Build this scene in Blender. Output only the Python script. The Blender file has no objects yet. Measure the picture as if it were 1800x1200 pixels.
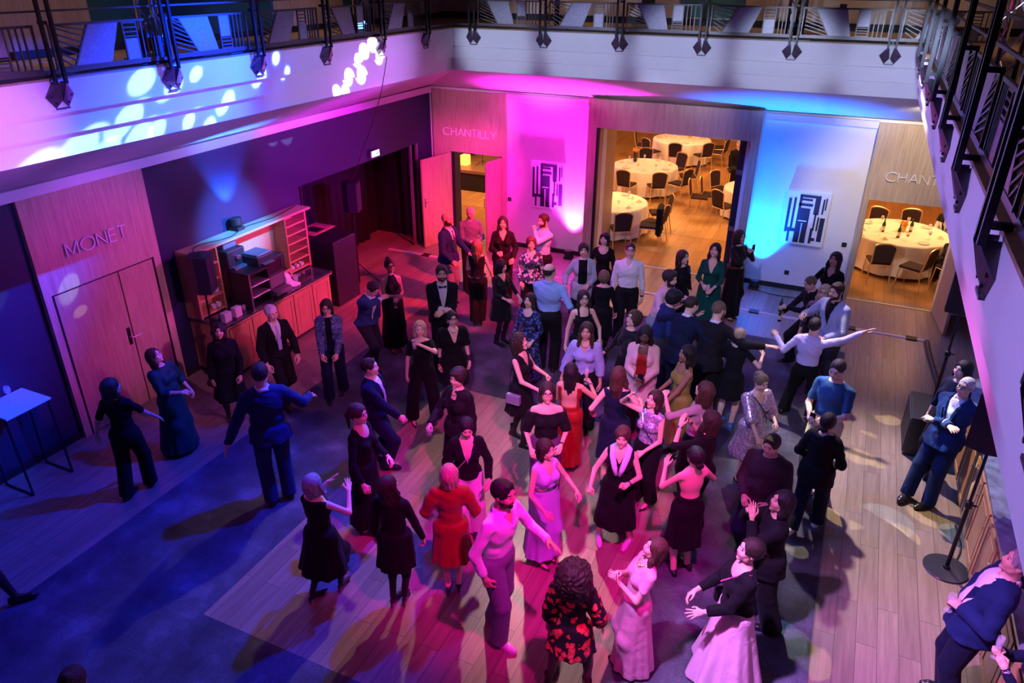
import bpy, bmesh, math, random
import numpy as np
from mathutils import Matrix, Vector
random.seed(7)
SC = bpy.context.scene
COL = SC.collection
PI = math.pi
# ---------------------------------------------------------------- camera model (calibrated on the hall's own lines)
EYE = np.array([0.0, 0.0, 5.8])
FPX = 1294.87
CAMR = np.array([[0.9092171, 0.19230788, -0.3692451],
                 [0.41628582, -0.40820789, 0.81244842],
                 [0.00551147, -0.89240349, -0.45120464]])
def sight(u, v, ax, c):
    d = CAMR @ np.array([u-900.0, v-600.0, FPX]); t = (c-EYE[ax])/d[ax]
    return EYE+d*t
def proj(p):
    q = CAMR.T @ (np.array(p, float)-EYE)
    return 900+FPX*q[0]/q[2], 600+FPX*q[1]/q[2]
cam = bpy.data.cameras.new('camera'); camo = bpy.data.objects.new('camera', cam); COL.objects.link(camo)
cam.sensor_width = 36; cam.lens = FPX/1800*36; cam.clip_start = 0.05; cam.clip_end = 200
m4 = Matrix.Identity(4)
for i in range(3):
    m4[i][0] = CAMR[i][0]; m4[i][1] = -CAMR[i][1]; m4[i][2] = -CAMR[i][2]; m4[i][3] = EYE[i]
camo.matrix_world = m4
SC.camera = camo
SC.view_settings.view_transform = 'Standard'; SC.view_settings.look = 'None'; SC.view_settings.gamma = 1
SC.view_settings.use_curve_mapping = False
# ---------------------------------------------------------------- materials
MATS = {}
def nm(name):
    m = bpy.data.materials.new(name); m.use_nodes = True
    nt = m.node_tree; b = nt.nodes['Principled BSDF']
    return m, nt, b
def setin(b, k, v):
    if k in b.inputs: b.inputs[k].default_value = v
def c4(c): return (c[0], c[1], c[2], 1)
def plain(name, col, rough=.6, metal=0.0, bump=0, bscale=80, sheen=0, emit=None, es=1, alpha=None, trans=0, ior=1.45, vary=0.0, coat=0):
    key = ('p', name)
    if key in MATS: return MATS[key]
    m, nt, b = nm(name)
    b.inputs['Base Color'].default_value = c4(col); setin(b, 'Roughness', rough); setin(b, 'Metallic', metal)
    if sheen: setin(b, 'Sheen Weight', sheen)
    if coat: setin(b, 'Coat Weight', coat)
    if emit: setin(b, 'Emission Color', c4(emit)); setin(b, 'Emission Strength', es)
    if trans: setin(b, 'Transmission Weight', trans); setin(b, 'IOR', ior)
    tc = nt.nodes.new('ShaderNodeTexCoord')
    if bump or vary:
        n = nt.nodes.new('ShaderNodeTexNoise'); n.inputs['Scale'].default_value = bscale; n.inputs['Detail'].default_value = 3
        nt.links.new(tc.outputs['Object'], n.inputs['Vector'])
        if bump:
            bp = nt.nodes.new('ShaderNodeBump'); bp.inputs['Strength'].default_value = bump; bp.inputs['Distance'].default_value = .01
            nt.links.new(n.outputs['Fac'], bp.inputs['Height']); nt.links.new(bp.outputs['Normal'], b.inputs['Normal'])
        if vary:
            r = nt.nodes.new('ShaderNodeValToRGB'); r.color_ramp.elements[0].position = .3; r.color_ramp.elements[1].position = .7
            r.color_ramp.elements[0].color = c4([x*(1-vary) for x in col]); r.color_ramp.elements[1].color = c4([min(1, x*(1+vary)) for x in col])
            nt.links.new(n.outputs['Fac'], r.inputs['Fac']); nt.links.new(r.outputs['Color'], b.inputs['Base Color'])
    MATS[key] = m
    return m
def ramp(nt, src, stops):
    r = nt.nodes.new('ShaderNodeValToRGB'); e = r.color_ramp.elements
    while len(e) < len(stops): e.new(.5)
    for i, (p, c) in enumerate(stops): e[i].position = p; e[i].color = c4(c)
    nt.links.new(src, r.inputs['Fac']); return r
def wood(name, base, dark, axis='Z', scale=6, rough=.45, planks=None):
    # streaky grain running along one axis; planks = (width, length) adds boards
    m, nt, b = nm(name); tc = nt.nodes.new('ShaderNodeTexCoord'); mp = nt.nodes.new('ShaderNodeMapping')
    s = {'X': (scale*.06, scale, scale), 'Y': (scale, scale*.06, scale), 'Z': (scale, scale, scale*.06)}[axis]
    mp.inputs['Scale'].default_value = s
    nt.links.new(tc.outputs['Object'], mp.inputs['Vector'])
    n = nt.nodes.new('ShaderNodeTexNoise'); n.inputs['Scale'].default_value = 4; n.inputs['Detail'].default_value = 6; n.inputs['Roughness'].default_value = .65
    vec = mp.outputs['Vector']
    if planks:
        sp = nt.nodes.new('ShaderNodeMapping'); sp.inputs['Rotation'].default_value = (0, 0, PI/2)
        nt.links.new(tc.outputs['Object'], sp.inputs['Vector'])
        br = nt.nodes.new('ShaderNodeTexBrick'); br.inputs['Scale'].default_value = 1
        br.inputs['Brick Width'].default_value = planks[1]; br.inputs['Row Height'].default_value = planks[0]; br.inputs['Mortar Size'].default_value = .0025
        br.inputs['Color1'].default_value = (0, 0, 0, 1); br.inputs['Color2'].default_value = (1, 1, 1, 1); br.inputs['Mortar'].default_value = (0, 0, 0, 1)
        br.offset = .37; nt.links.new(sp.outputs['Vector'], br.inputs['Vector'])
        ad = nt.nodes.new('ShaderNodeVectorMath'); ad.operation = 'MULTIPLY_ADD'
        nt.links.new(br.outputs['Color'], ad.inputs[0]); ad.inputs[1].default_value = (7, 5, 3); nt.links.new(vec, ad.inputs[2]); vec = ad.outputs[0]
    nt.links.new(vec, n.inputs['Vector'])
    r = ramp(nt, n.outputs['Fac'], [(.3, dark), (.7, base)])
    out = r.outputs['Color']
    if planks:
        mx = nt.nodes.new('ShaderNodeMix'); mx.data_type = 'RGBA'; mx.blend_type = 'MULTIPLY'; mx.inputs[0].default_value = .28
        nt.links.new(out, mx.inputs[6]); nt.links.new(br.outputs['Color'], mx.inputs[7])
        mo = nt.nodes.new('ShaderNodeMix'); mo.data_type = 'RGBA'; nt.links.new(br.outputs['Fac'], mo.inputs[0])
        nt.links.new(mx.outputs[2], mo.inputs[6]); mo.inputs[7].default_value = c4([x*.25 for x in dark]); out = mo.outputs[2]
    nt.links.new(out, b.inputs['Base Color']); setin(b, 'Roughness', rough)
    return m
def carpet_mat(name, a, c):
    m, nt, b = nm(name); tc = nt.nodes.new('ShaderNodeTexCoord')
    n = nt.nodes.new('ShaderNodeTexNoise'); n.inputs['Scale'].default_value = 160; n.inputs['Detail'].default_value = 4
    nt.links.new(tc.outputs['Object'], n.inputs['Vector'])
    br = nt.nodes.new('ShaderNodeTexBrick'); br.inputs['Scale'].default_value = 1; br.inputs['Brick Width'].default_value = .5; br.inputs['Row Height'].default_value = .5
    br.inputs['Mortar Size'].default_value = .003; br.inputs['Color1'].default_value = (.85, .85, .85, 1); br.inputs['Color2'].default_value = (1.1, 1.1, 1.1, 1); br.inputs['Mortar'].default_value = (1.12, 1.12, 1.12, 1); br.offset = 0
    nt.links.new(tc.outputs['Object'], br.inputs['Vector'])
    n2 = nt.nodes.new('ShaderNodeTexNoise'); n2.inputs['Scale'].default_value = 2.2; n2.inputs['Detail'].default_value = 6; nt.links.new(tc.outputs['Object'], n2.inputs['Vector'])
    r = ramp(nt, n.outputs['Fac'], [(.35, a), (.65, c)])
    r2 = ramp(nt, n2.outputs['Fac'], [(.35, (.5, .5, .5)), (.55, (.9, .9, .9)), (.7, (1.7, 1.7, 1.7))])
    mx = nt.nodes.new('ShaderNodeMix'); mx.data_type = 'RGBA'; mx.blend_type = 'MULTIPLY'; mx.inputs[0].default_value = 1
    nt.links.new(r.outputs['Color'], mx.inputs[6]); nt.links.new(br.outputs['Color'], mx.inputs[7])
    m2 = nt.nodes.new('ShaderNodeMix'); m2.data_type = 'RGBA'; m2.blend_type = 'MULTIPLY'; m2.inputs[0].default_value = 1
    nt.links.new(mx.outputs[2], m2.inputs[6]); nt.links.new(r2.outputs['Color'], m2.inputs[7])
    nt.links.new(m2.outputs[2], b.inputs['Base Color']); setin(b, 'Roughness', .95)
    bp = nt.nodes.new('ShaderNodeBump'); bp.inputs['Strength'].default_value = .4; bp.inputs['Distance'].default_value = .005
    nt.links.new(n.outputs['Fac'], bp.inputs['Height']); nt.links.new(bp.outputs['Normal'], b.inputs['Normal'])
    return m
def cloth(name, col, rough=.85, sheen=.02, kind='plain', col2=(1, 1, 1), col3=None, scale=14, folds=.35):
    key = ('c', name)
    if key in MATS: return MATS[key]
    m, nt, b = nm(name); tc = nt.nodes.new('ShaderNodeTexCoord')
    b.inputs['Base Color'].default_value = c4(col); setin(b, 'Roughness', rough); setin(b, 'Sheen Weight', sheen); setin(b, 'Specular IOR Level', .18)
    n = nt.nodes.new('ShaderNodeTexNoise'); n.inputs['Scale'].default_value = 7; n.inputs['Detail'].default_value = 2.5; n.inputs['Distortion'].default_value = 1.2
    mp = nt.nodes.new('ShaderNodeMapping'); mp.inputs['Scale'].default_value = (1.4, 1.4, .8)
    nt.links.new(tc.outputs['Object'], mp.inputs['Vector']); nt.links.new(mp.outputs['Vector'], n.inputs['Vector'])
    bp = nt.nodes.new('ShaderNodeBump'); bp.inputs['Strength'].default_value = folds; bp.inputs['Distance'].default_value = .03
    nt.links.new(n.outputs['Fac'], bp.inputs['Height']); nt.links.new(bp.outputs['Normal'], b.inputs['Normal'])
    if kind == 'floral':
        v = nt.nodes.new('ShaderNodeTexVoronoi'); v.inputs['Scale'].default_value = scale; v.inputs['Randomness'].default_value = 1
        d = nt.nodes.new('ShaderNodeTexNoise'); d.inputs['Scale'].default_value = scale; nt.links.new(tc.outputs['Object'], d.inputs['Vector'])
        ad = nt.nodes.new('ShaderNodeVectorMath'); ad.operation = 'MULTIPLY_ADD'; nt.links.new(d.outputs['Color'], ad.inputs[0]); ad.inputs[1].default_value = (.09,)*3
        nt.links.new(tc.outputs['Object'], ad.inputs[2]); nt.links.new(ad.outputs[0], v.inputs['Vector'])
        r = ramp(nt, v.outputs['Distance'], [(.0, col3 or col2), (.22, col2), (.40, col2), (.47, col)])
        nt.links.new(r.outputs['Color'], b.inputs['Base Color'])
    if kind == 'flecks':
        v = nt.nodes.new('ShaderNodeTexVoronoi'); v.inputs['Scale'].default_value = scale; nt.links.new(tc.outputs['Object'], v.inputs['Vector'])
        sp = nt.nodes.new('ShaderNodeSeparateColor'); nt.links.new(v.outputs['Color'], sp.inputs[0])
        r = ramp(nt, sp.outputs[0], [(0, col), (.5, col), (.62, col2), (.9, col3 or col2)]); nt.links.new(r.outputs['Color'], b.inputs['Base Color'])
    if kind == 'sequin':
        v = nt.nodes.new('ShaderNodeTexVoronoi'); v.inputs['Scale'].default_value = scale; nt.links.new(tc.outputs['Object'], v.inputs['Vector'])
        sp = nt.nodes.new('ShaderNodeSeparateColor'); nt.links.new(v.outputs['Color'], sp.inputs[0])
        r = ramp(nt, sp.outputs[0], [(.0, col), (.6, col), (.85, col2)]); nt.links.new(r.outputs['Color'], b.inputs['Base Color'])
        b2 = nt.nodes.new('ShaderNodeBump'); b2.inputs['Strength'].default_value = 1; b2.inputs['Distance'].default_value = .02
        nt.links.new(sp.outputs[1], b2.inputs['Height']); nt.links.new(bp.outputs['Normal'], b2.inputs['Normal']); nt.links.new(b2.outputs['Normal'], b.inputs['Normal'])
        setin(b, 'Roughness', .3); setin(b, 'Metallic', .45)
    if kind == 'lace':
        v = nt.nodes.new('ShaderNodeTexVoronoi'); v.inputs['Scale'].default_value = scale; v.feature = 'DISTANCE_TO_EDGE'; nt.links.new(tc.outputs['Object'], v.inputs['Vector'])
        r = ramp(nt, v.outputs['Distance'], [(.0, col), (.14, col), (.2, col2)]); nt.links.new(r.outputs['Color'], b.inputs['Base Color'])
    if kind == 'stripe':
        w = nt.nodes.new('ShaderNodeTexWave'); w.inputs['Scale'].default_value = scale; nt.links.new(tc.outputs['Object'], w.inputs['Vector'])
        r = ramp(nt, w.outputs['Fac'], [(.4, col), (.6, col2)]); nt.links.new(r.outputs['Color'], b.inputs['Base Color'])
    MATS[key] = m
    return m
def hair_mat(name, col):
    key = ('h', name)
    if key in MATS: return MATS[key]
    m, nt, b = nm('hair_'+name); tc = nt.nodes.new('ShaderNodeTexCoord'); mp = nt.nodes.new('ShaderNodeMapping'); mp.inputs['Scale'].default_value = (9, 9, 1.6)
    nt.links.new(tc.outputs['Object'], mp.inputs['Vector'])
    n = nt.nodes.new('ShaderNodeTexNoise'); n.inputs['Scale'].default_value = 9; n.inputs['Detail'].default_value = 3; n.inputs['Distortion'].default_value = .6
    nt.links.new(mp.outputs['Vector'], n.inputs['Vector'])
    r = ramp(nt, n.outputs['Fac'], [(.3, [x*.45 for x in col]), (.7, [min(1, x*1.35) for x in col])]); nt.links.new(r.outputs['Color'], b.inputs['Base Color'])
    setin(b, 'Roughness', .5); setin(b, 'Specular IOR Level', .3)
    bp = nt.nodes.new('ShaderNodeBump'); bp.inputs['Strength'].default_value = .8; bp.inputs['Distance'].default_value = .012
    nt.links.new(n.outputs['Fac'], bp.inputs['Height']); nt.links.new(bp.outputs['Normal'], b.inputs['Normal'])
    MATS[key] = m
    return m
# ---------------------------------------------------------------- mesh helpers
def tag(o, label=None, cat=None, group=None, kind=None):
    if label: o['label'] = label
    if cat: o['category'] = cat
    if group: o['group'] = group
    if kind: o['kind'] = kind
    return o
def link(name, me, mat=None, parent=None, loc=None):
    o = bpy.data.objects.new(name, me); COL.objects.link(o)
    if mat is not None:
        for mm in (mat if isinstance(mat, (list, tuple)) else [mat]): me.materials.append(mm)
    if parent is not None: o.parent = parent
    if loc is not None: o.location = loc
    return o
def empty(name, loc=(0, 0, 0), rz=0):
    o = bpy.data.objects.new(name, None); COL.objects.link(o); o.location = loc; o.rotation_euler = (0, 0, rz); o.empty_display_size = .1
    return o
class MB:
    """collects shapes that end up as one mesh"""
    def __init__(s): s.v = []; s.f = []; s.mi = []
    def add(s, vs, fs, mi=0):
        o = len(s.v); s.v += [tuple(p) for p in vs]; s.f += [tuple(i+o for i in f) for f in fs]; s.mi += [mi]*len(fs); return s
    def box(s, x0, y0, z0, x1, y1, z1, mi=0, bev=0.0):
        x0, x1 = min(x0, x1), max(x0, x1); y0, y1 = min(y0, y1), max(y0, y1); z0, z1 = min(z0, z1), max(z0, z1)
        if bev <= 0:
            v = [(x, y, z) for z in (z0, z1) for y in (y0, y1) for x in (x0, x1)]
            return s.add(v, [(0, 2, 3, 1), (4, 5, 7, 6), (0, 1, 5, 4), (2, 6, 7, 3), (0, 4, 6, 2), (1, 3, 7, 5)], mi)
        bm = bmesh.new(); bmesh.ops.create_cube(bm, size=1)
        for q in bm.verts: q.co = Vector(((q.co.x+.5)*(x1-x0)+x0, (q.co.y+.5)*(y1-y0)+y0, (q.co.z+.5)*(z1-z0)+z0))
        bmesh.ops.bevel(bm, geom=bm.edges[:], offset=bev, segments=2, affect='EDGES', profile=.5)
        bm.verts.index_update()
        s.add([q.co[:] for q in bm.verts], [[q.index for q in f.verts] for f in bm.faces], mi); bm.free(); return s
    def prism(s, poly, M, d, mi=0):
        """poly in (a, b) of frame M (4x4: columns a, b, normal, origin), thickness d along the normal"""
        n = len(poly); v = []
        for t in (0, d):
            for a, b in poly: v.append((M @ Vector((a, b, t)))[:])
        f = [tuple(range(n-1, -1, -1)), tuple(range(n, 2*n))]+[(i, (i+1) % n, n+(i+1) % n, n+i) for i in range(n)]
        return s.add(v, f, mi)
    def bar(s, a, b, w, h=None, mi=0, up=(0, 0, 1)):
        a = Vector(a); b = Vector(b); h = h or w; t = (b-a).normalized(); u = Vector(up)
        if abs(t.dot(u)) > .98: u = Vector((1, 0, 0))
        x = t.cross(u).normalized(); y = x.cross(t).normalized(); v = []
        for p in (a, b):
            for i, j in ((-1, -1), (1, -1), (1, 1), (-1, 1)): v.append((p+x*i*w/2+y*j*h/2)[:])
        return s.add(v, [(0, 1, 2, 3), (7, 6, 5, 4), (0, 4, 5, 1), (1, 5, 6, 2), (2, 6, 7, 3), (3, 7, 4, 0)], mi)
    def tube(s, pts, r, n=8, mi=0, caps=True):
        pts = [Vector(p) for p in pts]; rr = r if isinstance(r, (list, tuple)) else [r]*len(pts); v = []; f = []
        t0 = (pts[1]-pts[0]).normalized(); u = Vector((0, 0, 1)) if abs(t0.z) < .9 else Vector((1, 0, 0)); x = t0.cross(u).normalized()
        for i, p in enumerate(pts):
            t = ((pts[min(i+1, len(pts)-1)]-pts[max(i-1, 0)])).normalized(); x = (x-t*x.dot(t)).normalized(); y = t.cross(x)
            for k in range(n):
                a = 2*PI*k/n; v.append((p+(x*math.cos(a)+y*math.sin(a))*rr[i])[:])
        for i in range(len(pts)-1):
            for k in range(n): f.append((i*n+k, i*n+(k+1) % n, (i+1)*n+(k+1) % n, (i+1)*n+k))
        if caps: f.append(tuple(range(n-1, -1, -1))); f.append(tuple(range((len(pts)-1)*n, len(pts)*n)))
        return s.add(v, f, mi)
    def lathe(s, prof, c=(0, 0, 0), n=24, mi=0, M=None):
        """prof: list of (r, z)"""
        v = []; f = []; M = M or Matrix.Translation(Vector(c))
        for r, z in prof:
            for k in range(n): a = 2*PI*k/n; v.append((M @ Vector((r*math.cos(a), r*math.sin(a), z)))[:])
        for i in range(len(prof)-1):
            for k in range(n): f.append((i*n+k, i*n+(k+1) % n, (i+1)*n+(k+1) % n, (i+1)*n+k))
        if prof[0][0] > 1e-5: f.append(tuple(range(n-1, -1, -1)))
        if prof[-1][0] > 1e-5: f.append(tuple(range((len(prof)-1)*n, len(prof)*n)))
        return s.add(v, f, mi)
    def ball(s, c, r, n=12, m=8, mi=0, sq=(1, 1, 1)):
        v = []; f = []
        for i in range(m+1):
            ph = PI*i/m
            for k in range(n): a = 2*PI*k/n; v.append((c[0]+r*sq[0]*math.sin(ph)*math.cos(a), c[1]+r*sq[1]*math.sin(ph)*math.sin(a), c[2]-r*sq[2]*math.cos(ph)))
        for i in range(m):
            for k in range(n): f.append((i*n+k, i*n+(k+1) % n, (i+1)*n+(k+1) % n, (i+1)*n+k))
        return s.add(v, f, mi)
    def mesh(s, name, smooth=False):
        me = bpy.data.meshes.new(name); me.from_pydata(s.v, [], s.f)
        me.polygons.foreach_set('material_index', s.mi)
        me.validate(); me.update()
        bm = bmesh.new(); bm.from_mesh(me); bmesh.ops.remove_doubles(bm, verts=bm.verts[:], dist=1e-6)
        bmesh.ops.recalc_face_normals(bm, faces=bm.faces[:]); bm.to_mesh(me); bm.free()
        if smooth: me.shade_smooth()
        return me
    def obj(s, name, mat, parent=None, smooth=False, loc=None):
        return link(name, s.mesh(name, smooth), mat, parent, loc)
def auto(o, ang=40):
    o.data.shade_smooth()
    try: o.data.set_sharp_from_angle(angle=math.radians(ang))
    except Exception: pass
    return o
def copy_tree(o, parent=None):
    c = o.copy(); COL.objects.link(c)
    if parent is not None: c.parent = parent
    for ch in list(KIDS.get(o.name, [])): copy_tree(ch, c)
    return c
KIDS = {}
def kids(o):
    KIDS[o.name] = [x for x in bpy.data.objects if x.parent == o]
    for k in KIDS[o.name]: kids(k)
def frame(origin, a, b):
    a = Vector(a).normalized(); b = Vector(b).normalized(); n = a.cross(b)
    M = Matrix.Identity(4)
    for i in range(3): M[i][0] = a[i]; M[i][1] = b[i]; M[i][2] = n[i]; M[i][3] = origin[i]
    return M
# ================================================================ figures: distance fields turned into smooth surfaces
def smin(a, b, k):
    if k <= 0: return np.minimum(a, b)
    h = np.clip(.5+.5*(b-a)/k, 0, 1); return b*(1-h)+a*h-k*h*(1-h)
class Field:
    def __init__(s, lo, hi, res):
        s.lo = np.array(lo, np.float32)-2*res; s.res = res
        s.n = np.ceil((np.array(hi)+2*res-s.lo)/res).astype(int)+1
        s.D = np.full(s.n, .12, np.float32)
        s.ax = [s.lo[i]+np.arange(s.n[i], dtype=np.float32)*res for i in range(3)]
    def block(s, lo, hi, m=.06):
        sl = []
        for i in range(3):
            a = int(max(0, math.floor((lo[i]-m-s.lo[i])/s.res))); b = int(min(s.n[i], math.ceil((hi[i]+m-s.lo[i])/s.res)+1))
            if b <= a: return None, None
            sl.append(slice(a, b))
        g = np.meshgrid(s.ax[0][sl[0]], s.ax[1][sl[1]], s.ax[2][sl[2]], indexing='ij', sparse=True)
        return tuple(sl), g
    def cone(s, a, b, r1, r2, k=.02, cap=False, capa=False):
        """tapered capsule; cap ends it square at b"""
        a = np.array(a, float); b = np.array(b, float); R = max(r1, r2)
        sl, g = s.block(np.minimum(a, b)-R, np.maximum(a, b)+R)
        if sl is None: return
        ba = b-a; L2 = float(ba@ba)+1e-9; px, py, pz = g[0]-a[0], g[1]-a[1], g[2]-a[2]
        t = (px*ba[0]+py*ba[1]+pz*ba[2])/L2; tc = np.clip(t, 0, 1)
        d = np.sqrt((px-ba[0]*tc)**2+(py-ba[1]*tc)**2+(pz-ba[2]*tc)**2)-(r1+(r2-r1)*tc)
        L = math.sqrt(L2)
        if cap: d = np.maximum(d, (t-1)*L)
        if capa: d = np.maximum(d, -t*L)
        s.D[sl] = smin(s.D[sl], d, k)
    def ell(s, c, r, M=None, k=.03, piv=None):
        """ellipsoid, optionally in a rotated frame M (3x3) about piv"""
        c = np.array(c, float); r = np.array(r, float)
        cc = c if M is None else piv+M@(c-piv); R = r.max()
        sl, g = s.block(cc-R, cc+R)
        if sl is None: return
        x, y, z = g[0]-cc[0], g[1]-cc[1], g[2]-cc[2]
        if M is not None:
            x, y, z = (M[0, 0]*x+M[1, 0]*y+M[2, 0]*z, M[0, 1]*x+M[1, 1]*y+M[2, 1]*z, M[0, 2]*x+M[1, 2]*y+M[2, 2]*z)
        q = np.sqrt((x/r[0])**2+(y/r[1])**2+(z/r[2])**2)
        q2 = np.sqrt((x/r[0]**2)**2+(y/r[1]**2)**2+(z/r[2]**2)**2)+1e-6
        s.D[sl] = smin(s.D[sl], q*(q-1)/q2, k)
    def pts(s): return np.meshgrid(*s.ax, indexing='ij', sparse=True)
    def net(s):
        D = s.D; S = D < 0
        c = [S[i:S.shape[0]-1+i, j:S.shape[1]-1+j, k:S.shape[2]-1+k] for i in (0, 1) for j in (0, 1) for k in (0, 1)]
        cnt = np.zeros(c[0].shape, np.int8)
        for x in c: cnt += x
        act = (cnt > 0) & (cnt < 8)
        I = np.argwhere(act)
        if len(I) == 0: return np.zeros((0, 3)), np.zeros((0, 4), int)
        idx = np.full(act.shape, -1, np.int32); idx[act] = np.arange(len(I))
        acc = np.zeros((len(I), 3)); w = np.zeros(len(I))
        off = [(i, j, k) for i in (0, 1) for j in (0, 1) for k in (0, 1)]
        vals = [D[I[:, 0]+o[0], I[:, 1]+o[1], I[:, 2]+o[2]] for o in off]
        for p in range(8):
            for q in range(p+1, 8):
                if sum(abs(off[p][t]-off[q][t]) for t in range(3)) != 1: continue
                a, b = vals[p], vals[q]; m = (a < 0) != (b < 0)
                t = np.where(m, a/np.where(m, a-b, 1), 0)
                P = np.array(off[p]); Q = np.array(off[q])
                acc += np.where(m[:, None], P+(Q-P)*t[:, None], 0); w += m
        V = (I+acc/w[:, None])*s.res+s.lo
        F = []
        for ax in range(3):
            o1, o2 = [(1, 2), (2, 0), (0, 1)][ax]
            A = [slice(1, -1)]*3; A[ax] = slice(0, -1); B = [slice(1, -1)]*3; B[ax] = slice(1, None)
            a = S[tuple(A)]; b = S[tuple(B)]; e = np.argwhere(a != b)
            if len(e) == 0: continue
            flip = a[tuple(e.T)]
            base = e.copy()
            for t in range(3):
                if t != ax: base[:, t] += 1
            def cell(d1, d2):
                c = base.copy(); c[:, o1] -= d1; c[:, o2] -= d2; return idx[tuple(c.T)]
            q = np.stack([cell(1, 1), cell(0, 1), cell(0, 0), cell(1, 0)], 1)
            q[~flip] = q[~flip][:, ::-1]
            F.append(q)
        F = np.concatenate(F); F = F[(F >= 0).all(1)]
        return V, F
def rot(rx=0, ry=0, rz=0):
    cx, sx, cy, sy, cz, sz = math.cos(rx), math.sin(rx), math.cos(ry), math.sin(ry), math.cos(rz), math.sin(rz)
    X = np.array([[1, 0, 0], [0, cx, -sx], [0, sx, cx]]); Y = np.array([[cy, 0, sy], [0, 1, 0], [-sy, 0, cy]]); Z = np.array([[cz, -sz, 0], [sz, cz, 0], [0, 0, 1]])
    return Z@Y@X
def rad(*a): return [math.radians(x) for x in a]
def np_mesh(name, V, F, mi=None):
    me = bpy.data.meshes.new(name); me.vertices.add(len(V)); me.vertices.foreach_set('co', np.asarray(V, np.float32).ravel())
    me.loops.add(len(F)*4); me.loops.foreach_set('vertex_index', np.asarray(F, np.int32).ravel())
    me.polygons.add(len(F)); me.polygons.foreach_set('loop_start', np.arange(0, len(F)*4, 4, dtype=np.int32))
    if mi is not None: me.polygons.foreach_set('material_index', np.asarray(mi, np.int32))
    me.update(calc_edges=True); me.shade_smooth()
    return me
# ---- head (origin at the middle of the skull, face towards +Y)
def make_head(male, res=.0052):
    f = Field((-.1, -.12, -.17), (.1, .13, .13), res)
    j = 1.07 if male else 1.0
    f.ell((0, -.014, .032), (.076, .096, .088), k=.02)
    f.ell((0, .026, -.03), (.059*j, .062, .075), k=.03)
    f.cone((0, .062, -.092), (0, .064, -.096), .019*j, .019*j, .025)
    f.cone((-.04*j, .018, -.066), (.04*j, .018, -.066), .022, .022, .03)
    f.cone((-.03, .074, .03), (.03, .074, .03), .011, .011, .02)
    for s in (-1, 1):
        f.cone((s*.036, .056, -.022), (s*.034, .06, -.03), .024, .022, .025)
        f.ell((s*.077, -.008, -.004), (.009, .02, .031), k=.008)
    x, y, z = f.pts()
    for s in (-1, 1):   # eye sockets
        d = np.sqrt((x-s*.031)**2+(y-.098)**2+(z-.010)**2)-.0175
        f.D = -smin(-f.D, d, .012)
    f.cone((0, .084, .016), (0, .099, -.020), .0075, .0108, .01)
    for s in (-1, 1): f.cone((s*.011, .094, -.026), (s*.011, .094, -.027), .0075, .0075, .006)
    f.cone((-.015, .081, -.054), (.015, .081, -.054), .0072, .0072, .008)
    f.cone((-.011, .080, -.063), (.011, .080, -.063), .0078, .0078, .007)
    d = np.sqrt(x*x/.3+(y-.1)**2*6+(z+.0585)**2*9)-.0075
    f.cone((0, -.02, -.05), (0, -.03, -.155), .053 if male else .045, .056 if male else .047, .03)
    V, F = f.net()
    c = V[F].mean(1); mi = np.zeros(len(F), int)
    lips = (np.abs(c[:, 0]) < .021) & (c[:, 1] > .079) & (c[:, 2] < -.048) & (c[:, 2] > -.0715); mi[lips] = 2
    brow = (np.abs(c[:, 0]) > .011) & (np.abs(c[:, 0]) < .046) & (c[:, 1] > .068) & (np.abs(c[:, 2]-(.033-.06*(np.abs(c[:, 0])-.028)**2*10)) < .0045); mi[brow] = 5
    # eyeballs
    for s in (-1, 1):
        n0 = len(V); n, m = 10, 7; vs = []; fs = []; mm = []
        for i in range(m+1):
            ph = PI*i/m
            for k in range(n):
                a = 2*PI*k/n; vs.append((s*.031+.0125*math.sin(ph)*math.cos(a), .0745+.0125*math.cos(ph), .010+.0125*math.sin(ph)*math.sin(a)))
        for i in range(m):
            for k in range(n): fs.append((n0+i*n+k, n0+i*n+(k+1) % n, n0+(i+1)*n+(k+1) % n, n0+(i+1)*n+k)); mm.append(4 if i < 2 else 3)
        V = np.vstack([V, vs]); F = np.vstack([F, fs]); mi = np.concatenate([mi, mm])
        # upper lid / lashes
    return V, F, mi
def beard_mi(V, F, mi, full=True):
    c = V[F].mean(1); mi = mi.copy()
    b = (c[:, 2] < -.035) & (c[:, 1] > -.005) & (c[:, 2] > -.125) & (mi == 0)
    if full: b |= (c[:, 2] < 0) & (np.abs(c[:, 0]) > .05) & (c[:, 1] > -.0) & (c[:, 1] < .045) & (c[:, 2] > -.1) & (mi == 0)
    b &= ~((np.abs(c[:, 0]) > .022) & (c[:, 1] > .05) & (c[:, 2] > -.045))
    mi[b] = 5
    return mi
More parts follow.
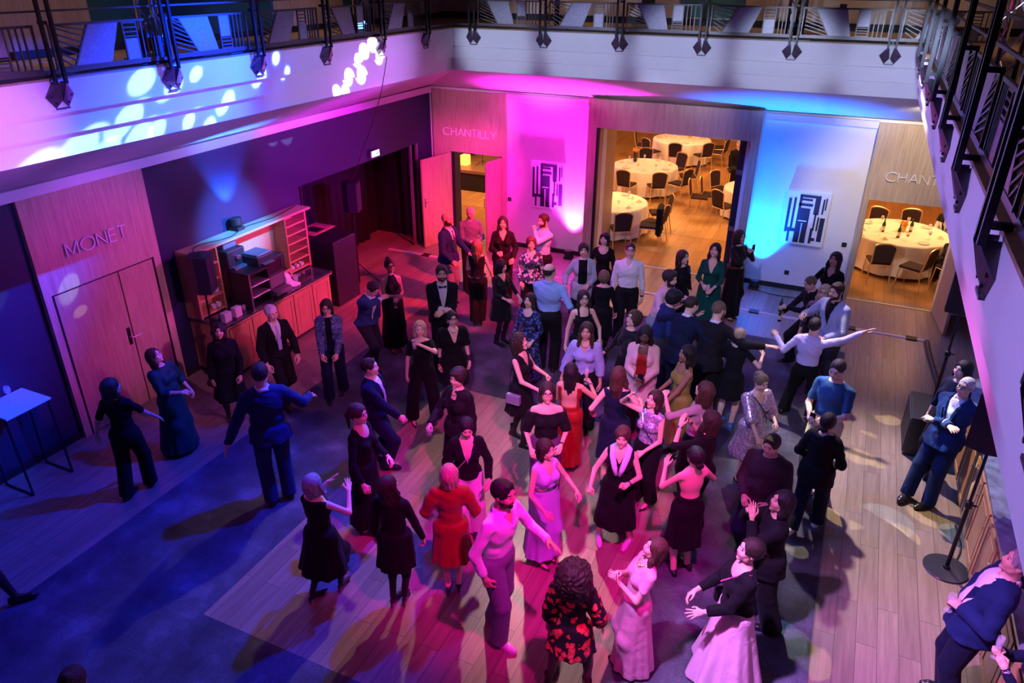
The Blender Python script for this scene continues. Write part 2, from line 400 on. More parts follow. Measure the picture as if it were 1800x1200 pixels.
# ---- hands (right hand: wrist at origin, fingers +Y, back of the hand +Z, thumb on -X)
HP = {'relax': ([28, 32, 36, 40], 6, 25), 'open': ([6, 5, 6, 8], 13, 5), 'fist': ([80, 82, 84, 86], 2, 55), 'grip': ([55, 56, 58, 60], 3, 50), 'point': ([4, 80, 82, 84], 3, 50), 'flat': ([10, 10, 10, 12], 3, 12)}
def make_hand(pose, left, res=.0042):
    curl, spread, th = HP[pose]
    f = Field((-.09, -.03, -.12), (.09, .21, .05), res)
    f.cone((0, -.02, 0), (0, .015, 0), .024, .026, .01)
    for x0 in (-.026, -.009, .009, .025): f.cone((x0*.7, .012, 0), (x0, .083-abs(x0+.008)*.25, 0), .0145, .0125, .012)
    for i, (x0, L) in enumerate(((-.029, 1.0), (-.0095, 1.1), (.0105, 1.02), (.029, .8))):
        p = np.array([x0, .086-abs(x0+.008)*.3, 0.]); a = 0; sp = math.radians((i-1.4)*spread*.8)
        for seg, (l, r1, r2) in enumerate(((.043*L, .0098, .009), (.027*L, .009, .0082), (.021*L, .0082, .0068))):
            a += math.radians(curl[i])*(1, 1.05, .7)[seg]
            d = np.array([math.sin(sp)*math.cos(a), math.cos(sp)*math.cos(a), -math.sin(a)]); q = p+d*l
            f.cone(p, q, r1, r2, .003); p = q
    t = math.radians(th); p = np.array([-.022, .022, -.004])
    q = p+np.array([-.032, .034, -.012-.012*math.sin(t)]); f.cone(p, q, .015, .0115, .01)
    q2 = q+np.array([-.012+.03*math.sin(t), .028, -.008-.02*math.sin(t)]); f.cone(q, q2, .0112, .0095, .003)
    q3 = q2+np.array([-.002+.03*math.sin(t), .022, -.004-.012*math.sin(t)]); f.cone(q2, q3, .0095, .0075, .003)
    V, F = f.net()
    if left: V = V*np.array([-1, 1, 1]); F = F[:, ::-1]
    return V, F
# ---- hair (same space as the head)
def make_hair(style, res=.0075):
    long_ = any(t in style for t in ('long', 'wavy', 'big', 'braid', 'pony', 'curly'))
    f = Field((-.2, -.24, -.46 if long_ else -.22), (.2, .15, .22), res)
    t = {'short': .010, 'crop': .005, 'fringe': .007, 'thin': .004}.get(style, .016)
    f.ell((0, -.016, .034), (.077+t, .097+t, .089+t), k=.01)
    x, y, z = f.pts()
    def cut(d): f.D = np.maximum(f.D, -d)
    def clear_face(w=.062, top=.062, zc=-.045, depth=.085):
        top += .016; cut(np.sqrt((x/w)**2+((y-.11)/depth)**2+((z-zc)/(top-zc))**2)*w-w)
    if style in ('short', 'crop', 'fringe', 'thin', 'quiff'):
        clear_face(.075, .068); cut(z+.052)        # open below the nape
        cut(np.maximum(z+.012, -(y+.03)))        # temples
        if style == 'fringe': cut(.05+.25*np.clip(-y-.02, 0, 1)-z)
        if style == 'short': f.cone((-.035, .052, .098), (.03, .055, .100), .016, .015, .02)
        if style == 'quiff': f.cone((-.035, .05, .105), (.035, .054, .105), .022, .02, .02); f.ell((0, 0, .088), (.07, .088, .046), k=.02)
    if style in ('shortw',):
        f.ell((0, -.02, .045), (.097, .115, .095), k=.02)
        for s in (-1, 1): f.cone((s*.075, .01, .03), (s*.078, -.005, -.035), .022, .016, .02)
        f.cone((0, -.075, .0), (0, -.07, -.07), .05, .035, .03); clear_face(.062, .058); f.cone((-.04, .068, .085), (.035, .075, .075), .02, .017, .02)
    if style in ('bob', 'bobfringe', 'bobwide'):
        w = .02 if style == 'bobwide' else 0
        for s in (-1, 1): f.cone((s*.07, -.005, .04), (s*(.082+w), .008, -.1), .032, .027+w*.6, .03)
        f.cone((0, -.075, .02), (0, -.075, -.1), .055, .05, .04); f.cone((-.05, -.06, -.03), (-.06, -.05, -.105), .045, .035, .03); f.cone((.05, -.06, -.03), (.06, -.05, -.105), .045, .035, .03)
        clear_face(.058, .064 if style != 'bobfringe' else .04)
        if style == 'bobfringe': f.cone((-.04, .078, .075), (.04, .078, .075), .02, .02, .02)
        cut(z+.125)
    if style in ('long', 'longfringe', 'verylong', 'wavy', 'longcurly', 'longpart', 'braids'):
        zb = {'verylong': -.40, 'braids': -.33}.get(style, -.27)
        for s in (-1, 1):
            f.cone((s*.068, -.01, .04), (s*.082, .0, -.1), .03, .027, .03)
            f.cone((s*.082, .0, -.1), (s*.088, .035 if style in ('wavy', 'longfringe', 'longpart') else -.03, zb*.8), .028, .018, .03)
            f.cone((s*.045, -.07, -.02), (s*.055, -.095, zb*.95), .045, .024, .04)
        f.cone((0, -.07, .02), (0, -.1, -.12), .058, .052, .04); f.cone((0, -.1, -.12), (0, -.115, zb), .052, .026, .04)
        clear_face(.056, .068 if style != 'longfringe' else .045)
        if style == 'longfringe': f.cone((-.038, .078, .078), (.038, .078, .078), .018, .018, .02)
        if style == 'wavy':
            for s in (-1, 1):
                for i in range(4): f.ell((s*(.088+.012*(i % 2)), .015, -.06-.05*i), (.026, .03, .036), k=.02)
    if style in ('curlybob', 'curly', 'bigcurly'):
        R = {'curlybob': .118, 'curly': .125, 'bigcurly': .195}[style]; zc = {'curlybob': .01, 'curly': -.02, 'bigcurly': -.03}[style]
        f.ell((0, -.035, zc), (R*.92, R*.95, R*1.02), k=.03)
        if style == 'bigcurly': f.ell((0, -.06, -.14), (.185, .13, .17), k=.05)
        if style == 'curly': f.ell((0, -.07, -.13), (.11, .075, .12), k=.05)
        clear_face(.06, .055, -.05, .1)
    if style in ('updo', 'ponytail', 'lowbun', 'highbun'):
        clear_face(.072, .066); cut(z+.058); cut(np.maximum(z+.005, -(y+.015)))
        if style == 'updo': f.ell((0, -.095, .07), (.05, .042, .045), k=.02); f.ell((.02, -.07, .105), (.04, .035, .03), k=.02); f.ell((-.025, -.085, .1), (.03, .03, .03), k=.02)
        if style == 'highbun': f.ell((0, -.06, .13), (.042, .042, .04), k=.012)
        if style == 'lowbun': f.ell((0, -.125, -.03), (.046, .036, .04), k=.012)
        if style == 'ponytail': f.cone((0, -.11, .03), (0, -.15, -.02), .025, .033, .02); f.cone((0, -.15, -.02), (0, -.145, -.2), .033, .014, .02)
    if style == 'scarf':
        for s in (-1, 1): f.cone((s*.06, .01, .03), (s*.065, .03, -.1), .034, .032, .03)
        f.cone((0, -.06, 0), (0, -.05, -.15), .07, .085, .04); clear_face(.05, .06)
    if style in ('curlybob', 'curly', 'bigcurly', 'wavy', 'updo', 'shortw'):
        a = {'bigcurly': .017, 'updo': .004, 'shortw': .0035, 'wavy': .004}.get(style, .008); q = 62 if style == 'bigcurly' else 80
        f.D = f.D+a*(np.sin(x*q+3*np.sin(z*31))*np.sin(y*q*.93+2*np.sin(x*27))*np.sin(z*q*.9+1+2*np.sin(y*29)))
    elif style not in ('crop', 'thin', 'fringe', 'scarf'):
        th = np.arctan2(x, -y); f.D = f.D+.0022*np.sin(th*17+z*20)*np.clip(.14-z, 0, .2)*8
    # clear the skull so that hair is a shell, never through the face
    return f.net()
HEADS = {}; HANDS = {}; HAIRS = {}
def head_of(male):
    if male not in HEADS: HEADS[male] = make_head(male)
    return HEADS[male]
def hand_of(pose, left):
    if (pose, left) not in HANDS: HANDS[(pose, left)] = make_hand(pose, left)
    return HANDS[(pose, left)]
def hair_of(style):
    if style not in HAIRS: HAIRS[style] = make_hair(style)
    return HAIRS[style]
SKIN = {'light': (.70, .44, .33), 'tan': (.52, .31, .21), 'brown': (.28, .15, .09), 'dark': (.11, .055, .035), 'pale': (.78, .53, .43)}
def skin(t): return plain('skin_'+t, SKIN[t], .5, bump=.05, bscale=150)
HAIRC = {'black': (.012, .010, .012), 'dark': (.03, .018, .014), 'brown': (.035, .021, .016), 'chestnut': (.065, .033, .022), 'blond': (.42, .32, .20), 'darkblond': (.17, .115, .065), 'grey': (.30, .31, .34), 'white': (.65, .65, .68), 'red': (.12, .04, .03)}
ARMS = {'down': (.25, .05, .82), 'belly': (.07, .29, 1.08), 'bent': (.2, .33, 1.06), 'chest': (.06, .23, 1.24), 'chin': (.05, .19, 1.47), 'mouth': (.05, .2, 1.55), 'clap': (.035, .33, 1.24), 'claphigh': (.04, .30, 1.42), 'out': (.52, .12, 1.08), 'lowout': (.42, .10, .92),
        'up': (.27, .22, 1.78), 'wide': (.70, .05, 1.40), 'hip': (.24, .0, 1.02), 'cross': (-.10, .23, 1.16), 'fwd': (.18, .52, 1.30), 'low': (.12, .22, .86), 'phone': (.1, .30, 1.40), 'head': (.10, .08, 1.72), 'shoulder': (.62, .22, 1.42), 'clasp': (.03, .26, .98), 'back': (.30, -.18, .95), 'table': (.2, .30, .95)}
def ik(a, t, l1, l2, pole):
    a = np.array(a, float); t = np.array(t, float); d = t-a; L = np.linalg.norm(d); mx = (l1+l2)*.995
    if L > mx: t = a+d/L*mx; d = t-a; L = mx
    if L < .12: L = .12
    u = d/np.linalg.norm(d); p = np.array(pole, float); p = p-u*(p@u); p /= (np.linalg.norm(p)+1e-9)
    c = (l1*l1+L*L-l2*l2)/(2*L); h = math.sqrt(max(l1*l1-c*c, 0))
    return a+u*c+p*h, t
LEGS = {'stand': ((.1, .02, 0, 8), (-.1, -.02, 0, -8)), 'step': ((.1, .14, 0, 5), (-.1, -.14, 0, -10)), 'stepl': ((.1, -.14, 0, 10), (-.1, .14, 0, -5)), 'wide': ((.2, .02, 0, 15), (-.2, .0, 0, -15)), 'close': ((.06, .02, 0, 6), (-.06, -.02, 0, -6)),
        'cross': ((.0, .12, 0, 15), (-.07, -.03, 0, 0)), 'walk': ((.09, .22, 0, 0), (-.09, -.24, .07, 0)), 'walkl': ((.09, -.24, .07, 0), (-.09, .22, 0, 0)), 'kick': ((.1, .02, 0, 5), (-.12, -.34, .28, 0)), 'sit': ((.12, .42, 0, 5), (-.12, .42, 0, -5)), 'lean': ((.12, .26, 0, 12), (-.12, .16, 0, -10))}
class Fig: pass
def figure_pose(male, H, arms, legs, lean=(0, 0, 0), head=(0, 0, 0), build=1.0, heel=0.0, drop=0.0, seat=False):
    """joint positions in the figure's own space: +Y ahead, +X its right"""
    g = Fig(); s = H/1.75; g.s = s; g.male = male; g.b = build; g.heel = heel
    g.piv = np.array([0, 0, .97*s+heel*.75-drop]); g.M = rot(*rad(-lean[0], lean[1], lean[2]))
    g.Mh = rot(*rad(-lean[0]*.45, lean[1]*.45, lean[2]*.5))
    def T(p, M=None):
        p = np.array(p, float)*s; p[2] -= .97*s; return g.piv+(g.M if M is None else M)@p
    g.T = T
    sw = (.176 if male else .153)*(.7+.3*build)
    g.neck = T((0, -.015, 1.49)); hd = g.M@rot(*rad(head[0]+8, head[1], head[2]))
    g.HM = hd; g.head = g.neck+g.M@(np.array([0, .012, .035])*s)+hd@(np.array([0, .012, .108])*s)
    g.sh = {}; g.el = {}; g.wr = {}; g.hd = {}
    for k, sg in (('R', 1), ('L', -1)):
        a = arms[0] if k == 'R' else arms[1]
        a = a if isinstance(a, dict) else {'p': a}
        t = ARMS[a['p']] if isinstance(a['p'], str) else a['p']
        t = np.array(t, float)*np.array([sg, 1, 1])
        g.sh[k] = T((sg*sw, -.01, 1.398)); tt = T(t)
        pole = np.array(a.get('pole', (.6, -.55, -.7)))*np.array([sg, 1, 1])
        g.el[k], g.wr[k] = ik(g.sh[k], tt, .29*s, .255*s, g.M@pole)
        fd = g.wr[k]-g.el[k]; fd /= np.linalg.norm(fd)
        if 'hd' in a: fd2 = g.M@(np.array(a['hd'], float)*np.array([sg, 1, 1])); fd = fd2/np.linalg.norm(fd2)
        bk = np.array(a.get('bk', (.9, .2, .35) if t[1] < .15 and t[2] < 1.2 else (.55, .25, .75)))*np.array([sg, 1, 1]); bk = g.M@bk
        bk = bk-fd*(bk@fd); bk /= np.linalg.norm(bk)+1e-9
        g.hd[k] = (np.stack([np.cross(fd, bk), fd, bk], 1), a.get('h', 'relax'))
    g.hip = {}; g.kn = {}; g.an = {}; g.ft = {}
    L = LEGS[legs] if isinstance(legs, str) else legs
    for k, sg, q in (('R', 1, L[0]), ('L', -1, L[1])):
        g.hip[k] = g.piv+np.array([sg*.088*s*(.6+.4*build), 0, -.045*s])
        an = np.array([q[0]*s, q[1]*s-.02, .085*s+heel+q[2]])
        g.kn[k], g.an[k] = ik(g.hip[k], an, .43*s, .43*s, (sg*.12, 1, 0) if not seat else (sg*.1, 1, .6))
        g.ft[k] = (math.radians(-q[3]*1.0), (35 if q[2] > .15 else 18 if q[2] > .03 else 0))
    return g
def body_fields(f, g, e=0.0, arms=1, torso=True, legs=1, slv=(1, 1), sle=None, lege=None, k=.03, neck=True, feet=True, legend=1.0, legflare=0.0):
    s = g.s; b = g.b; T = g.T; m = g.male; E = e
    if torso:
        cw = (.168 if m else .142)*b; ww = (.145 if m else .118)*b; pw = (.155 if m else .155)*(.5+.5*b)
        I = np.eye(3); zz = g.piv[2]-.97*s
        def EL(c, r, M): f.ell(g.piv+np.array([c[0]*s, c[1]*s, (c[2]-.97)*s]), [x*s+E for x in r], M, k, g.piv)
        EL((0, 0, .955), (pw, .115*(.6+.4*b), .125), I)
        for sg in (-1, 1): f.ell(g.piv+np.array([sg*.07*s, -.045*s, -.05*s]), [(.083 if m else .08)*s*(.6+.4*b)+E]*3, None, k)
        EL((0, .005 if b < 1.15 else .03, 1.10), (ww, .098*b, .17), g.Mh)
        EL((0, .0, 1.30), (cw, (.115 if m else .1)*(.5+.5*b), .19), g.M)
        if not m:
            for sg in (-1, 1): EL((sg*.068, .075, 1.275), (.062*b, .058*b, .06*b), g.M)
        for sg in (-1, 1): f.cone(T((sg*.02, -.012, 1.435)), T((sg*(.145 if m else .122), -.01, 1.398)), .058*s+E*.8, .047*s+E*.8, k)
        if neck: f.cone(T((0, -.02, 1.41)), T((0, -.014, 1.53)), (.075 if m else .06)*s+E, (.053 if m else .045)*s+E*.5, k)
    if arms:
        for i, K in enumerate('RL'):
            L = slv[i]
            if L <= 0: continue
            u = (.047 if m else .040)*s*(.6+.4*b); el = (.038 if m else .033)*s*(.6+.4*b); w = (.027 if m else .023)*s
            ee = E if sle is None else sle
            sh, eb, wr = g.sh[K], g.el[K], g.wr[K]
            if L <= .5:
                q = sh+(eb-sh)*(L/.5); f.cone(sh, q, u+ee, u+(el-u)*(L/.5)+ee, k*.7, cap=e > 0)
            else:
                f.cone(sh, eb, u+ee, el+ee, k*.7); q = eb+(wr-eb)*((L-.5)/.5); f.cone(eb, q, el+ee, el+(w-el)*((L-.5)/.5)+ee*(1 if e else 0), k*.4, cap=e > 0)
    if legs:
        for K in 'RL':
            le = E if lege is None else lege
            hp, kn, an = g.hip[K], g.kn[K], g.an[K]; bb = .6+.4*b
            th, kk, aa = (.083*s*bb, .054*s*bb, .036*s)
            f.cone(hp, kn, th+le, kk+le+legflare*.4, k)
            end = an if legend >= 1 else kn+(an-kn)*legend
            if legs == 1 and e == 0:
                f.cone(kn, kn+(an-kn)*.45+np.array([0, -.012*s, 0]), kk, .05*s*bb, .02); f.cone(kn+(an-kn)*.35+np.array([0, -.01, 0]), an, .048*s*bb, aa, .02)
            elif legend > 0: f.cone(kn, end+np.array([0, 0, -.03*(legend >= 1)]), kk+le+legflare*.4, aa+le+.012+legflare, .02, cap=True)
            if feet and e == 0:
                a, p = g.ft[K]; h = max(g.heel, 0); d = np.array([math.sin(a), math.cos(a), 0]); dz = -(.05*s+h*.9)-math.sin(math.radians(p))*.1
                f.cone(an+np.array([0, 0, -.02]), an+d*.1+np.array([0, 0, dz]), .032*s, .026*s, .02); f.cone(an+d*.1+np.array([0, 0, dz]), an+d*.15+np.array([0, 0, dz-.004]), .026*s, .018*s, .015)
def bounds(g, pad=.22):
    P = [g.head, g.piv]+list(g.el.values())+list(g.wr.values())+list(g.kn.values())+list(g.an.values())+list(g.sh.values())
    P = np.array(P); return P.min(0)-pad, P.max(0)+pad
def loc_of(f, g, M=None):
    """grid coordinates in the torso's neutral frame (metres at 1.75 m height)"""
    x, y, z = f.pts(); M = g.M if M is None else M; x, y, z = x-g.piv[0], y-g.piv[1], z-g.piv[2]
    return ((M[0, 0]*x+M[1, 0]*y+M[2, 0]*z)/g.s, (M[0, 1]*x+M[1, 1]*y+M[2, 1]*z)/g.s, (M[0, 2]*x+M[1, 2]*y+M[2, 2]*z)/g.s+.97)
def neck_cut(f, g, kind):
    if kind is None: return
    x, y, z = loc_of(f, g); D = f.D; ax = np.abs(x)
    def cut(d): f.D = np.maximum(f.D, d*g.s)
    if isinstance(kind, tuple) and kind[0] == 'v':
        z0 = kind[1]; w = kind[2] if len(kind) > 2 else .085
        cut(np.minimum(np.minimum(z-z0, y), (w*(z-z0)/(1.47-z0)-ax)*.9)); cut(np.minimum(z-1.475, .075-np.sqrt(x*x+y*y)))
    elif kind == 'crew': cut(np.minimum(z-1.47, .085-np.sqrt(x*x+y*y)))
    elif kind == 'scoop': cut(.105-np.sqrt(x**2+(y-.07)**2+((z-1.475)*.9)**2)); cut(np.minimum(z-1.475, .1-np.sqrt(x*x+y*y)))
    elif kind == 'boat': cut(np.minimum(z-1.445+0*x, .15-ax))
    elif kind == 'off': cut(z-1.385+0*x+.03*np.clip(y*8, -1, 1)*0)
    elif kind == 'strap': cut(np.minimum(z-1.36-.25*np.clip(ax-.05, 0, 1)+0*y, np.maximum(.070-ax, ax-.098))); cut(np.minimum(z-1.3, ax-.135))
    elif kind == 'strapless': cut(z-1.335+0*x+0*y)
    elif kind == 'halter': cut(np.minimum(z-1.12+0*x, -y+.0)); cut(np.minimum(z-1.25, ax-.055-(1.47-z)*.42)); cut(np.minimum(z-1.475, .055-np.sqrt(x*x+y*y)))
    elif kind == 'open_back': cut(np.minimum(np.minimum(z-1.1, -y), .11-ax)); cut(np.minimum(z-1.38-.25*np.clip(ax-.05, 0, 1), np.maximum(.06-ax, ax-.088)))
def top_cut(f, g, hem, M=None):
    x, y, z = loc_of(f, g, g.Mh if M is None else M); f.D = np.maximum(f.D, (hem-z+0*x+0*y)*g.s)
def skirt_field(f, g, top, hem, rw, rh, folds=9, amp=.05, k=.03, sway=(0, 0)):
    x, y, z = f.pts(); s = g.s; z1 = g.piv[2]+(top-.97)*s; z0 = hem*s+g.heel*.5
    fc = (g.an['R']+g.an['L'])/2; t = np.clip((z1-z)/(z1-z0), 0, 1)
    cx = g.piv[0]*(1-t)+(fc[0]*min(1, 1.1-hem)+sway[0])*t; cy = g.piv[1]*(1-t)+(fc[1]*min(1, 1.1-hem)+sway[1])*t
    hipz = .55; rr = rw+(rh-rw)*t**.9
    ay = rr*(.74+.14*t)
    X = (x-cx)/(rr*s); Y = (y-cy)/(ay*s); th = np.arctan2(X, Y); q = np.sqrt(X*X+Y*Y)
    w = 1+amp*t*np.sin(th*folds+1.3*np.sin(th*2))+amp*.5*t*np.sin(th*(folds+6)+2)
    d = (q/w-1)*np.minimum(rr, ay)*s*.9; d = np.maximum(np.maximum(d, z0-z), z-z1)
    f.D = smin(f.D, d.astype(np.float32), k)
    for K in 'RL':
        hp, kn, an = g.hip[K], g.kn[K], g.an[K]
        f.cone(hp, kn, .080*s+.012, .050*s+.016, .06)
        if hem < .5: f.cone(kn, an, .050*s+.016, .05, .07)
    f.D = np.maximum(f.D, (z0-z)+0*x+0*y)
def shoe_mesh(kind, g, K, res=.008):
    s = g.s; a, p = g.ft[K]; an = g.an[K]; h = g.heel
    f = Field((-.06, -.11, -.14-h), (.06, .23, .09), res)
    gl = -(.085*s+h)  # ground below the ankle
    w = 1.12 if kind == 'sneaker' else 1.0 if g.male else .86
    if kind == 'heel':
        f.cone((0, -.035, gl+h+.03), (0, .01, gl+h+.02), .026*w, .026*w, .015); f.cone((0, .0, gl+h+.012), (0, .115, gl+.018), .024*w, .032*w, .02); f.cone((0, .115, gl+.018), (0, .185, gl+.014), .032*w, .012, .02)
        x, y, z = f.pts(); f.D = np.maximum(f.D, np.minimum(np.minimum(z-(gl+.04)-h*np.clip((.08-y)/.1, 0, 1)*.9, y+.02), .13-y)-0*x)
        f.cone((0, -.045, gl+h+.02), (0, -.05, gl+.004), .013, .006, .008)
    else:
        top = {'flat': .04, 'loafer': .055, 'sneaker': .07, 'dress': .06, 'boot': .16}[kind]
        f.cone((0, -.045, gl+.04), (0, .03, gl+.05), .036*w, .036*w, .02); f.cone((0, .03, gl+.045), (0, .13, gl+.03), .036*w, .037*w, .02); f.cone((0, .13, gl+.03), (0, .18, gl+.026), .036*w, .025*w, .02)
        if kind in ('sneaker', 'boot', 'dress'): f.cone((0, -.02, gl+.05), (0, -.015, gl+top+.03), .04*w, .04*w, .02, cap=True)
        x, y, z = f.pts(); f.D = np.maximum(f.D, gl-z+0*x+0*y)
        f.cone((0, -.05, gl+.010), (0, .15, gl+.010), .034*w, .036*w, .004); f.D = np.maximum(f.D, gl-z+0*x+0*y)
    V, F = f.net(); M = rot(0, 0, -a)
    if p: M = M@rot(math.radians(-p))
    return (V@M.T)+an, F
SHOEC = {}
def gmesh(g, fn, res, name, mat, root, k=None):
    lo, hi = bounds(g); lo[2] = max(lo[2], -.02); f = Field(lo, hi, res); fn(f)
    V, F = f.net()
    if len(V) == 0: return None
    me = np_mesh(name, V, F); return link(name, me, mat, root)
def ring_mesh(mb, c, R, r, M, n=14, m=5, sx=1):
    v = []; fcs = []
    for i in range(n):
        a = 2*PI*i/n
        for j in range(m):
            b = 2*PI*j/m; p = np.array([(R+r*math.cos(b))*math.cos(a)*sx, r*math.sin(b), (R+r*math.cos(b))*math.sin(a)]); v.append(tuple(np.array(c)+M@p))
    for i in range(n):
        for j in range(m): fcs.append((i*m+j, i*m+(j+1) % m, ((i+1) % n)*m+(j+1) % m, ((i+1) % n)*m+j))
    mb.add(v, fcs)
PEOPLE = []
def person(label, at, H, face, male=False, hair=('long', 'brown'), sk='light', arms=('down', 'down'), legs='stand', lean=(0, 0, 0), head=(0, 0, 0), build=1.0, heel=0.0, drop=0.0,
           wear=(), shoes=('flat', (.01, .01, .012)), tights=None, glasses=None, beard=None, extras=(), group=None, foot_at=None, seat=False, pos=None, fy=None):
    """at = where the head stands in view (its real place follows from the head's height over the floor)"""
    if fy:      # height from the feet's place on the floor
        a0, b0 = 1.1, 2.0
        for _ in range(30):
            hm = (a0+b0)/2; q = sight(at[0], at[1], 2, hm)
            if proj((q[0], q[1], 0))[1] < fy: a0 = hm
            else: b0 = hm
        g = figure_pose(male, H, arms, legs, lean, head, build, heel, drop, seat); H = min(1.88, H*(hm-heel*.75)/(g.head[2]-heel*.75)); Hm = 1.66 if male else 1.53
        if H < Hm: drop = min(.10 if male else .04, (Hm-H)*.95); H = Hm
    g = figure_pose(male, H, arms, legs, lean, head, build, heel, drop, seat)
    hz = g.head[2]
    if at is not None and at[0] == 'foot':
        q = sight(at[1], at[2], 2, 0); pos = (q[0], q[1])
    if pos is None:
        P = sight(at[0], at[1], 2, hz)
    else: P = np.array([pos[0], pos[1], hz])
    dv = P[:2]/np.linalg.norm(P[:2]); a = math.radians(face)
    fw = -dv*math.cos(a)+np.array([dv[1], -dv[0]])*math.sin(a)
    rz = math.atan2(fw[1], fw[0])-PI/2; Rz = rot(0, 0, rz)
    P0 = P
    root_loc = (P-Rz@g.head)*np.array([1, 1, 0]) if pos is None else np.array([pos[0], pos[1], 0])
    dist = float(np.linalg.norm(P-EYE)); res = .0105 if dist < 9.5 else .0125 if dist < 12.5 else .0145 if dist < 17 else .02
    sm = skin(sk); hc = hair[1] if hair else 'dark'
    # body
    lo, hi = bounds(g); f = Field(lo, hi, res*1.1); body_fields(f, g)
    V, F = f.net(); c = V[F].mean(1)
    mi = np.where(c[:, 2] < .95*g.s, 1, 0)
    hV, hF, hm = head_of(male)
    if beard: hm = beard_mi(hV, hF, hm, beard == 'full')
    hs = g.s*(1.0 if male else 1.0)
    parts = [(V, F, mi), (hV*hs@g.HM.T+g.head, hF, hm)]
    for K in 'RL':
        M, ps = g.hd[K]; a_, b_ = hand_of(ps, K == 'L'); parts.append((a_*g.s*(1.0 if male else .9)@M.T+g.wr[K], b_, np.zeros(len(b_), int)))
    V = np.vstack([p[0] for p in parts]); n = 0; FF = []
    for p in parts: FF.append(p[1]+n); n += len(p[0])
    F = np.vstack(FF); mi = np.concatenate([p[2] for p in parts])
    me = np_mesh('person', V, F, mi)
    tm = sm if not tights else plain('tights_'+tights, {'black': (.012, .01, .014), 'sheer': (.12, .06, .06)}[tights], .55)
    lip = plain('lips_'+sk, tuple(SKIN[sk][i]*(.85, .42, .45)[i] for i in range(3)), .35)
    root = link('person', me, [sm, tm, lip, plain('eye_white', (.75, .73, .72), .2), plain('iris', (.03, .02, .015), .15), hair_mat(hc, HAIRC[hc])])
    root.location = root_loc; root.rotation_euler = (0, 0, rz)
    tag(root, label, 'person', group)
    if hair and hair[0] != 'bald':
        a_, b_ = hair_of(hair[0]); link('hair', np_mesh('hair', a_*hs@g.HM.T+g.head, b_), hair_mat(hc, HAIRC[hc]), root)
    g.root = root; g.Rz = Rz; g.loc = root_loc; g.res = res
    names = {}
    for w in wear:
        kind, mat = w[0], w[1]; o = dict(w[2]) if len(w) > 2 else {}
        nmn = o.get('name', kind)
        if kind == 'trousers':
            def fn(f, o=o):
                body_fields(f, g, e=o.get('e', .019), arms=0, torso=True, legs=2, lege=o.get('e', .019)+o.get('ease', .008), legflare=o.get('flare', .01), legend=o.get('len', 1.0), k=.025)
                x, y, z = loc_of(f, g, np.eye(3)); f.D = np.maximum(f.D, (z-o.get('top', 1.04)+0*x+0*y)*g.s)
        elif kind == 'skirt':
            def fn(f, o=o):
                body_fields(f, g, e=.019, arms=0, torso=True, legs=0)
                x, y, z = loc_of(f, g, np.eye(3)); f.D = np.maximum(f.D, (z-o.get('top', 1.06)+0*x+0*y)*g.s)
                skirt_field(f, g, o.get('stop', .98), o.get('hem', .5), o.get('rw', .17), o.get('rh', .25), o.get('folds', 9), o.get('amp', .05), sway=o.get('sway', (0, 0)))
        else:   # tops, dresses, shirts, jackets
            def fn(f, o=o, kind=kind):
                e = o.get('e', .03 if kind in ('jacket', 'coat') else .014); sl = o.get('sl', (1, 1)); sl = sl if isinstance(sl, tuple) else (sl, sl)
                body_fields(f, g, e=e, slv=sl, sle=o.get('sle', e*.75), legs=0, k=.03, arms=1, neck=o.get('collar', False))
                if o.get('puff'):
                    for K in 'RL': f.ell(g.sh[K]+(g.el[K]-g.sh[K])*.35, (.075*g.s,)*3, k=.04)
                nk = o.get('neck', 'crew')
                if kind == 'jacket' and 'neck' not in o: nk = ('v', o.get('v', 1.12), .075)
                neck_cut(f, g, nk)
                if o.get('open'):      # worn unfastened
                    x, y, z = loc_of(f, g); w0 = o['open']; f.D = np.maximum(f.D, np.minimum(np.minimum(y, w0+.02*(1.2-z)-np.abs(x)), 1.47-z)*g.s)
                if 'skirt' in o: 
                    q = o['skirt']; skirt_field(f, g, q.get('top', 1.0), q['hem'], q.get('rw', .17), q.get('rh', .26), q.get('folds', 9), q.get('amp', .05), sway=q.get('sway', (0, 0)))
                else:
                    hm_ = o.get('hem', .86 if kind in ('jacket', 'coat', 'cardigan') else .985)
                    if hm_ < .90: skirt_field(f, g, 1.02, hm_, (.165 if male else .165)*(.5+.5*build)+e*.9, (.19 if male else .185)*(.5+.5*build)+e*1.0, 5, .03, k=.05)
                    top_cut(f, g, hm_, np.eye(3) if hm_ < 1 else None)
                x, y, z = loc_of(f, g); q_ = len(PEOPLE)*1.7
                wz = np.clip((z-1.0)*8, 0, 1)*.85+.15*(1-np.clip((z-1.0)*8, 0, 1)) if 'skirt' in o else 1.0
                f.D = f.D+.0032*wz*(np.sin(21*x+4*np.sin(9*z+q_)+14*z)*np.sin(33*z+3*np.sin(11*y+q_)+9*x)+.6*np.sin(47*z+5*np.sin(8*x+q_)+20*y))
        ob = gmesh(g, fn, res, nmn, mat, root); names[nmn] = ob
        if kind == 'jacket' and o.get('lapel', True) and not o.get('open_only'):
            mb = MB(); v0 = o.get('v', 1.12)
            for sg in (-1, 1):
                yy = (.125 if male else .115)*build+.018; P4 = [(.012, v0+.0, yy), (.075, 1.44, .06), (.125, 1.38, .085), (.085, 1.33, yy-.005), (.052, v0+.05, yy+.004)]
                vs = [g.T((sg*a_, c_, b_)) for a_, b_, c_ in P4]+[g.T((sg*a_, c_-.012, b_)) for a_, b_, c_ in P4]
                n5 = 5; mb.add(vs, [tuple(range(5)), tuple(range(9, 4, -1))]+[(i, (i+1) % 5, 5+(i+1) % 5, 5+i) for i in range(5)])
            lp = mb.obj('lapel', mat, ob)
